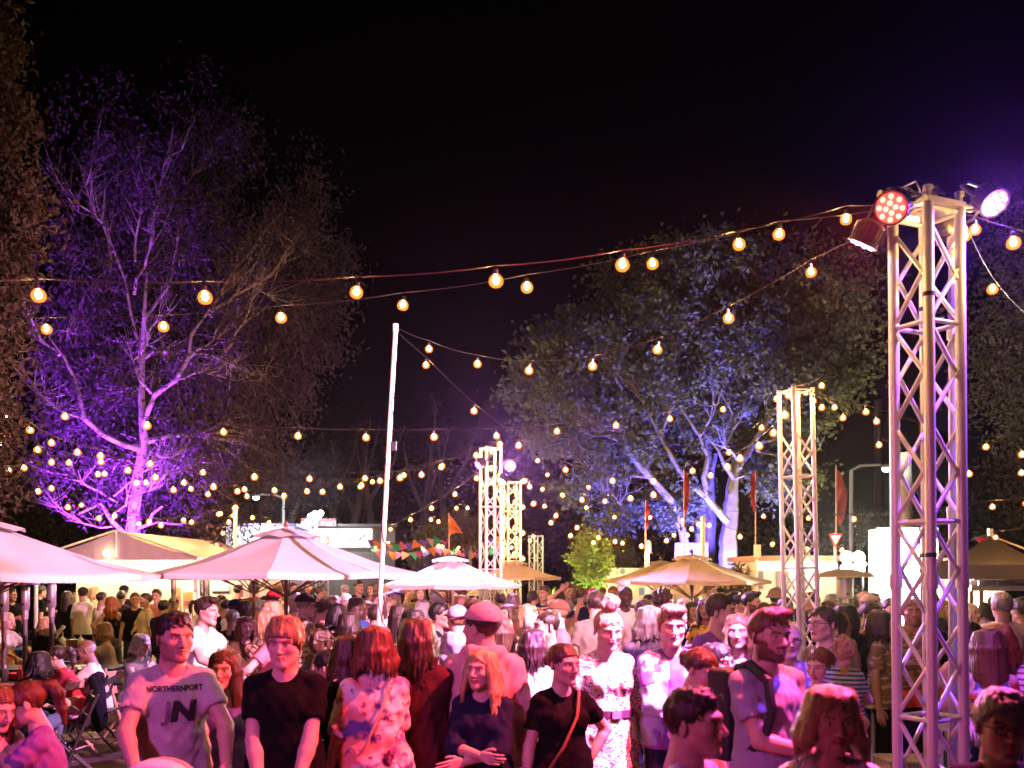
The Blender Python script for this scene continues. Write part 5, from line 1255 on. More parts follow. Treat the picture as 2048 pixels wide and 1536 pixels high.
for x in (-w * .3, w * .3):
    for y in (.25,):
        g = MB(); g.lathe([(.1, -.09), (.30, -.09), (.33, -.05), (.33, .05), (.30, .09), (.1, .09)], (x, y, .33), 18, Matrix.Rotation(math.pi / 2, 3, 'Y')); g.obj('wheel', black_plastic, ft, smooth=True)
g = MB(); g.box((.03, -.03, .78), (w * .92, .02, .30)); g.obj('menu_strip', mat('menu_print', (.62, .55, .45), .6, var=.35, vscale=14), ft)
q = P(1902, 1195, 18.0); a = P(1880, 1152, 18.0); b = P(1938, 1215, 18.0)
ws = empty('white_screen', ((a.x + b.x) / 2, 18.0, 0), 'white partition screen between the trailer and the arched stall', 'screen'); g = MB(); g.box((0, 0, a.z / 2 + .1), (b.x - a.x, .05, a.z - .2)); g.obj('panel', truck_white, ws)
for sx in (-1, 1): g = MB(); g.box((sx * (b.x - a.x) / 2, 0, a.z / 2), (.04, .07, a.z)); g.obj('leg', galv, ws)
# floodlight by the truck
q = P(1706, 1126, 17.4); fl2 = empty('floodlight', (q.x, 17.4, 0), 'blinding floodlight on a stand left of the white trailer', 'floodlight')
g = MB(); g.tube([(0, .06, 0), (0, .06, q.z)], .03, 8); g.obj('stand', black_steel, fl2, smooth=True)
for dx, dz in ((-.105, .10), (.105, .10), (-.105, -.10), (.105, -.10)):  # four heads grouped to stand in for a single lamp's flare
    g = MB(); g.lathe([(.04, -.09), (.10, -.05), (.112, .03), (.10, .034)], (dx, .06, q.z + dz), 16, Matrix.Rotation(math.pi / 2, 3, 'X')); g.obj('housing', black_steel, fl2, smooth=True)
    g = MB(); g.lathe([(.002, -.03), (.07, -.02), (.105, .0), (.105, .006)], (dx, .02, q.z + dz), 16, Matrix.Rotation(math.pi / 2, 3, 'X')); g.obj('lens', emis('flood_warm', (1.0, .92, .74), 90), fl2, smooth=True)
spot('floodlight_lamp', (q.x, 17.3, q.z), (q.x + .4, 8, 1.0), 2200, (1, .90, .70), 150, .6, .12)
spot('floodlight_lamp', (q.x + .15, 17.25, q.z), P(1815, 1130, 19.0), 2600, (1, .95, .84), 100, .5, .1)
q2 = P(1727, 1129, 17.6); f3 = empty('floodlight', (q2.x, 17.6, 0), 'smaller lamp just right of the blinding floodlight', 'floodlight'); g = MB(); g.tube([(0, .03, 0), (0, .03, q2.z)], .02, 6); g.obj('stand', black_steel, f3); g = MB(); g.lathe([(.02, -.03), (.05, 0), (.02, .05)], (0, -.02, q2.z), 10); g.obj('lens', MATS['flood_warm'], f3, smooth=True)
# black tent at the right
bt = empty('gazebo', (P(1962, 1140, 15.5).x, 15.5, 0), 'black peaked gazebo roof at the right edge', 'gazebo'); bo = bt.location
pk = P(1952, 1074, 15.5) - bo; eL, eR = P(1852, 1130, 14.2) - bo, P(2120, 1126, 14.2) - bo; zE2 = eL.z
black_cloth = mat('black_tent_cloth', (.075, .062, .055), .75, var=.2, vscale=2, bump=.4, bscale=4)
ga = math.radians(23); gu, gv = Vector((math.cos(ga), -math.sin(ga), 0)), Vector((math.sin(ga), math.cos(ga), 0)); c0 = Vector((eL.x, -1.3, zE2))
cor = [c0, c0 + gu * 1.75, c0 + gu * 1.75 + gv * 2.2, c0 + gv * 2.2]; apx = (cor[0] + cor[2]) / 2; apx.z = 2.60
for i in range(4):
    a, b = cor[i], cor[(i + 1) % 4]; v = []; f = []; n1 = 10
    for j in range(n1 + 1):
        for k in range(n1 + 1):
            u = j / n1; p = apx.lerp(a.lerp(b, k / n1), u); p.z -= .12 * math.sin(math.pi * u) * (1 - .3 * abs(2 * k / n1 - 1)) + .015 * math.sin(k * 2.2 + u * 6) * (1 - u); v.append(p)
    for j in range(n1):
        for k in range(n1): f.append((j * (n1 + 1) + k, j * (n1 + 1) + k + 1, (j + 1) * (n1 + 1) + k + 1, (j + 1) * (n1 + 1) + k))
    link('roof_panel', mesh_np('roof_panel', v, f), bt, m=black_cloth)
    g = MB(); m1 = (a + b) / 2; g.box(m1 + Vector((0, 0, -.10)), ((a - b).length, .02, .20), rz=-ga if i % 2 == 0 else math.pi / 2 - ga); g.obj('valance', black_cloth, bt)
    g = MB(); g.tube([(a.x, a.y, 0), (a.x, a.y, a.z)], .025, 8); g.obj('leg', alu, bt, smooth=True)
g = MB(); g.tube([apx, cor[1]], .016, 6); g.obj('ridge_tape', mat('tape_tan', (.5, .40, .28), .7), bt)
g = MB(); g.box(apx + Vector((.0, 0, .05)), (.06, .06, .10)); g.obj('peak_cap', white_paint, bt)
q = P(1964, 1080, 14.8); pn = empty('pennant', (q.x, 14.8, q.z - .06), 'small red pennant at the peak of the black gazebo', 'pennant'); g = MB(); g.prism([(-.12, .10), (.06, .10), (.05, -.06)], -.004, .004); g.obj('cloth', mat('flag_red', (.42, .035, .035)), pn)
# arched stall with lightbox
ar0, ar1 = P(1935, 1200, 16.2), P(2062, 1200, 16.2)
st_ = empty('arched_stall', ((ar0.x + ar1.x) / 2, 16.2, 0), 'pale arched food stall below the white lightbox sign', 'stall'); w = ar1.x - ar0.x
pale = mat('stall_pale', (.62, .50, .52), .6, var=.06)
pts = [(-w / 2, 1.80)] + [(-w / 2 * math.cos(t), 1.80 + .42 * math.sin(t)) for t in np.linspace(.05, math.pi - .05, 15)] + [(w / 2, 1.80)]
g = MB(); g.prism(pts, -.06, .06); g.obj('arch', pale, st_)
g = MB(); g.box((0, -.10, 1.80), (w * 1.02, .14, .09)); g.obj('lintel', pale, st_)
for sx in (-w / 2 + .04, -w / 2 + .20, w / 2 - .04):
    g = MB(); g.box((sx, -.02, .88), (.07, .07, 1.76)); g.obj('post', mat('orange_wood', (.42, .20, .06), .6), st_)
g = MB(); g.box((0, .9, 1.15), (w, .06, 2.3)); g.obj('back_wall', cream_wall, st_)
g = MB(); g.box((.05, -.10, 1.02), (w * .98, .4, .06)); g.obj('counter', wood_pole, st_)
g = MB(); g.box((.05, .02, .5), (w * .96, .05, .98)); g.obj('front_panel', mat('stall_dark', (.06, .05, .06), .6), st_)
point('stall_lamp', (st_.location.x, 16.6, 1.72), 26, (1, .85, .6), .08)
a, b = P(1955, 1133, 15.9), P(2014, 1158, 15.9); lb_ = empty('lightbox_sign', ((a.x + b.x) / 2, 15.9, b.z), 'glowing blank white lightbox sign above the arched stall', 'sign')
w, h = b.x - a.x, a.z - b.z; g = MB(); g.box((.03, .09, h / 2), (w + .16, .16, h + .03)); g.obj('case', mat('case_brown', (.14, .09, .08), .6), lb_); g = MB(); g.box((0, -.0, h / 2), (w, .02, h)); g.obj('face', emis('lightbox_glow', (1, .98, .95), 2.6), lb_)
for sx in (-.15, .15): g = MB(); g.box((sx, .12, -.05), (.03, .03, .12)); g.obj('bracket', galv, lb_)
# ------------------------------------------------------------------ festoon strings
core_m = emis('filament_glow', (1.0, .64, .30), 430)
halo_m = bpy.data.materials.new('amber_halo_shell'); halo_m.use_nodes = True  # amber shell glows to stand in for the halo round each bulb
n_, l_ = halo_m.node_tree.nodes, halo_m.node_tree.links; n_.remove(n_['Principled BSDF']); t_ = n_.new('ShaderNodeBsdfTransparent'); t_.inputs[0].default_value = (1, .80, .5, 1); e_ = n_.new('ShaderNodeEmission'); e_.inputs[0].default_value = (1, .27, .04, 1); e_.inputs[1].default_value = .55; a_ = n_.new('ShaderNodeAddShader')
l_.new(t_.outputs[0], a_.inputs[0]); l_.new(e_.outputs[0], a_.inputs[1]); l_.new(a_.outputs[0], n_['Material Output'].inputs[0]); halo_m.cycles.emission_sampling = 'NONE'
bp_ = MB(); bp_.lathe([(.006, .040), (.024, .036), (.042, .018), (.050, -.006), (.046, -.030), (.030, -.047), (.004, -.054)], n=12)
BULB = bp_.mesh('bulb', True)
fp_ = MB(); fp_.lathe([(.004, .024), (.016, .017), (.023, .000), (.021, -.014), (.012, -.025), (.003, -.027)], n=8); CORE = fp_.mesh('filament', True)
sk = MB(); sk.lathe([(.010, .075), (.016, .070), (.017, .036), (.012, .032)], n=8); SOCK = sk.mesh('socket', True)
wire_m = mat('cable_rubber', (.012, .010, .010), .6, var=0); wire_l = mat('cable_pale', (.045, .035, .035), .45, var=0)
def festoon(label, pts, d0, d1, start=None, end=None, scale=1.0, wm=None, group='festoon light strings'):
    """pts photo pixels of the bulbs; depth runs d0..d1; start/end extra wire ends (x, y, d)"""
    n = len(pts); W_ = []
    for i, (x, y) in enumerate(pts):
        u = i / max(n - 1, 1); W_.append(P(x, y, 1 / ((1 - u) / d0 + u / d1)))
    root = empty('festoon_string', W_[0], label, 'string lights', group); o = root.location
    wire = [p + Vector((0, 0, .075 * scale)) for p in W_]
    if start: wire.insert(0, P(*start))
    if end: wire.append(P(*end))
    fine = []
    for i in range(len(wire) - 1):
        L_ = (wire[i + 1] - wire[i]).length
        for k in range(5):
            t = k / 5; p = wire[i].lerp(wire[i + 1], t); p.z -= .018 * L_ * 4 * t * (1 - t); fine.append(p - o)
    fine.append(wire[-1] - o)
    mb = MB(); mb.tube(fine, .0030 if d0 < 12 or d1 < 12 else .005, 5, False); mb.obj('cable', wm or wire_m, root, smooth=True)
    for p in W_:
        q = link('bulb', BULB, root, p - o, m=halo_m); q.scale = (scale * (.72 if max(d0, d1) < 12 else .78) * rnd.uniform(.92, 1.08),) * 3; q.rotation_euler = (rnd.uniform(-.15, .15), rnd.uniform(-.15, .15), 0)
        link('socket', SOCK, q, m=black_plastic); link('filament', CORE, q, m=core_m)
    return root
festoon('upper of the two long bulb strings running left from the near tower', [(1692, 437), (1478, 487), (1245, 528), (992, 560), (713, 583), (410, 593), (77, 589)], 5.9, 4.7, (1800, 405, 5.7), (-330, 560, 4.2), wm=wire_l)
festoon('lower of the two long bulb strings running left from the near tower', [(1558, 467), (1305, 526), (1054, 573), (806, 609), (562, 634), (327, 652), (93, 657)], 6.0, 6.6, (1800, 412, 5.8), (-160, 640, 6.8), wm=wire_l)
festoon('sagging bulb string between the near tower and the leaning white pole', [(1622, 543), (1457, 635), (1315, 698), (1185, 731), (1058, 740), (955, 727), (858, 697)], 6.2, 9.5, (1795, 430, 5.7), (793, 655, 10), wm=wire_l)
festoon('bulb string dropping from the leaning pole toward the middle tower', [(852, 729), (948, 821), (1037, 890), (1131, 939), (1225, 961), (1307, 962), (1385, 941), (1458, 904), (1523, 855)], 10.0, 10.9, (793, 662, 10), (1578, 790, 11))
festoon('level bulb string crossing behind the leaning pole to the middle tower', [(-20, 812), (130, 832), (294, 850), (447, 863), (596, 871), (732, 874), (868, 873), (993, 871), (1114, 862), (1232, 850), (1340, 837), (1446, 818), (1553, 797)], 8.6, 10.9, (-150, 790, 8.2), (1585, 782, 11))
festoon('bulb string from the middle tower down to the bulb wrapped tower', [(1570, 829), (1547, 865), (1518, 891), (1480, 916), (1455, 933), (1421, 950), (1307, 989), (1261, 996), (1210, 1002), (1164, 999), (1125, 990), (1085, 978), (1047, 961)], 11.0, 21.5, (1580, 788, 11), (1030, 955, 22), 1.25)
festoon('bulb string from the far left to the top of the lit tower', [(11, 833), (60, 859), (103, 885), (155, 904), (201, 911), (300, 927), (406, 944), (509, 953), (619, 957), (730, 956), (800, 955), (843, 949), (882, 934), (952, 910)], 13.0, 15.9, (-60, 800, 12.5), (962, 900, 16), 1.3)
festoon('lower bulb string passing the purple trunk toward the lit tower', [(8, 862), (15, 870), (75, 899), (103, 924), (138, 925), (202, 923), (256, 940), (311, 954), (368, 965), (427, 973), (489, 978), (549, 980), (614, 982), (680, 973), (723, 970), (760, 961), (808, 950), (884, 931)], 15.0, 17.5, (-40, 840, 14.5), (960, 905, 16.1), 1.4)
festoon('far bulb string low across the purple tree', [(0, 887), (9, 894), (48, 935), (196, 948), (209, 947), (273, 965), (292, 965), (347, 979), (382, 977), (416, 988), (475, 982), (494, 992), (568, 991), (645, 983), (720, 973), (745, 963)], 19.0, 23.0, None, (960, 930, 24), 1.7)
festoon('bulb string sagging from the left edge to the short pole', [(18, 940), (76, 982), (136, 1014), (198, 1036), (298, 1043), (322, 1050), (367, 1040), (437, 1028), (469, 1016)], 19.0, 23.9, (-30, 900, 18), (471, 1010, 24), 1.6)
festoon('second bulb string sagging to the short pole just behind', [(103, 976), (163, 1010), (229, 1031), (278, 1047), (383, 1044), (441, 1027), (472, 1014)], 21.0, 24.2, (-30, 930, 20), (471, 1008, 24.1), 1.6)
festoon('short bulb string falling right from the short pole', [(505, 1035), (538, 1045), (575, 1058)], 24.3, 27.0, (471, 1011, 24), None, 1.6)
festoon('short bulb string hanging steeply left of the short pole', [(466, 1031), (458, 1044), (446, 1066), (433, 1090)], 24.2, 26.0, (471, 1011, 24), None, 1.6)
festoon('bulb string descending left from the lit tower to the bunting', [(953, 956), (910, 988), (863, 1016), (821, 1039), (781, 1058), (740, 1076)], 16.2, 24.0, (960, 948, 16), None, 1.3, wm=wire_l)
festoon('short far bulb string beside the orange flag', [(913, 1016), (935, 1016), (862, 1039), (877, 1043)], 28.0, 27.0, None, None, 1.5)
festoon('bulb string curving down right of the bulb wrapped tower', [(1050, 962), (1059, 973), (1067, 1007), (1102, 1045), (1141, 1071), (1187, 1085), (1230, 1083), (1283, 1092), (1333, 1081), (1348, 1070), (1383, 1058), (1397, 1048)], 21.8, 22.0, (1032, 955, 22), (1406, 1032, 22), 1.5)
festoon('bulb string along the green foliage toward the slim white post', [(1075, 921), (1095, 949), (1089, 1012), (1112, 1031), (1154, 1055), (1197, 1075), (1245, 1086), (1296, 1085), (1375, 1070)], 24.0, 23.0, (1032, 900, 24), (1406, 1036, 22.1), 1.5)
festoon('faint bulb string through the blue leaves', [(1177, 974), (1173, 1015), (1229, 1034), (1300, 1035), (1365, 1040), (1438, 1024)], 25.0, 26.0, None, None, 1.4)
festoon('bulb string right of the slim white post to the bar', [(1418, 1050), (1480, 1073), (1545, 1088), (1614, 1098), (1684, 1100)], 22.2, 21.0, (1406, 1034, 22), None, 1.5)
festoon('bulb string behind the middle tower over the red flags', [(1527, 1032), (1617, 1036), (1708, 1038)], 21.0, 20.0, (1440, 1020, 22), (1790, 1028, 19), 1.4)
festoon('bulb string from the middle tower toward the near tower', [(1669, 814), (1732, 823), (1790, 842), (1860, 868), (1972, 893), (2044, 908)], 11.0, 10.0, (1636, 782, 11), (2100, 915, 9.8))
festoon('lower bulb string from the middle tower to the right edge', [(1686, 835), (1753, 842), (1758, 889), (1850, 925), (1938, 947), (2043, 945)], 11.1, 10.5, (1636, 785, 11), (2100, 940, 10.4))
festoon('bulb string leaving the near tower at the upper right', [(1950, 458), (2027, 484), (2110, 505)], 5.7, 5.3, (1905, 425, 5.75), (2200, 540, 5), wm=wire_l)
festoon('single bulb line dropping right from the near tower', [(1930, 471), (1985, 577), (2062, 655)], 5.8, 7.4, (1912, 440, 5.75), (2160, 740, 8.4), wm=wire_l)
festoon('low bulb string on the right above the black gazebo', [(1985, 1013), (2052, 1006)], 13.0, 12.5, (1640, 1030, 15), (2110, 1000, 12.3), 1.1)
festoon('lowest bulb string at the right beside the red pennant', [(1991, 1074), (2060, 1066)], 14.0, 13.5, (1945, 1078, 14.5), (2110, 1060, 13.3), 1.1, wm=wire_l)
# bulbs wound round the towers
def wound(label, x, d, h0, h1, w, n, sc=1.3):
    c = P(x, Y_HOR, d); root = empty('festoon_string', (c.x, d, 0), label, 'string lights', 'festoon light strings'); pts = []
    for k in range(n):
        a = k * 1.25; z = h1 + (h0 - h1) * k / (n - 1); p = Vector((w * math.cos(a), w * math.sin(a) * .8 - .05, z)); pts.append(p)
    mb = MB(); mb.tube([p + Vector((0, 0, .09)) for p in pts], .006, 5); mb.obj('cable', wire_m, root, smooth=True)
    for p in pts:
        q = link('bulb', BULB, root, p, m=halo_m); q.scale = (sc * .84,) * 3; link('socket', SOCK, q, m=black_plastic); link('filament', CORE, q, m=core_m)
wound('bulbs wound round the tower behind the purple lamp', 1024, 22.0, 1.9, 4.05, .24, 20, 1.4)
wound('bulbs bunched at the top of the lit tower in front', 976, 16.0, 3.5, 4.1, .19, 7)
wound('bulbs bunched at the top of the middle tower', 1606, 11.0, 3.86, 4.1, .19, 6, .9)
# bunting
b0, b1 = P(738, 1078, 27.0), P(1010, 1072, 26.0); bt_ = empty('bunting', b0, 'multi coloured flag bunting behind the white umbrella', 'bunting'); cols = [(.10, .10, .5), (.55, .12, .35), (.06, .38, .30), (.6, .45, .5), (.2, .12, .5), (.65, .25, .08)]
wl = []
for r_ in range(2):
    n_ = 20; pts = []
    for k in range(n_ * 3 + 1):
        t = k / (n_ * 3); p = b0.lerp(b1, t) + Vector((0, r_ * .5, -.22 * r_ - .16 * abs(math.sin(t * math.pi * 2)))); pts.append(p - b0)
    mb = MB(); mb.tube(pts, .008, 4); mb.obj('line', wire_l, bt_)
    for k in range(n_):
        p = pts[k * 3 + 1]; c = cols[(k * 5 + r_ * 2) % 6]; g = MB(); a = rnd.uniform(-.6, .6); ww = rnd.uniform(.11, .17)
        g.prism([(-ww, 0), (ww, 0), (rnd.uniform(-.06, .06), -.24)], -.004, .004, Matrix.Rotation(a, 3, 'X') @ Matrix.Rotation(rnd.uniform(-.7, .7), 3, 'Y'), p); g.obj('flag_piece', mat('bunting_%s' % 'abcdef'[cols.index(c)], c, .7, trans=.4, var=0), bt_)
festoon('row of small bulbs hung under the bunting', [(652, 1082), (700, 1090), (728, 1086), (752, 1094), (776, 1086), (797, 1091), (815, 1092), (846, 1093), (877, 1092), (884, 1093), (917, 1094), (951, 1092), (985, 1096), (1023, 1095), (1060, 1081), (1067, 1073)], 27.5, 26.5, None, None, 1.5)
# ------------------------------------------------------------------ stage lamps on the towers
lamp_body = mat('lamp_housing', (.06, .05, .05), .45, metal=.4, var=.1)
def par(label, loc, target, col, glow, power, angle, r=.085, blend=.6, plate=None, aim_light=None):
    root = empty('stage_lamp', loc, label, 'stage lamp', 'stage lamps on the towers')
    q = (Vector(target) - Vector(loc)).to_track_quat('-Z', 'Y'); root.rotation_mode = 'QUATERNION'; root.rotation_quaternion = q
    mb = MB(); mb.lathe([(r * .55, .125), (r * .9, .105), (r, .075), (r, .0), (r * 1.06, -.012), (r * 1.06, .012 - .03), (r * .92, -.010)], n=22); mb.obj('housing', lamp_body, root, smooth=True)
    fn = MB(); fn.box((0, r * 1.0, .055), (.006, .012, .08)); fm = fn.mesh('cooling_fin')
    for k in range(20): link('cooling_fin', fm, root, None, (0, 0, 2 * math.pi * k / 20), lamp_body)
    mb = MB(); mb.tube([(-r * 1.15, 0, .06), (-r * 1.15, 0, .20), (0, 0, .27), (r * 1.15, 0, .20), (r * 1.15, 0, .06)], .009, 6); mb.obj('yoke', lamp_body, root, smooth=True)
    le = MB(); le.lathe([(.002, -.026), (.011, -.024), (.0135, -.017), (.0135, -.004)], n=10); lm = le.mesh('lens', True)
    pos = [(0, 0)] * 0 + [(r * .30 * math.cos(a), r * .30 * math.sin(a)) for a in np.linspace(0, 2 * math.pi, 5)[:4]] + [(r * .70 * math.cos(a), r * .70 * math.sin(a)) for a in np.linspace(0.2, 2 * math.pi + .2, 9)[:8]]
    for p in pos:
        o = link('lens', lm, root, (p[0], p[1], 0), m=glow); o.scale = (r / .085,) * 2 + (1,)
    pl = MB(); pl.lathe([(.001, -.0125), (r * .93, -.0125), (r * .93, -.006)], n=20); pl.obj('front_plate', plate or lamp_body, root)
    if power:
        spot('stage_beam', Vector(loc) + (Vector(target) - Vector(loc)).normalized() * .07, aim_light or target, power, col, angle, blend, .014)
    return root
red_glow = emis('red_led', (1.0, .085, .06), 7); purple_glow = emis('purple_led', (.50, .09, 1.0), 7); mag_glow = emis('magenta_led', (1.0, .30, .95), 30)
red_plate = emis('red_plate', (1.0, .010, .008), 1.0); purple_plate = emis('purple_plate', (.35, .02, 1.0), .8)
RED = (1.0, .07, .11); PUR = (.30, .06, 1.0); MAG = (1.0, .26, .92); PINK = (1.0, .36, .62); VIO = (.48, .10, 1.0)
A1 = P(1783, 415, 5.42); A2 = P(1728, 484, 5.80); A3 = P(1987, 405, 5.75); A4 = P(1868, 462, 5.95)
par('red stage lamp with twelve lenses on top of the near tower', A1, (-.9, 1.8, 1.5), RED, red_glow, 2300, 100, .088, plate=red_plate, aim_light=(-.6, 4.6, 1.1))
par('vented stage lamp hanging left of the near tower, beam purple', A2, (.78, 6.9, 1.2), MAG, mag_glow, 5600, 40, .085, plate=emis('magenta_plate', (.6, .05, 1.0), .8))
par('purple stage lamp turned away at the right of the near tower', A3, (3.6, 3.2, 1.6), PUR, purple_glow, 850, 140, .085, plate=purple_plate, aim_light=(2.6, 3.6, 1.0))
par('grey backed stage lamp inside the near tower', A4, (-3.6, 13, 2.1), PINK, mag_glow, 5200, 74, .08)
B1 = P(1020, 932, 16.0)
par('purple stage lamp right of the lit tower top', B1, (.6, 12.5, 2.6), (.75, .25, 1.0), purple_glow, 2600, 110, .10, plate=purple_plate, aim_light=(.2, 10.5, .9))
par('white lavender stage lamp on the lit tower over the umbrella', P(1004, 962, 15.7), P(900, 1130, 15), (.80, .62, 1.0), emis('lavender_led', (.8, .6, 1), 18), 700, 75, .08)
par('violet stage lamp on the lit tower facing the tables on the left', P(958, 930, 15.7), P(590, 1230, 14.0), (.62, .22, 1.0), purple_glow, 2200, 70, .08)
# the twin tower behind the photographer, whose lamps light the faces
tw = empty('truss_tower', (-3.6, -1.2, 0), 'silver truss tower behind the camera carrying two stage lamps', 'truss tower', 'aluminium truss towers')
for a in ((-.12, -.12), (.12, -.12), (.12, .12), (-.12, .12)):
    mb = MB(); mb.tube([(a[0], a[1], 0), (a[0], a[1], 4.2)], .025, 10); mb.obj('chord', alu, tw, smooth=True)
for k in range(7):
    for a, c in (((-.12, -.12), (.12, -.12)), ((.12, -.12), (.12, .12)), ((.12, .12), (-.12, .12)), ((-.12, .12), (-.12, -.12))):
        mb = MB(); mb.tube([(a[0], a[1], .1 + k * .56), (c[0], c[1], .38 + k * .56)], .012, 6); mb.obj('diagonal_brace', alu, tw)
par('violet stage lamp on the tower behind the camera', (-3.6, -1.0, 4.25), (-1.3, 7, 1.2), (.46, .14, 1.0), purple_glow, 560, 60, .085)
par('pink stage lamp on the tower behind the camera', (-3.25, -1.1, 4.25), (-.8, 6.5, 1.4), (1.0, .09, .16), mag_glow, 400, 56, .085)
# uplights in the trees
def uplight(label, x, d, tgt, power, col, angle, z=.25):
    p = P(x, Y_HOR, d); p.z = z; root = empty('tree_uplight', p, label, 'uplight', 'uplights under the trees'); q = (Vector(tgt) - p).to_track_quat('Z', 'Y'); root.rotation_mode = 'QUATERNION'; root.rotation_quaternion = q
    mb = MB(); mb.lathe([(.03, -.12), (.10, -.08), (.11, .02), (.09, .02)], n=14); mb.obj('housing', lamp_body, root, smooth=True)
    mb = MB(); mb.box((0, 0, -.16), (.16, .10, .06)); mb.obj('bracket', lamp_body, root)
    spot('uplight_beam', p + (Vector(tgt) - p).normalized() * .06, tgt, power, col, angle, .5, .08)
uplight('purple uplight at the foot of the gum tree, left side', 195, 25.2, P(230, 780, 28), 17000, (.36, .035, 1.0), 50)
uplight('purple uplight at the foot of the gum tree, right side', 330, 25.5, P(300, 860, 28), 9500, (.38, .04, 1.0), 50)
uplight('blue uplight under the big spreading tree', 1380, 28.2, P(1290, 900, 30), 12500, (.10, .08, 1.0), 66)
uplight('blue uplight beside the dark trunk', 1425, 28.6, P(1450, 840, 30.5), 9500, (.10, .08, 1.0), 60)
uplight('white uplight below the green tree', 1190, 24.0, P(1184, 1110, 25), 420, (.9, 1.0, .55), 110)
uplight('purple uplight behind the bunting', 862, 28.6, P(868, 1070, 30), 260, (.28, .10, 1.0), 100)
uplight('amber white uplight right of the big spreading tree by the bar', 1600, 26.8, P(1500, 780, 30.0), 2200, (1, .80, .36), 95)  # lamp added to give the floodlight's warm light on the leaves
uplight('amber white uplight left of the big spreading tree', 1085, 25.2, P(1180, 820, 30.0), 1300, (1, .80, .36), 85)  # lamp added for the warm spill of bulbs on this side
# ------------------------------------------------------------------ the crowd
p = person
FG = 'people in the front of the crowd'; MG = 'people in the middle of the crowd'; BG = 'people in the back of the crowd'; SL = 'people around the tables on the left'
# front row, left to right
ts, tsJ, tsK = p('man in pale printed t-shirt with short beard pushing a stroller', 350, 1224, 368, 26, 'm', 'push', 'light', 'short', 'dark', 'tee', 'lightgrey', 'shorts', 'navy', head=(14, 0), beard=1, group=FG)
p('woman in blue dress with long brown hair behind the stroller man', 448, 1300, 335, 6, 'f', 'down', 'fair', 'long', 'brown', 'sundress', 'bluedress', head=(-8, 2), group=FG)
p('teenage boy with blond fringe in black polo, hands clasped low', 568, 1236, 372, 3, 'm', 'clasp', 'fair', 'fringe', 'sandy', 'tee', 'black', 'trousers', 'black', head=(-3, 6), neck=.080, group=FG)
p('woman in black t-shirt with dark bob seen from behind, beside tie-dye shirt', 700, 1268, 345, 178, 'f', 'down', 'fair', 'bob', 'brown', 'tee_long', 'black', 'jeans', 'black', head=(8, 0), group=FG)
p('red haired woman in tie-dye t-shirt seen from behind', 748, 1250, 352, 196, 'f', 'hand', 'fair', 'bob', 'auburn', 'tee_long', 'tiedye', 'jeans', 'beige', head=(0, 0), group=FG, girth=1.12)
p('woman with long brown hair in maroon jacket seen from behind', 836, 1233, 335, 178, 'f', 'hand', 'fair', 'lob', 'brown', 'jacket', 'maroon', 'trousers', 'black', group=FG, girth=1.05)
p('woman with long orange lit blond hair and folded arms in dark top', 962, 1298, 345, -14, 'f', 'cross', 'fair', 'longwide', 'blond', 'three', 'navy', 'jeans', 'black', head=(-12, 0), group=FG)
p('man in pale hoodie with backward pale cap seen from behind', 962, 1209, 332, 176, 'm', 'down', 'light', 'short', 'dark', 'hoodie', 'rose', 'trousers', 'charcoal', head=(58, 0), hat='cap', hatc='rose', group=FG)
p('woman in black t-shirt with tied up dark hair and crossbody strap', 1128, 1286, 345, 22, 'f', 'hip1', 'fair', 'bun', 'dark', 'tee', 'black', 'jeans', 'black', head=(14, 4), group=FG)
p('woman hurrying away in long white jacket, dark hair over a pink hood', 1066, 1256, 275, 172, 'f', 'walk', 'light', 'lob', 'darkp' if 0 else 'dark', 'jacket', 'white', 'jeans', 'lilac', group=FG, shoes='white', hem=.66)
p('blond woman with top bun in belted cream patterned dress', 1216, 1190, 302, 12, 'f', 'down', 'fair', 'topbun', 'blond', 'dress', 'lace', head=(2, 14), group=FG, girth=1.25, hem=.30)
p('sandy haired young man in open pale blue overshirt, hand at his waist', 1344, 1211, 302, 6, 'm', 'hand', 'fair', 'quiff', 'sandy', 'tee', 'purple', 'trousers', 'navy', head=(-6, 6), group=FG, over='three', overc='paledenim')
p('woman with low bun looking down, hand to her mouth, pale shirt', 1402, 1292, 352, 38, 'f', 'mouth', 'fair', 'bun', 'brown', 'long', 'rose', 'jeans', 'black', head=(10, 20), group=FG, girth=1.1)
p('woman with long black hair and glasses behind the one looking down', 1437, 1284, 312, 36, 'f', 'down', 'tan', 'long', 'black', 'tee', 'darkpurple', 'jeans', 'black', head=(0, 8), glasses=1, group=FG)
p('dark haired person nearest the camera in lilac top, face turned right', 1390, 1378, 566, 58, 'm', 'down', 'light', 'short', 'dark', 'tee', 'lilac', 'jeans', 'navy', head=(0, 0), group=FG)
p('bearded man in grey purple t-shirt with red lit quiff and backpack', 1540, 1218, 385, 28, 'm', 'hand', 'ruddy', 'quiff', 'auburn', 'tee', 'greypurple', 'trousers', 'black', head=(-6, 4), beard=2, group=FG)
p('woman with blond bob near the camera in white top, low in front', 1664, 1369, 566, -6, 'f', 'down', 'fair', 'bob', 'streak', 'tee', 'white', 'jeans', 'navy', head=(4, 4), group=FG)
p('older man with dark rimmed glasses at the lower right corner', 2004, 1380, 572, -12, 'm', 'down', 'fair', 'short', 'grey', 'tee', 'black', 'jeans', 'navy', head=(4, 4), glasses=1, group=FG)
mo_, moJ, moK = p('red haired woman carrying a toddler against her shoulder', 1640, 1294, 312, -24, 'f', 'carry', 'fair', 'bun', 'auburn', 'tank', 'darkpurple', 'jeans', 'black', head=(-22, 10), group=FG)
p('blond toddler in striped top held by the red haired woman', 1690, 1283, 318, 150, 'c', 'sitphone', 'fair', 'curly', 'blond', 'tee', 'bluestripe', 'shorts', 'navy', head=(10, -6), size=.60, group=FG, lift=True)
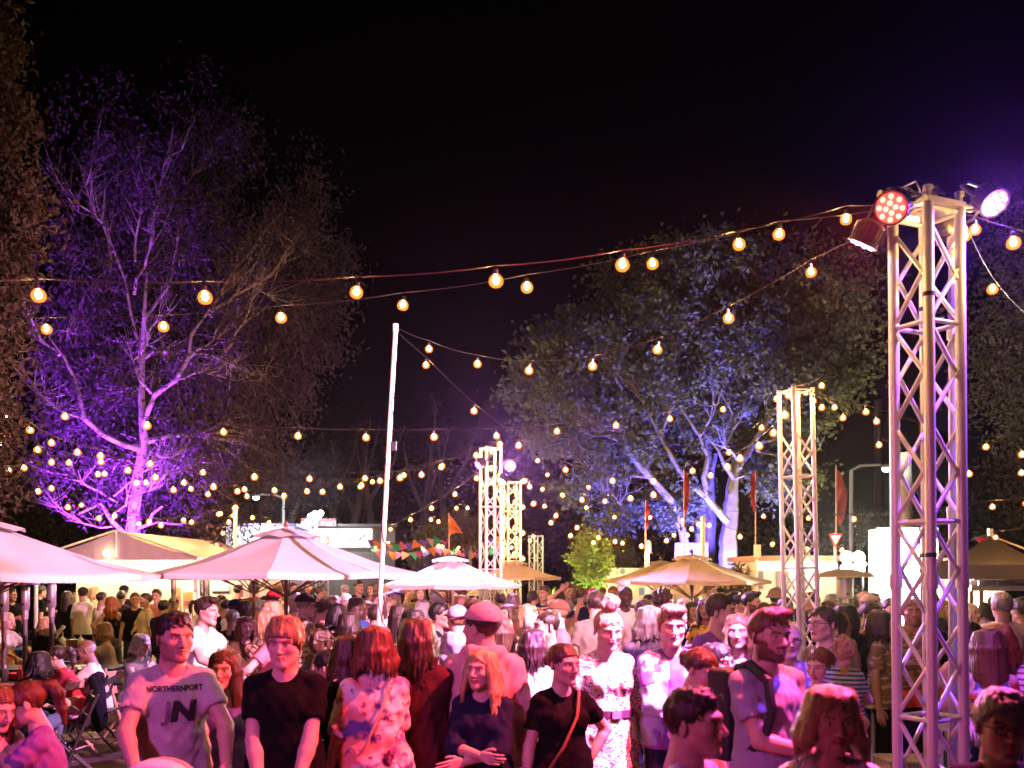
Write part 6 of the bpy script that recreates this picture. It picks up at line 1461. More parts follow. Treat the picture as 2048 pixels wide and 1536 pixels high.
# middle, centre and right
p('bald man with white beard and glasses in plaid shirt', 1578, 1249, 285, 2, 'm', 'down', 'fair', 'bald', 'white', 'three', 'plaidlight', 'trousers', 'navy', head=(-8, 2), beard=3, glasses=1, group=MG)
p('woman with dark ponytail and glasses in grey brown t-shirt facing left', 1646, 1212, 272, -62, 'f', 'down', 'fair', 'pony', 'dark', 'tee', 'taupe', 'jeans', 'black', head=(0, 0), glasses=1, group=MG)
p('man in purple polo turning his head to the right', 1442, 1189, 252, 24, 'm', 'down', 'light', 'short', 'dark', 'tee', 'purple', 'trousers', 'navy', head=(40, 0), group=MG)
p('woman with long pale lit hair in pink top leaning aside', 1478, 1226, 275, -8, 'f', 'down', 'fair', 'lob', 'sandy', 'tee', 'lilac', 'jeans', 'navy', head=(-14, 4), group=MG, girth=1.1)
p('woman with grey blond bob in dark sunset striped jacket from behind', 1297, 1211, 243, 182, 'f', 'down', 'fair', 'bob', 'grey', 'jacket', 'sunset', 'jeans', 'navy', group=MG, girth=1.1)
p('man with cropped hair in olive shirt seen from behind', 1192, 1183, 190, 172, 'm', 'down', 'light', 'short', 'dark', 'tee', 'olive', 'jeans', 'navy', group=MG, girth=1.1)
p('dark skinned man in white crew neck t-shirt', 1251, 1172, 150, 10, 'm', 'down', 'dark', 'crew', 'black', 'tee', 'white', 'jeans', 'navy', head=(10, 0), group=MG)
p('woman with chin length dark hair and white top below the tall man', 1262, 1208, 142, 0, 'f', 'down', 'tan', 'bob', 'dark', 'tee', 'white', group=MG)
p('man in tan shirt with dark hair bent away, beside the striped jacket', 1287, 1200, 190, 166, 'm', 'down', 'tan', 'short', 'dark', 'tee', 'taupe', head=(30, 10), group=MG)
p('man with big curly dark hair in black top', 1328, 1184, 170, 52, 'm', 'down', 'light', 'curly', 'dark', 'tee', 'black', 'jeans', 'navy', group=MG)
p('woman in black top with dark bob left of the tan umbrella pole', 1383, 1203, 158, 20, 'f', 'drink', 'light', 'bob', 'dark', 'tee', 'black', group=BG)
p('white haired woman in pale purple by the umbrella pole', 1368, 1196, 150, -30, 'f', 'down', 'fair', 'bob', 'white', 'tee', 'lilac', group=BG)
p('woman with long dark hair in gold striped top', 1412, 1197, 165, -20, 'f', 'phone', 'tan', 'long', 'dark', 'tee', 'yellowprint', group=BG)
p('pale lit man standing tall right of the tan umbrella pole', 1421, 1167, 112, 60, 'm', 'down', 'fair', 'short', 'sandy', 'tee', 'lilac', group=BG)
p('man in dark flat cap at the bar queue', 1445, 1176, 112, 20, 'm', 'down', 'fair', 'short', 'dark', 'tee', 'charcoal', hat='cap', hatc='charcoal', group=BG)
p('fair woman with hair pulled back facing the camera near the bar', 1470, 1181, 128, 8, 'f', 'down', 'fair', 'bun', 'dark', 'tee', 'beige', group=BG)
p('man in dark baseball cap below the fair woman near the bar', 1483, 1190, 160, 40, 'm', 'down', 'light', 'short', 'dark', 'tee', 'taupe', hat='cap', hatc='charcoal', group=BG)
p('dark bearded man in profile with thick black hair near the bar', 1504, 1184, 165, 58, 'm', 'down', 'light', 'quiff', 'black', 'tee', 'brown', beard=2, group=BG)
p('dark haired woman in dark top just right of the bearded profile', 1527, 1204, 165, 140, 'f', 'down', 'light', 'lob', 'dark', 'tee', 'charcoal', group=BG)
p('person in wide brimmed hat left of the middle truss tower', 1554, 1180, 140, 150, 'm', 'down', 'light', 'short', 'dark', 'jacket', 'charcoal', hat='bucket', hatc='taupe', group=BG)
p('dark haired woman in cream top left of the middle truss tower', 1571, 1194, 172, -6, 'f', 'down', 'light', 'bun', 'dark', 'tee', 'cream', group=BG)
p('small dark haired child peeping beside the wide brimmed hat', 1548, 1206, 150, 10, 'f', 'down', 'light', 'bob', 'dark', 'tee', 'purple', group=BG)
p('person in black hood between the legs of the middle tower', 1622, 1186, 150, -90, 'm', 'phone', 'light', 'short', 'black', 'jacket', 'black', group=BG)
p('lilac lit woman from behind right of the middle tower', 1655, 1201, 150, 180, 'f', 'down', 'light', 'bob', 'brown', 'tee', 'lilac', group=BG)
p('woman in black jacket and pale scarf behind the patio heater', 1690, 1206, 215, 178, 'f', 'down', 'light', 'lob', 'black', 'jacket', 'black', group=MG)
p('blond woman whose long hair shows behind the grey brown t-shirt', 1672, 1222, 220, 186, 'f', 'down', 'fair', 'longback', 'streak', 'tee', 'olive', group=MG)
p('bald man far back beside the floodlight', 1731, 1182, 150, 20, 'm', 'down', 'fair', 'bald', 'sandy', 'tee', 'beige', group=BG)
p('man in brown cap before the white truck', 1745, 1188, 165, 70, 'm', 'down', 'light', 'short', 'dark', 'tee', 'charcoal', hat='cap', hatc='beige', group=BG)
p('woman in mustard yellow jumper with tied dark hair', 1744, 1203, 205, 20, 'f', 'drink', 'fair', 'bun', 'dark', 'long', 'mustard', 'jeans', 'black', group=MG, girth=1.1)
p('woman in grey patterned shirt and glasses looking right, bag at hip', 1765, 1220, 222, 62, 'f', 'down', 'tan', 'lob', 'dark', 'tee', 'camo', 'jeans', 'black', glasses=1, group=MG)
p('woman with hair tied back in dark grey t-shirt facing the camera', 1783, 1196, 185, 6, 'f', 'down', 'fair', 'bun', 'black', 'tee', 'charcoal', 'jeans', 'black', group=MG)
p('stout man in camouflage t-shirt half behind the tower leg', 1824, 1196, 208, -8, 'm', 'down', 'ruddy', 'crew', 'sandy', 'tee', 'camo', 'jeans', 'navy', beard=1, group=MG, girth=1.2)
p('woman in black jacket seen between the tower legs', 1855, 1208, 195, -14, 'f', 'down', 'fair', 'lob', 'brown', 'jacket', 'black', group=MG)
p('man in dark cap seen between the tower legs', 1862, 1187, 165, 10, 'm', 'down', 'light', 'short', 'dark', 'tee', 'charcoal', hat='cap', hatc='charcoal', group=BG)
p('white haired woman in leaf print blouse right of the tower', 1942, 1206, 165, 30, 'f', 'drink', 'fair', 'bob', 'white', 'tee', 'leafprint', group=BG)
p('tall grey haired man in cream shirt seen from behind at the stall', 2003, 1186, 200, 172, 'm', 'hand', 'light', 'short', 'grey', 'tee_long', 'cream', 'trousers', 'charcoal', group=MG, girth=1.15)
p('dark haired man at the right edge by the arched stall', 2043, 1197, 190, 200, 'm', 'down', 'tan', 'short', 'black', 'tee', 'taupe', group=MG)
p('dark haired child low beside the woman with long pink lit hair', 1940, 1252, 255, 170, 'm', 'sit', 'tan', 'short', 'black', 'tee', 'rose', group=MG)
p('woman with long reddish hair in leaf print top seated from behind', 1972, 1263, 292, 168, 'f', 'sit', 'fair', 'longback', 'auburn', 'tank', 'leafprint', 'jeans', 'navy', group=MG, head=(16, 0))
p('red haired woman in red striped top looking down at a table', 1996, 1251, 288, -30, 'f', 'sit', 'fair', 'lob', 'red', 'tee', 'stripes', 'jeans', 'navy', head=(-20, 24), group=MG)
p('lilac lit woman far back at the arched stall counter', 1968, 1204, 140, 160, 'f', 'down', 'light', 'bob', 'dark', 'tee', 'lilac', group=BG)
# centre
p('man in pale lilac cap and hoodie left of the hoodie man', 914, 1213, 222, 176, 'm', 'down', 'fair', 'short', 'sandy', 'hoodie', 'lilac', head=(28, 0), hat='cap', hatc='lilac', group=MG)
p('person with round dark hair in front of the pale cap man', 826, 1216, 232, 186, 'f', 'down', 'tan', 'bob', 'black', 'tank', 'charcoal', group=MG)
p('dark haired person in navy facing right near the cap man', 880, 1207, 195, 80, 'm', 'down', 'tan', 'short', 'black', 'tee', 'navy', group=MG)
p('woman with long purple lit hair right of the hoodie man', 1003, 1233, 238, 176, 'f', 'down', 'fair', 'long', 'brown', 'tee', 'purple', group=MG)
p('man with shaved hair in pink t-shirt facing left', 1092, 1222, 245, -72, 'm', 'drink', 'ruddy', 'crew', 'dark', 'tee', 'rose', group=MG, girth=1.15)
p('woman in white head scarf next to the shaved man', 1063, 1226, 205, 178, 'f', 'down', 'fair', 'short', 'white', 'tank', 'beige', group=MG)
p('long haired blond woman in black vest facing the table', 1053, 1208, 195, -160, 'f', 'down', 'fair', 'longback', 'blond', 'tank', 'black', group=MG)
p('man in brown cap and grey jacket facing left', 1111, 1201, 205, -78, 'm', 'down', 'fair', 'short', 'sandy', 'jacket', 'grey', hat='cap', hatc='brown', group=MG)
p('man in cream t-shirt behind the grey jacket man', 1135, 1206, 180, 165, 'm', 'down', 'tan', 'short', 'black', 'tee', 'cream', group=MG, girth=1.15)
p('man in dark shirt raising a hand to his head', 1140, 1168, 112, 10, 'm', 'headhand', 'light', 'short', 'brown', 'tee', 'navy', group=BG)
p('man in dark shirt holding a phone up near the garden', 1088, 1173, 112, -30, 'm', 'phone', 'light', 'short', 'brown', 'tee', 'navy', group=BG)
p('woman in pink dress passing below the bright green tree', 1163, 1175, 118, 130, 'f', 'walk', 'fair', 'pony', 'brown', 'tank', 'rose', group=BG)
p('red capped man below the bright green tree', 1185, 1178, 120, 170, 'm', 'down', 'light', 'short', 'dark', 'tee', 'navy', hat='cap', hatc='red', group=BG)
p('person in yellow print shirt near the pale umbrella', 1066, 1181, 120, 160, 'f', 'down', 'tan', 'pony', 'black', 'tee', 'yellowprint', group=BG)
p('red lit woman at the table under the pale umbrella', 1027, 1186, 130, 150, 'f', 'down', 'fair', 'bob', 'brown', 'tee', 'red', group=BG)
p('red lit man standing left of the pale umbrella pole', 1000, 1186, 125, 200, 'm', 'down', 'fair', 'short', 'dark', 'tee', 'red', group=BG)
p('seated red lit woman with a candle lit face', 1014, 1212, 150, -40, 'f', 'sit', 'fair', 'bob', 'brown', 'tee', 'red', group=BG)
p('red haired woman in red plaid behind the lilac cap', 921, 1189, 150, 172, 'f', 'down', 'fair', 'bob', 'auburn', 'tee', 'redplaid', group=BG)
p('crop haired man left of the lit tower foot', 945, 1195, 190, 160, 'm', 'down', 'ruddy', 'crew', 'brown', 'tee', 'white', group=MG)
p('bald headed man half behind the lit tower foot', 973, 1199, 165, 180, 'm', 'down', 'ruddy', 'crew', 'sandy', 'tee', 'rose', group=BG)
p('white shirted man leaning at the tables before the picket fence', 871, 1192, 130, -60, 'm', 'sit', 'fair', 'short', 'grey', 'tee', 'white', group=BG)
p('woman in pale blouse standing under the white umbrella', 886, 1176, 112, -10, 'f', 'down', 'fair', 'bob', 'brown', 'tee', 'cream', group=BG)
p('woman with tied dark hair in cream under the white umbrella', 909, 1174, 115, -40, 'f', 'drink', 'fair', 'bun', 'dark', 'tee', 'cream', group=BG)
p('grey shirted man with his back turned under the white umbrella', 868, 1173, 118, 176, 'm', 'down', 'light', 'crew', 'grey', 'tee', 'grey', group=BG)
p('woman in olive jacket left of the grey shirted back', 840, 1173, 108, 10, 'f', 'down', 'fair', 'lob', 'brown', 'jacket', 'olive', group=BG)
p('pale figure in beige coat walking by the fence', 818, 1172, 105, 90, 'm', 'walk', 'fair', 'short', 'sandy', 'jacket', 'beige', group=BG)
p('lilac lit man in cap and t-shirt right of the white pole', 792, 1175, 128, -50, 'm', 'hand', 'fair', 'short', 'dark', 'tee', 'lightblue', hat='cap', hatc='lilac', group=BG)
p('long dark haired woman sitting right of the white pole', 799, 1212, 190, 172, 'f', 'sit', 'light', 'long', 'dark', 'tee', 'beige', group=MG)
p('woman in dark purple tee sitting at the white pole', 752, 1214, 180, 168, 'f', 'sit', 'light', 'short', 'dark', 'tee', 'darkpurple', group=MG)
p('white lit woman with long hair by the white pole', 757, 1184, 145, 10, 'f', 'down', 'fair', 'long', 'brown', 'tee', 'white', group=BG)
p('child with reddish hair facing the camera left of the white pole', 731, 1201, 155, 10, 'f', 'down', 'fair', 'bob', 'red', 'tee', 'rose', group=BG)
p('broad backed person in blue shirt with long straight hair', 713, 1197, 165, 176, 'f', 'sit', 'fair', 'lob', 'brown', 'tee', 'blue', group=MG, girth=1.2)
p('dark haired woman in leopard top turned right', 700, 1224, 205, 150, 'f', 'down', 'tan', 'bob', 'dark', 'tee', 'leopard', group=MG, girth=1.1)
p('person with black hair and black top left of the blue shirt', 676, 1210, 175, 160, 'f', 'sit', 'light', 'bob', 'black', 'tee', 'black', group=MG)
p('pink white lit girl looking right between the tables', 667, 1190, 150, 40, 'f', 'down', 'fair', 'lob', 'sandy', 'tee', 'lilac', group=BG)
p('man in dark brown shirt bending behind the plaid shirt man', 648, 1186, 165, 130, 'm', 'lean', 'light', 'short', 'brown', 'tee', 'brown', group=MG, size=1.0)
p('older man in green and cream plaid shirt with dark cap', 612, 1189, 168, 120, 'm', 'phone', 'fair', 'short', 'grey', 'long', 'plaid', 'trousers', 'black', head=(-20, 6), glasses=1, hat='cap', hatc='charcoal', group=MG, girth=1.15)
p('person in white knitted hat in violet light', 590, 1186, 150, 40, 'm', 'down', 'fair', 'short', 'white', 'tee', 'white', hat='cap', hatc='white', group=BG)
p('woman with glasses and long blond hair left of the umbrella pole', 540, 1205, 185, -30, 'f', 'sitphone', 'fair', 'lob', 'blond', 'tee', 'beige', glasses=1, group=MG)
p('person in red cap and white jacket under the big umbrella', 549, 1181, 140, 160, 'm', 'down', 'fair', 'short', 'dark', 'jacket', 'white', hat='cap', hatc='red', group=BG)
p('man in white shirt leaning forward under the big umbrella', 560, 1166, 120, 150, 'm', 'drink', 'ruddy', 'crew', 'sandy', 'tee', 'white', group=BG)
p('person in brown jacket standing left of the umbrella pole', 508, 1163, 112, 178, 'm', 'down', 'light', 'short', 'dark', 'jacket', 'brown', group=BG, girth=1.15)
for i, (x, y, s_, yw, sx_, hr, hc, tc, lb) in enumerate([
    (586, 1165, 92, 30, 'f', 'bob', 'dark', 'charcoal', 'shadowy woman standing right of the umbrella pole'), (603, 1178, 95, 160, 'm', 'short', 'black', 'black', 'shadowy man in black behind the white knitted hat'), (617, 1163, 90, 20, 'm', 'short', 'dark', 'navy', 'shadowy man in navy beneath the pale truss leg'),
    (718, 1161, 95, 40, 'm', 'short', 'black', 'black', 'man in black alone before the dark garden'), (743, 1166, 95, -20, 'f', 'long', 'brown', 'rose', 'woman in pinkish top left of the white pole'), (690, 1168, 92, 178, 'm', 'crew', 'grey', 'beige', 'man in beige with his back turned before the dark garden'),
    (640, 1172, 92, 120, 'f', 'pony', 'brown', 'purple', 'woman in purple with ponytail before the pale truss leg'), (771, 1168, 92, 20, 'f', 'lob', 'dark', 'olive', 'woman in olive standing right behind the white pole'),
    (478, 1170, 95, 150, 'm', 'short', 'black', 'black', 'man in black in the dark gap right of the marquee'), (1120, 1178, 100, 180, 'f', 'bob', 'brown', 'rose', 'woman in rose top beside the lit plants'),
    (1206, 1176, 112, 170, 'f', 'topbun', 'auburn', 'rose', 'woman with a red bun behind the olive shirt man'), (1226, 1172, 112, -10, 'f', 'bun', 'red', 'taupe', 'red haired woman in front of the mural wall'),
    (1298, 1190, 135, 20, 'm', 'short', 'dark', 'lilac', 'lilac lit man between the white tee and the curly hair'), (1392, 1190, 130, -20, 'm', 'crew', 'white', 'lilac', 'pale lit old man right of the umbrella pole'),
    (1455, 1196, 140, 160, 'f', 'long', 'dark', 'black', 'long haired woman in black behind the purple polo'), (1605, 1180, 130, 10, 'm', 'short', 'dark', 'charcoal', 'man in charcoal hidden by the middle tower legs'),
    (1664, 1188, 130, 30, 'm', 'short', 'grey', 'lilac', 'grey man in lilac light before the bar'), (1716, 1192, 140, 170, 'm', 'short', 'dark', 'black', 'man in black right of the patio heater'),
    (1890, 1200, 150, 20, 'f', 'lob', 'sandy', 'lilac', 'sandy haired woman behind the right tower leg'), (1917, 1196, 150, 150, 'm', 'short', 'dark', 'denim', 'man in denim shirt behind the right tower leg'),
    (1990, 1192, 125, 20, 'm', 'short', 'dark', 'black', 'vendor in black inside the arched stall')]):
    p(lb, x, y, s_, yw, sx_, ('down', 'drink', 'phone', 'cross', 'hand', 'hip1', 'down')[hash_(lb) % 7], ('light', 'fair', 'tan', 'light')[hash_(lb) % 4], hr, hc, 'tee', tc, group=BG)
# violet lit seated groups under the big umbrella
for i, (x, y, s_, yw, sx_, hr, hc, tc, lb) in enumerate([
    (402, 1199, 115, 120, 'f', 'pony', 'dark', 'white', 'woman with dark ponytail and white top below the right hand heater'), (443, 1195, 120, 60, 'm', 'short', 'dark', 'lightblue', 'man in pale blue drinking before the poster'), (453, 1200, 125, 172, 'm', 'crew', 'black', 'navy', 'crop haired man from behind before the poster'),
    (471, 1203, 130, 160, 'm', 'short', 'dark', 'white', 'man in dark blue cap and white shirt at the violet table'), (491, 1203, 130, 180, 'f', 'lob', 'dark', 'purple', 'dark haired woman in purple at the violet table'), (514, 1206, 135, -20, 'f', 'curly', 'white', 'lilac', 'woman with pale curly hair at the violet table'),
    (466, 1222, 150, 170, 'm', 'crew', 'grey', 'charcoal', 'man in dark jacket with grey hair at the nearer table'), (347, 1198, 115, 20, 'm', 'short', 'dark', 'white', 'man in white hunched over food beside the left heater'), (328, 1203, 118, 172, 'm', 'short', 'black', 'navy', 'person in navy from behind near the left heater'),
    (313, 1181, 105, 0, 'm', 'short', 'dark', 'pink', 'young man in pink with a backpack by the cream wall'), (491, 1236, 165, 30, 'f', 'lob', 'auburn', 'brown', 'red haired woman in brown beside the table bottles'), (634, 1205, 150, 10, 'f', 'bob', 'sandy', 'pink', 'small girl in pink clinging beside the plaid shirt'),
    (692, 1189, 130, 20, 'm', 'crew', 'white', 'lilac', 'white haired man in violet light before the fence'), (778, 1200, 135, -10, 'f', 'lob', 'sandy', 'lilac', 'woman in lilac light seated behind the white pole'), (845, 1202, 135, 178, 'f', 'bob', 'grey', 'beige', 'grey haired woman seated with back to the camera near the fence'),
    (420, 1212, 125, -60, 'f', 'bob', 'sandy', 'rose', 'woman in rose top reaching over the violet table'), (531, 1196, 130, 150, 'm', 'short', 'dark', 'red', 'man in red behind the woman with glasses')]):
    p(lb, x, y, s_, yw, sx_, 'sit', 'light', hr, hc, 'tee', tc, group=SL, hat='cap' if 'cap' in lb else None, hatc='navy')
# around the tables on the left
p('man in white t-shirt with shaved sides leaning over a table', 414, 1218, 205, 74, 'm', 'table', 'fair', 'quiff', 'dark', 'tee', 'white', 'shorts', 'navy', group=SL, girth=1.2)
p('blond woman in pink blouse reaching hands across the table', 528, 1226, 205, -76, 'f', 'sit', 'fair', 'bob', 'streak', 'tee', 'pink', 'jeans', 'navy', group=SL, girth=1.15)
p('man in dark floral shirt crouched low with back to camera', 646, 1272, 215, 150, 'm', 'sit', 'tan', 'curly', 'brown', 'tee', 'floral', 'jeans', 'navy', head=(-30, 0), group=SL, girth=1.1)
p('boy in white t-shirt seated low facing left', 657, 1311, 262, -118, 'm', 'sithunch', 'light', 'short', 'black', 'tee', 'white', 'shorts', 'denim', head=(10, 14), group=SL)
p('woman with ponytail and glasses in purple tee at the lower left', 52, 1368, 345, -72, 'f', 'sit', 'fair', 'pony', 'auburn', 'tee', 'purple', 'jeans', 'navy', head=(0, 14), glasses=1, group=SL, girth=1.1)
p('girl with long red hair cut by the left edge', -4, 1372, 350, 60, 'f', 'sit', 'fair', 'long', 'auburn', 'tee', 'rose', 'jeans', 'navy', head=(0, 16), group=SL)
p('girl in coral t-shirt bent over her food with dark ponytail', 112, 1308, 176, -84, 'f', 'sithunch', 'light', 'pony', 'dark', 'tee', 'red', 'jeans', 'black', group=SL)
p('balding grey haired man in pale yellow shirt eating', 172, 1289, 170, -80, 'm', 'sitmouth', 'brown', 'bald', 'grey', 'three', 'cream', 'trousers', 'black', beard=3, head=(0, 8), group=SL)
p('elderly woman with curly grey hair and glasses in grey shirt', 284, 1271, 162, 62, 'f', 'sitmouth', 'fair', 'bob', 'grey', 'three', 'grey', 'trousers', 'navy', glasses=1, head=(0, 8), group=SL)
p('seated woman with blond bob in black seen from behind', 92, 1237, 140, 166, 'f', 'sit', 'fair', 'bob', 'blond', 'tee', 'black', 'jeans', 'black', head=(30, 0), group=SL, girth=1.25)
p('woman in cream top seated at the left edge with folded hands', 14, 1226, 135, 70, 'f', 'sit', 'fair', 'bob', 'blond', 'tee', 'cream', 'trousers', 'beige', group=SL)
p('woman with long red hair, black tank top, hands on hips, grey jeans', 222, 1203, 112, 188, 'f', 'hips', 'fair', 'longback', 'red', 'tank', 'black', 'jeans', 'grey', head=(30, 0), group=SL, size=.93)
p('smiling man in black t-shirt and shorts facing the camera', 270, 1191, 112, 14, 'm', 'down', 'ruddy', 'short', 'brown', 'tee', 'black', 'shorts', 'charcoal', head=(14, 0), group=SL, size=.96)
p('man in cream t-shirt in profile beside the smiling man', 291, 1193, 115, -52, 'm', 'hand', 'light', 'short', 'dark', 'tee_long', 'cream', 'shorts', 'beige', group=SL, size=.96)
p('man in white t-shirt and cap seen from behind at the cream wall', 166, 1163, 102, 166, 'm', 'hand', 'light', 'short', 'dark', 'tee_long', 'white', 'trousers', 'black', hat='cap', hatc='charcoal', head=(40, 0), group=SL, size=1.0)
p('woman in black leather jacket with long dark hair, grey trousers', 134, 1172, 100, 160, 'f', 'down', 'light', 'long', 'dark', 'jacket', 'black', 'trousers', 'grey', head=(40, 0), group=SL, size=.96)
p('blond woman facing left beside the man in cap', 184, 1171, 98, -60, 'f', 'drink', 'fair', 'lob', 'blond', 'tee', 'beige', group=SL)
p('tall man in black t-shirt holding a stroller at the left', 82, 1158, 98, 140, 'm', 'reach', 'tan', 'short', 'black', 'tee', 'black', 'shorts', 'beige', group=SL, size=1.02)
p('person in white strap top behind the red haired woman', 204, 1184, 105, 150, 'm', 'down', 'tan', 'short', 'black', 'tank', 'white', group=SL)
p('person with backpack facing the cream wall', 243, 1182, 100, 178, 'm', 'down', 'tan', 'short', 'black', 'tee', 'charcoal', group=SL)
p('man in black cap close to the cream wall', 249, 1171, 94, 180, 'm', 'down', 'light', 'short', 'black', 'tee', 'black', hat='cap', hatc='black', group=SL)
p('long haired woman in orange top before the cream wall', 286, 1170, 92, -10, 'f', 'down', 'fair', 'long', 'brown', 'tee', 'mustard', group=SL)
p('small dark haired child between the black jacket and white tee', 151, 1179, 92, 10, 'f', 'down', 'light', 'bob', 'black', 'tee', 'purple', group=SL)
p('person at the far left edge in black holding a red cup', 24, 1178, 100, 60, 'm', 'drink', 'tan', 'short', 'black', 'tee', 'black', group=SL)
p('forearm stretching woman in beige top at the far blue table', 205, 1246, 135, -70, 'f', 'sit', 'fair', 'bob', 'sandy', 'tee', 'beige', group=SL)
p('dark haired child in black low beside the coral t-shirt girl', 82, 1338, 190, 160, 'f', 'sithunch', 'light', 'bob', 'black', 'tee', 'black', group=SL)
# ------------------------------------------------------------------ furniture and small things
def on_ground(x, y, d):
    q = P(x, y, d); return Vector((q.x, d, 0))
pink_wood = mat('pale_painted_wood', (.55, .33, .27), .6, var=.15, vscale=6); blue_plastic = mat('blue_plastic', (.03, .10, .42), .4, var=.08); table_top = mat('scuffed_table_top', (.40, .30, .22), .5, var=.25, vscale=7)
def folding_chair(label, x, d, yaw, m, jacket=None):
    o = on_ground(x, 1400, d); r = empty('folding_chair', o, label, 'chair', 'folding chairs at the tables', math.radians(yaw))
    for sx in (-.21, .21):
        b = MB(); b.tube([(sx, -.20, 0), (sx, .02, .45), (sx, .17, .88)][::2], .016, 6); b.obj('front_leg', m, r)
        b = MB(); b.tube([(sx * .9, .26, 0), (sx * .9, -.19, .46)], .016, 6); b.obj('rear_leg', m, r)
    for k in range(5): b = MB(); b.box((0, -.17 + k * .085, .455), (.42, .065, .018)); b.obj('seat_slat', m, r)
    for z, y in ((.62, .088), (.80, .145)): b = MB(); b.box((0, y, z), (.40, .018, .085), M=Matrix.Rotation(-.3, 3, 'X')); b.obj('back_slat', m, r)
    b = MB(); b.tube([(-.19, .2, .10), (.19, .2, .10)], .011, 6); b.obj('stretcher', m, r)
    return r
folding_chair('pale wooden folding chair with the coral t-shirt girl sitting on it', 133, 11.2, -98, pink_wood)
folding_chair('black folding chair under the man in pale yellow', 196, 11.6, -84, black_steel)
folding_chair('empty black folding chair nearest the front at the left', 152, 9.7, -60, black_steel)
folding_chair('pale folding chair beside the elderly woman', 258, 12.3, 64, pink_wood)
folding_chair('reddish folding chair below the seated woman in cream', 28, 14.6, 80, mat('red_wood', (.42, .09, .08), .6))
folding_chair('pale folding chair low behind the boy in black', 470, 9.2, -80, pink_wood)
folding_chair('pale folding chair under the boy in white', 648, 7.55, 60, pink_wood)
jk = empty('jacket', on_ground(197, 1400, 11.45) + Vector((0, -.05, 0)), 'dark jacket hung on the back of the black folding chair', 'jacket'); s_ = SDF(); s_.cap((-.12, 0, .84), (.12, 0, .84), .05, k=.03, n=(0, 1, 0), f=.7); s_.cap((0, -.01, .78), (0, -.03, .42), .15, .17, k=.05, n=(0, 1, 0), f=.4); s_.fn(wrinkle(5, .010, .12, (1, 1, .5)), 'add'); a_ = s_.mesh(.018); link('cloth', mesh_np('cloth', *a_), jk, m=cloth_mat('black')); jk.rotation_euler.z = math.radians(90)
def picnic_table(label, x, y, L, yaw, m, zt=.74, w=.72, bench=True, boards=5):
    d = 2 * 0 + F_PX * (H_CAM - zt) / (y - Y_HOR); o = on_ground(x, y, d); r = empty('picnic_table', o, label, 'table', 'tables', math.radians(yaw))
    for k in range(boards): b = MB(); b.box((0, -w / 2 + w * (k + .5) / boards, zt - .015), (L, w / boards - .008, .03)); b.obj('plank', m, r)
    b = MB(); b.box((0, 0, zt - .055), (L - .1, .06, .05)); b.obj('beam', m, r)
    for sx in (-1, 1):
        for sy in (-1, 1): b = MB(); b.tube([(sx * (L / 2 - .2), sy * .12, zt - .04), (sx * (L / 2 - .12), sy * (w / 2 + .04), 0)], .025, 6); b.obj('leg', m, r)
        if bench:
            b = MB(); b.box((0, sx * (w / 2 + .24), .44), (L, .24, .03)); b.obj('bench_plank', m, r)
    return r, d
picnic_table('blue picnic table behind the red haired woman with bottles on it', 128, 1296, 1.7, 6, blue_plastic)
picnic_table('blue picnic table behind the coral t-shirt girl', 96, 1334, 2.0, 4, blue_plastic)
tb, tbd = picnic_table('worn table with red basket and bottles at the left edge', 10, 1362, 1.5, 4, table_top, boards=4, bench=False)
picnic_table('dark table between the man in white and the pink blouse woman', 462, 1278, 1.3, 2, mat('dark_table', (.05, .045, .05), .4), zt=.86, bench=False)
picnic_table('white table glowing violet under the big umbrella', 300, 1258, 1.3, 0, white_paint, bench=True)
picnic_table('long pale table among the violet lit seated groups', 540, 1232, 3.2, 0, white_paint, bench=True)
def lath(name, label, cat, loc, prof, m, group=None, n=12):
    b = MB(); b.lathe(prof, n=n); o = link(name, b.mesh(name, True), None, loc, m=m); return tag(o, label, cat, group)
clear = mat('clear_plastic', (.75, .74, .72), .15, var=0, trans=.3); ketch = mat('red_plastic', (.5, .04, .03), .4, var=.05)
zt = .742
for i, (x, lb, m_) in enumerate([(128, 'left clear sauce bottle on the far blue table', clear), (164, 'right clear sauce bottle on the far blue table', clear)]):
    q = P(x, 1290, 17.4); lath('sauce_bottle', lb, 'bottle', (q.x, 17.35, zt), [(.05, 0), (.055, .02), (.055, .14), (.03, .17), (.012, .20), (.008, .27)], m_)
q = P(147, 1290, 17.4); b = MB(); b.box((0, 0, .07), (.28, .2, .14)); o = b.obj('caddy_box', wood_pole, None, (q.x, 17.5, zt)); tag(o, 'brown caddy box between two sauce bottles on the blue table', 'box')
q = P(32, 1350, tbd); lath('red_basket', 'red food basket on the worn table at the left edge', 'basket', (q.x, tbd + .05, zt + .002), [(.08, 0), (.12, .02), (.14, .09), (.13, .09), (.10, .015)], ketch)
for x, m_, lb in ((46, ketch, 'small red sauce bottle right of the red basket'), (18, clear, 'small clear bottle left of the red basket')):
    q = P(x, 1350, tbd); lath('sauce_bottle', lb, 'bottle', (q.x, tbd - .08, zt + .002), [(.03, 0), (.035, .02), (.035, .12), (.012, .15), (.008, .20)], m_)
for k, (x, m_, lb) in enumerate([(447, mat('purple_bottle', (.2, .06, .3), .2), 'purple bottle on the table before the seated group'), (462, mat('green_bottle', (.05, .2, .1), .2), 'green bottle on the table before the seated group'), (436, clear, 'clear cup on the table before the seated group'), (478, clear, 'second clear cup by the pink blouse woman')]):
    d_ = F_PX * (H_CAM - .86) / (1278 - Y_HOR); q = P(x, 1270, d_); lath('bottle', lb, 'bottle', (q.x, d_ + (.1 if k % 2 else -.1), .862), [(.028, 0), (.032, .02), (.032, .14), (.012, .19), (.012, .24)] if k < 2 else [(.03, 0), (.04, .11), (.036, .11), (.028, .01)], m_)
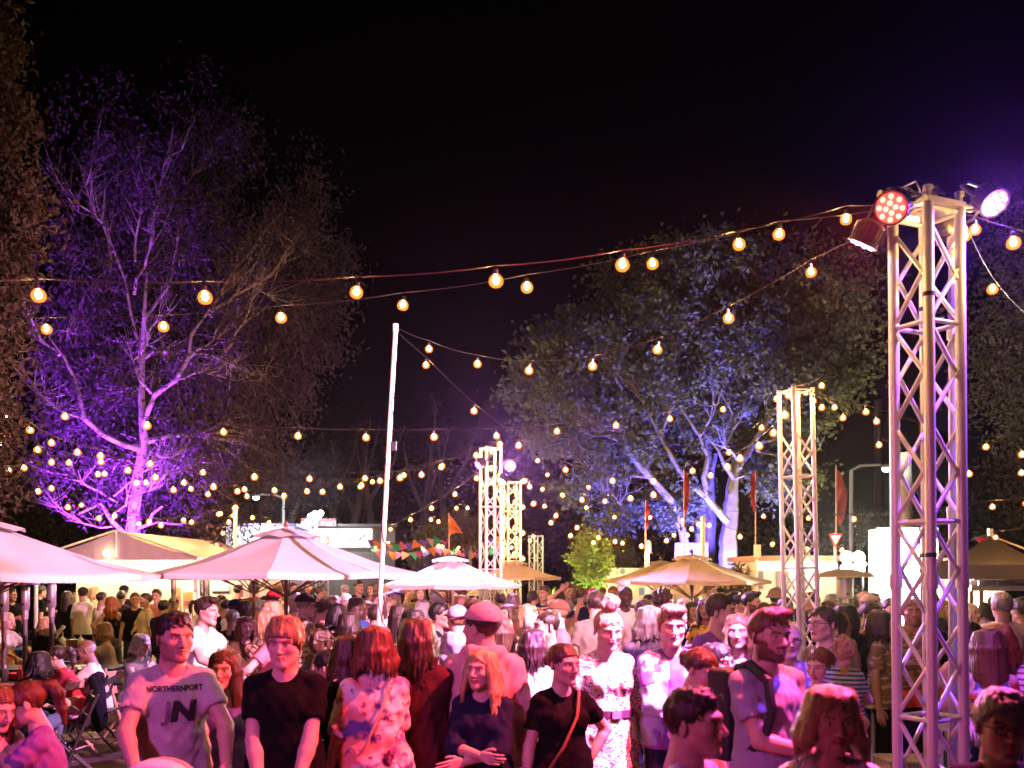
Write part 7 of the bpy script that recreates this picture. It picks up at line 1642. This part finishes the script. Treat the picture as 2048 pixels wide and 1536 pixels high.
# heaters
brushed = mat('steel_brushed', (.45, .42, .40), .3, metal=.7, var=.1); cop = mat('heater_grey', (.16, .13, .13), .4, metal=.5)
def heater(label, x, d, z_dome, Rd=.17, rb=.055, pole_m=None, refl=None):
    q = P(x, 1160, d); r = empty('patio_heater', (q.x, d, 0), label, 'heater', 'patio heaters')
    b = MB(); b.lathe([(.22, 0), (.22, .10), (.05, .16), (.03, .16)], n=16); b.obj('base', black_steel, r, smooth=True)
    b = MB(); b.tube([(0, 0, .15), (0, 0, z_dome - .52)], .03, 10); b.obj('pole', pole_m or cop, r, smooth=True)
    b = MB(); b.tube([(0, 0, z_dome - .52), (0, 0, z_dome - .40)], .04, 10); b.obj('collar', brushed, r, smooth=True)
    b = MB(); b.lathe([(rb * .9, -.40), (rb, -.39), (rb, -.12), (rb * .8, -.10)], (0, 0, z_dome), 16); b.obj('emitter', brushed, r, smooth=True)
    b = MB(); b.lathe([(Rd, -.09), (Rd * 1.02, -.07), (Rd * .9, -.03), (Rd * .3, .03), (.01, .04)], (0, 0, z_dome), 20); b.obj('reflector', refl or cop, r, smooth=True)
    b = MB(); b.box((0, -rb - .002, z_dome - .33), (.03, .006, .03)); b.obj('knob', black_plastic, r)
heater('patio heater third from the left edge under the cream umbrella', 103, 12.4, 2.02); heater('patio heater second from the left edge', 50, 12.6, 1.98); heater('patio heater closest to the left edge', 8, 12.2, 1.98)
heater('slim patio heater left of the dark menu board', 347, 17.2, 2.08, .12, .045); heater('slim patio heater in front of the dark menu board', 411, 17.6, 2.08, .12, .045)
heater('large patio heater with wide tan reflector by the floodlight', 1690, 14.6, 2.07, .40, .115, brushed, mat('reflector_lit_tan', (.50, .36, .22), .4, metal=.3))  # tan reflector colour carries the heater's light from below
# near stroller
red_plastic = mat('red_orange_frame', (.55, .10, .03), .4, var=.05); hoodm = cloth_mat('rose'); st = empty('stroller', (P(325, 1500, 4.95).x, 4.95, 0), 'pink lit stroller with red handle frame pushed by the bearded man', 'stroller')
# canopy: arched bands
for k in range(4):
    a0, a1 = math.radians(20 + k * 34), math.radians(20 + (k + 1) * 34); v = []; f = []; nn = 12
    for j in range(2 + 3):
        a = a0 + (a1 - a0) * j / 4
        for i in range(nn + 1):
            t = math.pi * i / nn; rr = .215 + .012 * math.sin(math.pi * j / 4)
            v.append((rr * math.cos(t), -.18 - .02 + rr * 1.0 * math.sin(t) * math.cos(a) * .9 + .16, .93 + rr * math.sin(t) * math.sin(a) * .95))
    W_ = nn + 1
    for j in range(4):
        for i in range(nn): f.append((j * W_ + i, j * W_ + i + 1, (j + 1) * W_ + i + 1, (j + 1) * W_ + i))
    o = link('canopy_panel', mesh_np('canopy_panel', v, f), st, m=hoodm if k % 2 else cloth_mat('white')); md = o.modifiers.new('thick', 'SOLIDIFY'); md.thickness = .008
b = MB(); b.tube([(-.27, .12, .55), (-.27, .16, .99), (-.24, .17, 1.03), (.24, .17, 1.03), (.27, .16, .99), (.27, .12, .55)], .017, 10); b.obj('handle', red_plastic, st, smooth=True)
b = MB(); b.box((0, -.08, .55), (.42, .5, .08)); b.obj('seat', cloth_mat('charcoal'), st); b = MB(); b.box((0, .12, .74), (.40, .05, .42)); b.obj('backrest', cloth_mat('charcoal'), st)
for sx in (-.24, .24):
    b = MB(); b.tube([(sx, .18, 1.0), (sx, .05, .55), (sx, -.38, .16)], .016, 8); b.obj('side_frame', red_plastic, st, smooth=True); b = MB(); b.tube([(sx, -.05, .52), (sx, .30, .16)], .014, 8); b.obj('rear_frame', black_steel, st, smooth=True)
    for y in (-.40, .32): b = MB(); b.lathe([(.03, -.02), (.13, -.02), (.14, 0), (.13, .02), (.03, .02)], (sx, y, .14), 16, Matrix.Rotation(math.pi / 2, 3, 'Y')); b.obj('wheel', black_plastic, st, smooth=True)
# far stroller
q = P(92, 1230, 19.5); s2 = empty('stroller', (q.x, 19.5, 0), 'black stroller with pale tubes held by the tall man in black', 'stroller'); s2.rotation_euler.z = math.radians(-60); s2.scale = (.9,) * 3
b = MB(); b.tube([(-.2, .35, 1.1), (-.2, -.1, .5), (-.2, -.45, .15)], .02, 6); b.tube([(.2, .35, 1.1), (.2, -.1, .5), (.2, -.45, .15)], .02, 6); b.tube([(-.2, .35, 1.1), (.2, .35, 1.1)], .02, 6); b.obj('frame', alu, s2, smooth=True)
b = MB(); b.box((0, 0, .62), (.38, .5, .25)); b.obj('seat', cloth_mat('black'), s2); b = MB(); b.lathe([(.02, .32), (.2, .26), (.3, .05), (.29, .03)], (0, -.05, .80), 14); b.obj('hood', cloth_mat('black'), s2, smooth=True)
for sx in (-.22, .22):
    for y in (-.4, .3): b = MB(); b.lathe([(.03, -.02), (.13, -.02), (.14, 0), (.13, .02), (.03, .02)], (sx, y, .14), 12, Matrix.Rotation(math.pi / 2, 3, 'Y')); b.obj('wheel', black_plastic, s2)
# right: red covered counter over dark bins, white table, white chairs
cd = 9.0; zc = H_CAM - (1388 - Y_HOR) / F_PX * cd
a, b_ = P(1738, 1400, cd), P(1912, 1400, cd); cw = b_.x - a.x; ct = empty('red_counter', ((a.x + b_.x) / 2, cd, 0), 'counter covered in shiny red cloth behind the near tower', 'table')
vinyl_red = mat('red_oilcloth', (.50, .035, .035), .22, var=.1, bump=.5, bscale=5, spec=.6); n_ = 20; v = []; f = []
for i in range(n_ + 1):
    for k, (yy, zz) in enumerate([(.75, zc), (.4, zc + .006), (.0, zc), (-.02, zc - .01), (-.03, zc - .09), (-.035, zc - .12)]):
        v.append((-cw / 2 + cw * i / n_, yy - (.018 * math.sin(i * 1.7) if k > 3 else 0), zz + .006 * math.sin(i * .9 + k)))
for i in range(n_):
    for k in range(5): f.append((i * 6 + k, i * 6 + k + 1, (i + 1) * 6 + k + 1, (i + 1) * 6 + k))
link('cloth', mesh_np('cloth', v, f), ct, m=vinyl_red); b = MB(); b.box((0, .37, zc - .04), (cw - .02, .72, .05)); b.obj('tabletop', white_paint, ct)
for sx in (-1, 1):
    for y in (.06, .66): b = MB(); b.tube([(sx * (cw / 2 - .06), y, 0), (sx * (cw / 2 - .06), y, zc - .06)], .02, 6); b.obj('leg', galv, ct)
binm = mat('dark_blue_bin', (.018, .018, .075), .35, var=.12, vscale=3)
for k, (x0, x1, lb) in enumerate([(1748, 1802, 'left dark blue storage bin under the red counter'), (1808, 1888, 'right dark blue storage bin under the red counter')]):
    a, b2 = P(x0, 1425, cd + .12), P(x1, 1425, cd + .12); w_ = b2.x - a.x; r = empty('storage_bin', ((a.x + b2.x) / 2, cd + .30, 0), lb, 'bin'); hb = a.z
    b = MB(); b.prism([(-w_ / 2, hb), (w_ / 2, hb), (w_ / 2 * .93, .02), (-w_ / 2 * .93, .02)], -.2, .2); b.obj('body', binm, r); b = MB(); b.box((0, 0, hb), (w_ + .03, .44, .05)); b.obj('lid', binm, r)
a, b2 = P(1765, 1525, 8.4), P(1905, 1525, 8.4); r = empty('pink_lit_box', ((a.x + b2.x) / 2, 8.4, 0), 'low pale crate on the ground below the dark bins', 'crate'); zb = H_CAM - (1520 - Y_HOR) / F_PX * 8.4
b = MB(); b.box((0, 0, zb / 2), (b2.x - a.x, .35, zb)); b.obj('body', mat('crate_pale', (.6, .5, .5), .6), r); b = MB(); b.box((0, 0, zb + .012), (b2.x - a.x + .03, .38, .02)); b.obj('lid', MATS['crate_pale'], r)
# clutter on the counter
for k, (x, lb) in enumerate([(1745, 'left crumpled clear food wrapper on the red counter'), (1765, 'right crumpled clear food wrapper on the red counter')]):
    q = P(x, 1390, cd + .2); g = SDF(); g.ell((0, 0, .03), (.10, .12, .035)); g.fn(wrinkle(20 + k, .02, .08), 'add'); a_ = g.mesh(.012); o = link('food_wrapper', mesh_np('food_wrapper', *a_, False), None, (q.x, cd + .22, zc + .005), m=mat('foil', (.6, .5, .45), .25, metal=.3)); tag(o, lb, 'wrapper')
for k, (x, lb) in enumerate([(1792, 'upturned white paper cup left behind the tower leg'), (1820, 'upturned white paper cup between the tower legs'), (1856, 'upturned white paper cup at the right of the red counter')]):
    q = P(x, 1390, cd + .5); lath('paper_cup', lb, 'cup', (q.x, cd + .55, zc + .004), [(.055, 0), (.052, .03), (.042, .09), (.0, .092)], mat('paper_white2', (.72, .68, .70), .6, var=.03))
wd = 10.6; zw = H_CAM - (1337 - Y_HOR) / F_PX * wd; q0, q1 = P(1770, 1337, wd), P(1885, 1337, wd); wt = empty('white_table', ((q0.x + q1.x) / 2, wd, 0), 'white moulded picnic table behind the red counter', 'table'); w_ = q1.x - q0.x
b = MB(); b.box((0, .35, zw - .02), (w_, .7, .035)); b.obj('tabletop', white_paint, wt)
for sx in (-1, 1): b = MB(); b.prism([(sx * w_ * .42 - .05, 0), (sx * w_ * .42 + .05, 0), (sx * w_ * .32 + .05, zw - .04), (sx * w_ * .32 - .05, zw - .04)], .30, .38); b.obj('leg', white_paint, wt)
b = MB(); b.box((0, .34, zw * .55), (w_ * .7, .05, .06)); b.obj('brace', white_paint, wt)
q = P(1778, 1358, 10.2); o = MB().box((0, 0, 0), (.22, .30, .012), M=Matrix.Rotation(-.6, 3, 'Y')).obj('tray', white_paint, None, (q.x, 10.25, q.z)); tag(o, 'tilted white menu card propped at the white table', 'card')
def plastic_chair(label, x, d, yaw):
    o = on_ground(x, 1450, d); r = empty('plastic_chair', o, label, 'chair', 'white plastic chairs', math.radians(yaw))
    b = MB(); b.box((0, 0, .44), (.46, .44, .03)); b.obj('seat', white_paint, r)
    for sx in (-1, 1):
        for sy in (-1, 1): b = MB(); b.tube([(sx * .19, sy * .18, .43), (sx * .23, sy * .23, 0)], [.026, .02], 6); b.obj('leg', white_paint, r)
        b = MB(); b.tube([(sx * .24, -.20, .43), (sx * .25, -.20, .64), (sx * .25, .2, .66)], .02, 6); b.obj('armrest', white_paint, r)
        b = MB(); b.tube([(sx * .20, .21, .44), (sx * .19, .27, .86)], .02, 6); b.obj('back_post', white_paint, r)
    for k in range(5): b = MB(); b.box((-.13 + k * .065, .245, .66), (.035, .015, .36), M=Matrix.Rotation(-.14, 3, 'X')); b.obj('back_slat', white_paint, r)
    b = MB(); b.box((0, .27, .86), (.42, .025, .06)); b.obj('top_rail', white_paint, r)
plastic_chair('white plastic chair under the long haired woman right of the tower', 1968, 7.0, 168); plastic_chair('white plastic chair partly behind the near tower', 1925, 7.9, 150)
rt_d = 6.6; zr = H_CAM - (1392 - Y_HOR) / F_PX * rt_d; q = P(2040, 1392, rt_d); rt = empty('red_table', (q.x, rt_d, 0), 'red topped table with lilac lit edge at the right border', 'table'); b = MB(); b.box((.2, 0, zr - .015), (.95, .6, .03)); b.obj('tabletop', vinyl_red, rt); b = MB(); b.box((.2, -.29, zr - .055), (.93, .02, .06)); b.obj('apron', binm, rt)
for sx in (-.2, .6):
    for sy in (-.25, .25): b = MB(); b.tube([(sx, sy, 0), (sx, sy, zr - .03)], .02, 6); b.obj('leg', galv, rt)
# worn and carried things
def strap(name, label, cat, root_, J, k, pts, m, w=.018, bag=None):
    """pts in the wearer's own frame"""
    e = empty(name, root_.location, label, cat); e.rotation_euler = root_.rotation_euler; e.scale = root_.scale
    b = MB(); b.tube(pts, w / 2, 6); b.obj('strap', m, e, smooth=True)
    if bag: g = MB(); g.box(bag[0], bag[1]); o = g.obj('pouch', m, e); md = o.modifiers.new('bev', 'BEVEL'); md.width = .02; md.segments = 3
    return e
byl = {o['label']: o for o in PEOPLE}
w1 = byl['woman in black t-shirt with tied up dark hair and crossbody strap']
strap('crossbody_bag', 'tan strapped crossbody bag on the woman in black with tied up hair', 'bag', w1, None, 1, [(.10, .06, 1.475), (.085, -.06, 1.46), (.03, -.150, 1.32), (-.06, -.150, 1.14), (-.15, -.10, .98), (-.20, .0, .92)], mat('tan_leather', (.30, .12, .05), .5), .02, ((-.215, .0, .84), (.05, .2, .15)))
w2 = byl['bearded man in grey purple t-shirt with red lit quiff and backpack']
bp2 = strap('backpack', 'dark backpack on the bearded man with the quiff', 'backpack', w2, None, 1, [(-.115, .10, 1.46), (-.125, .0, 1.49), (-.12, -.12, 1.42), (-.125, -.155, 1.28), (-.15, -.12, 1.12), (-.16, .02, 1.06)], mat('black_webbing', (.02, .02, .022), .7), .05, ((0, .22, 1.22), (.30, .16, .46)))
w3 = byl['red haired woman in tie-dye t-shirt seen from behind']
strap('shoulder_bag', 'thin pale strap bag across the tie-dye shirt', 'bag', w3, None, 1, [(-.07, .02, 1.49), (-.075, .10, 1.46), (-.02, .165, 1.30), (.07, .165, 1.10), (.16, .10, .96), (.20, .0, .90)], mat('pale_strap', (.55, .38, .28), .6), .016, ((.215, .0, .83), (.05, .18, .13)))
w4 = byl['blond woman with top bun in belted cream patterned dress']
b = MB(); pts = []
for t in np.linspace(0, 2 * math.pi, 29): pts.append((.178 * math.cos(t), .006 + .150 * math.sin(t), 1.09))
b2 = MB()
for i in range(28):
    a, c = Vector(pts[i]), Vector(pts[i + 1]); q = len(b2.v); b2.add([a + Vector((0, 0, -.024)), c + Vector((0, 0, -.024)), c + Vector((0, 0, .024)), a + Vector((0, 0, .024))], [(0, 1, 2, 3)])
o = b2.obj('belt', mat('dark_belt', (.05, .02, .05), .5), w4); md = o.modifiers.new('thick', 'SOLIDIFY'); md.thickness = .012; md.offset = 0
b = MB(); b.box((.02, -.150, 1.09), (.06, .02, .05)); b.obj('belt_buckle', brushed, w4)
# shirt print on the man with the stroller
pm_ = mat('print_black', (.02, .018, .025), .7, var=0)
def shirt_print(txt, size, root_, loc, shirt, sx=1.0, shear=0.0, m=pm_, bold=.0):
    o = text(txt, size, m, None, (0, 0, 0), (0, 0, 0), 'shirt_print', 0, 'CENTER', bold, shear); me = o.data; bpy.data.objects.remove(o)
    import bmesh
    bm = bmesh.new(); bm.from_mesh(me); bmesh.ops.subdivide_edges(bm, edges=bm.edges[:], cuts=1); bm.to_mesh(me); bm.free()
    from mathutils.bvhtree import BVHTree
    sm = shirt.data; bv = BVHTree.FromPolygons([q.co[:] for q in sm.vertices], [p_.vertices[:] for p_ in sm.polygons])
    for v in me.vertices:
        x, z = v.co.x * sx + loc[0], v.co.y + loc[1]; h = bv.ray_cast(Vector((x, -1, z)), Vector((0, 1, 0))); yy = (h[0].y - .004) if h[0] is not None else -.2
        v.co = (x, yy, z)
    q = link('shirt_print', me, root_, m=m)
    return q
sh_ = [c for c in ts.children if c.name.startswith('shirt')][0]
shirt_print('N', .135, ts, (.032, 1.245), sh_, 1.15, .14, bold=.009)
shirt_print('J', .13, ts, (-.045, 1.25), sh_, 1.0, .10, m=mat('print_grey', (.13, .10, .15), .7, var=0), bold=.003)
shirt_print('NORTHERNPORT', .038, ts, (.0, 1.365), sh_, .92, 0, bold=.0016)
# plants lit blue and green in the garden behind
def blade_plant(label, x, y, d, m, n=22, L=.5):
    q = P(x, y, d); r = empty('garden_plant', (q.x, d, 0), label, 'plant', 'lit garden plants'); v = []; f = []; 
    for i in range(n):
        a = rnd.uniform(0, 6.28); t = rnd.uniform(.2, 1.1); c, s__ = math.cos(a), math.sin(a); w_ = .025; b0 = len(v); z0 = max(q.z - .35, .1)
        for j in range(4):
            u = j / 3; rr = L * u * math.sin(t); zz = z0 + L * (u * math.cos(t) + .3 * u - .3 * u * u); ww = w_ * (1 - u * .9); v += [(c * rr - s__ * ww, s__ * rr + c * ww, zz), (c * rr + s__ * ww, s__ * rr - c * ww, zz)]
        f += [(b0 + 2 * j, b0 + 2 * j + 1, b0 + 2 * j + 3, b0 + 2 * j + 2) for j in range(3)]
    link('leaves', mesh_np('leaves', v, f), r, m=m); b = MB(); b.lathe([(.15, 0), (.2, max(q.z - .35, .1)), (.05, max(q.z - .35, .1))], n=10); b.obj('pot', black_plastic, r)
blade_plant('blue lit spiky plant left of the bright green tree', 1128, 1180, 26.0, broad_leaf); blade_plant('green lit spiky plant behind the raised phone man', 1105, 1185, 25.5, bright_leaf); blade_plant('second blue lit spiky plant below the green tree', 1150, 1182, 26.5, broad_leaf)

# things in hands
def held(plabel, sd, prof, name, label, cat, m, box=None, tilt=0):
    r = byl[plabel]; J = POSEJ[plabel]; h = J['wr' + sd] + J['hd' + sd] * .085 + J['hn' + sd] * .045
    b = MB()
    if box: b.box((0, 0, 0), box)
    else: b.lathe(prof, n=12)
    o = link(name, b.mesh(name, True), None, r.matrix_basis @ Vector(h.tolist()), m=m); o.rotation_euler = (math.radians(tilt), 0, r.rotation_euler.z); return tag(o, label, cat)
cup = [(.028, -.06), (.040, .06), (.037, .06), (.026, -.05)]
held('woman in mustard yellow jumper with tied dark hair', 'R', cup, 'drink_cup', 'clear cup held by the woman in mustard yellow', 'cup', clear)
held('man with shaved hair in pink t-shirt facing left', 'R', cup, 'drink_cup', 'cup held by the shaved man in pink', 'cup', clear)
held('older man in green and cream plaid shirt with dark cap', 'R', None, 'paper_bag', 'brown paper bag held by the man in plaid', 'bag', MATS['kraft_card'], (.16, .10, .22))
held('woman with long dark hair in gold striped top', 'R', None, 'phone', 'phone held by the woman in gold stripes', 'phone', black_plastic, (.07, .012, .14), -20)
held('person at the far left edge in black holding a red cup', 'R', cup, 'drink_cup', 'red cup held at the far left edge', 'cup', ketch)
# ------------------------------------------------------------------ thin smoke in the night air
hz = MB().box((0, 40, 14), (170, 92, 30.2)).mesh('haze'); hm = bpy.data.materials.new('haze_air'); hm.use_nodes = True
hn = hm.node_tree.nodes; hn.remove(hn['Principled BSDF']); pv = hn.new('ShaderNodeVolumePrincipled'); pv.inputs['Color'].default_value = (.9, .88, .88, 1); pv.inputs['Density'].default_value = .0002; pv.inputs['Anisotropy'].default_value = .88
hm.node_tree.links.new(pv.outputs[0], hn['Material Output'].inputs['Volume']); tag(link('haze', hz, m=hm), 'thin haze hanging in the night air over the market', kind='stuff')
cy.volume_step_rate = 4.0; cy.volume_max_steps = 64
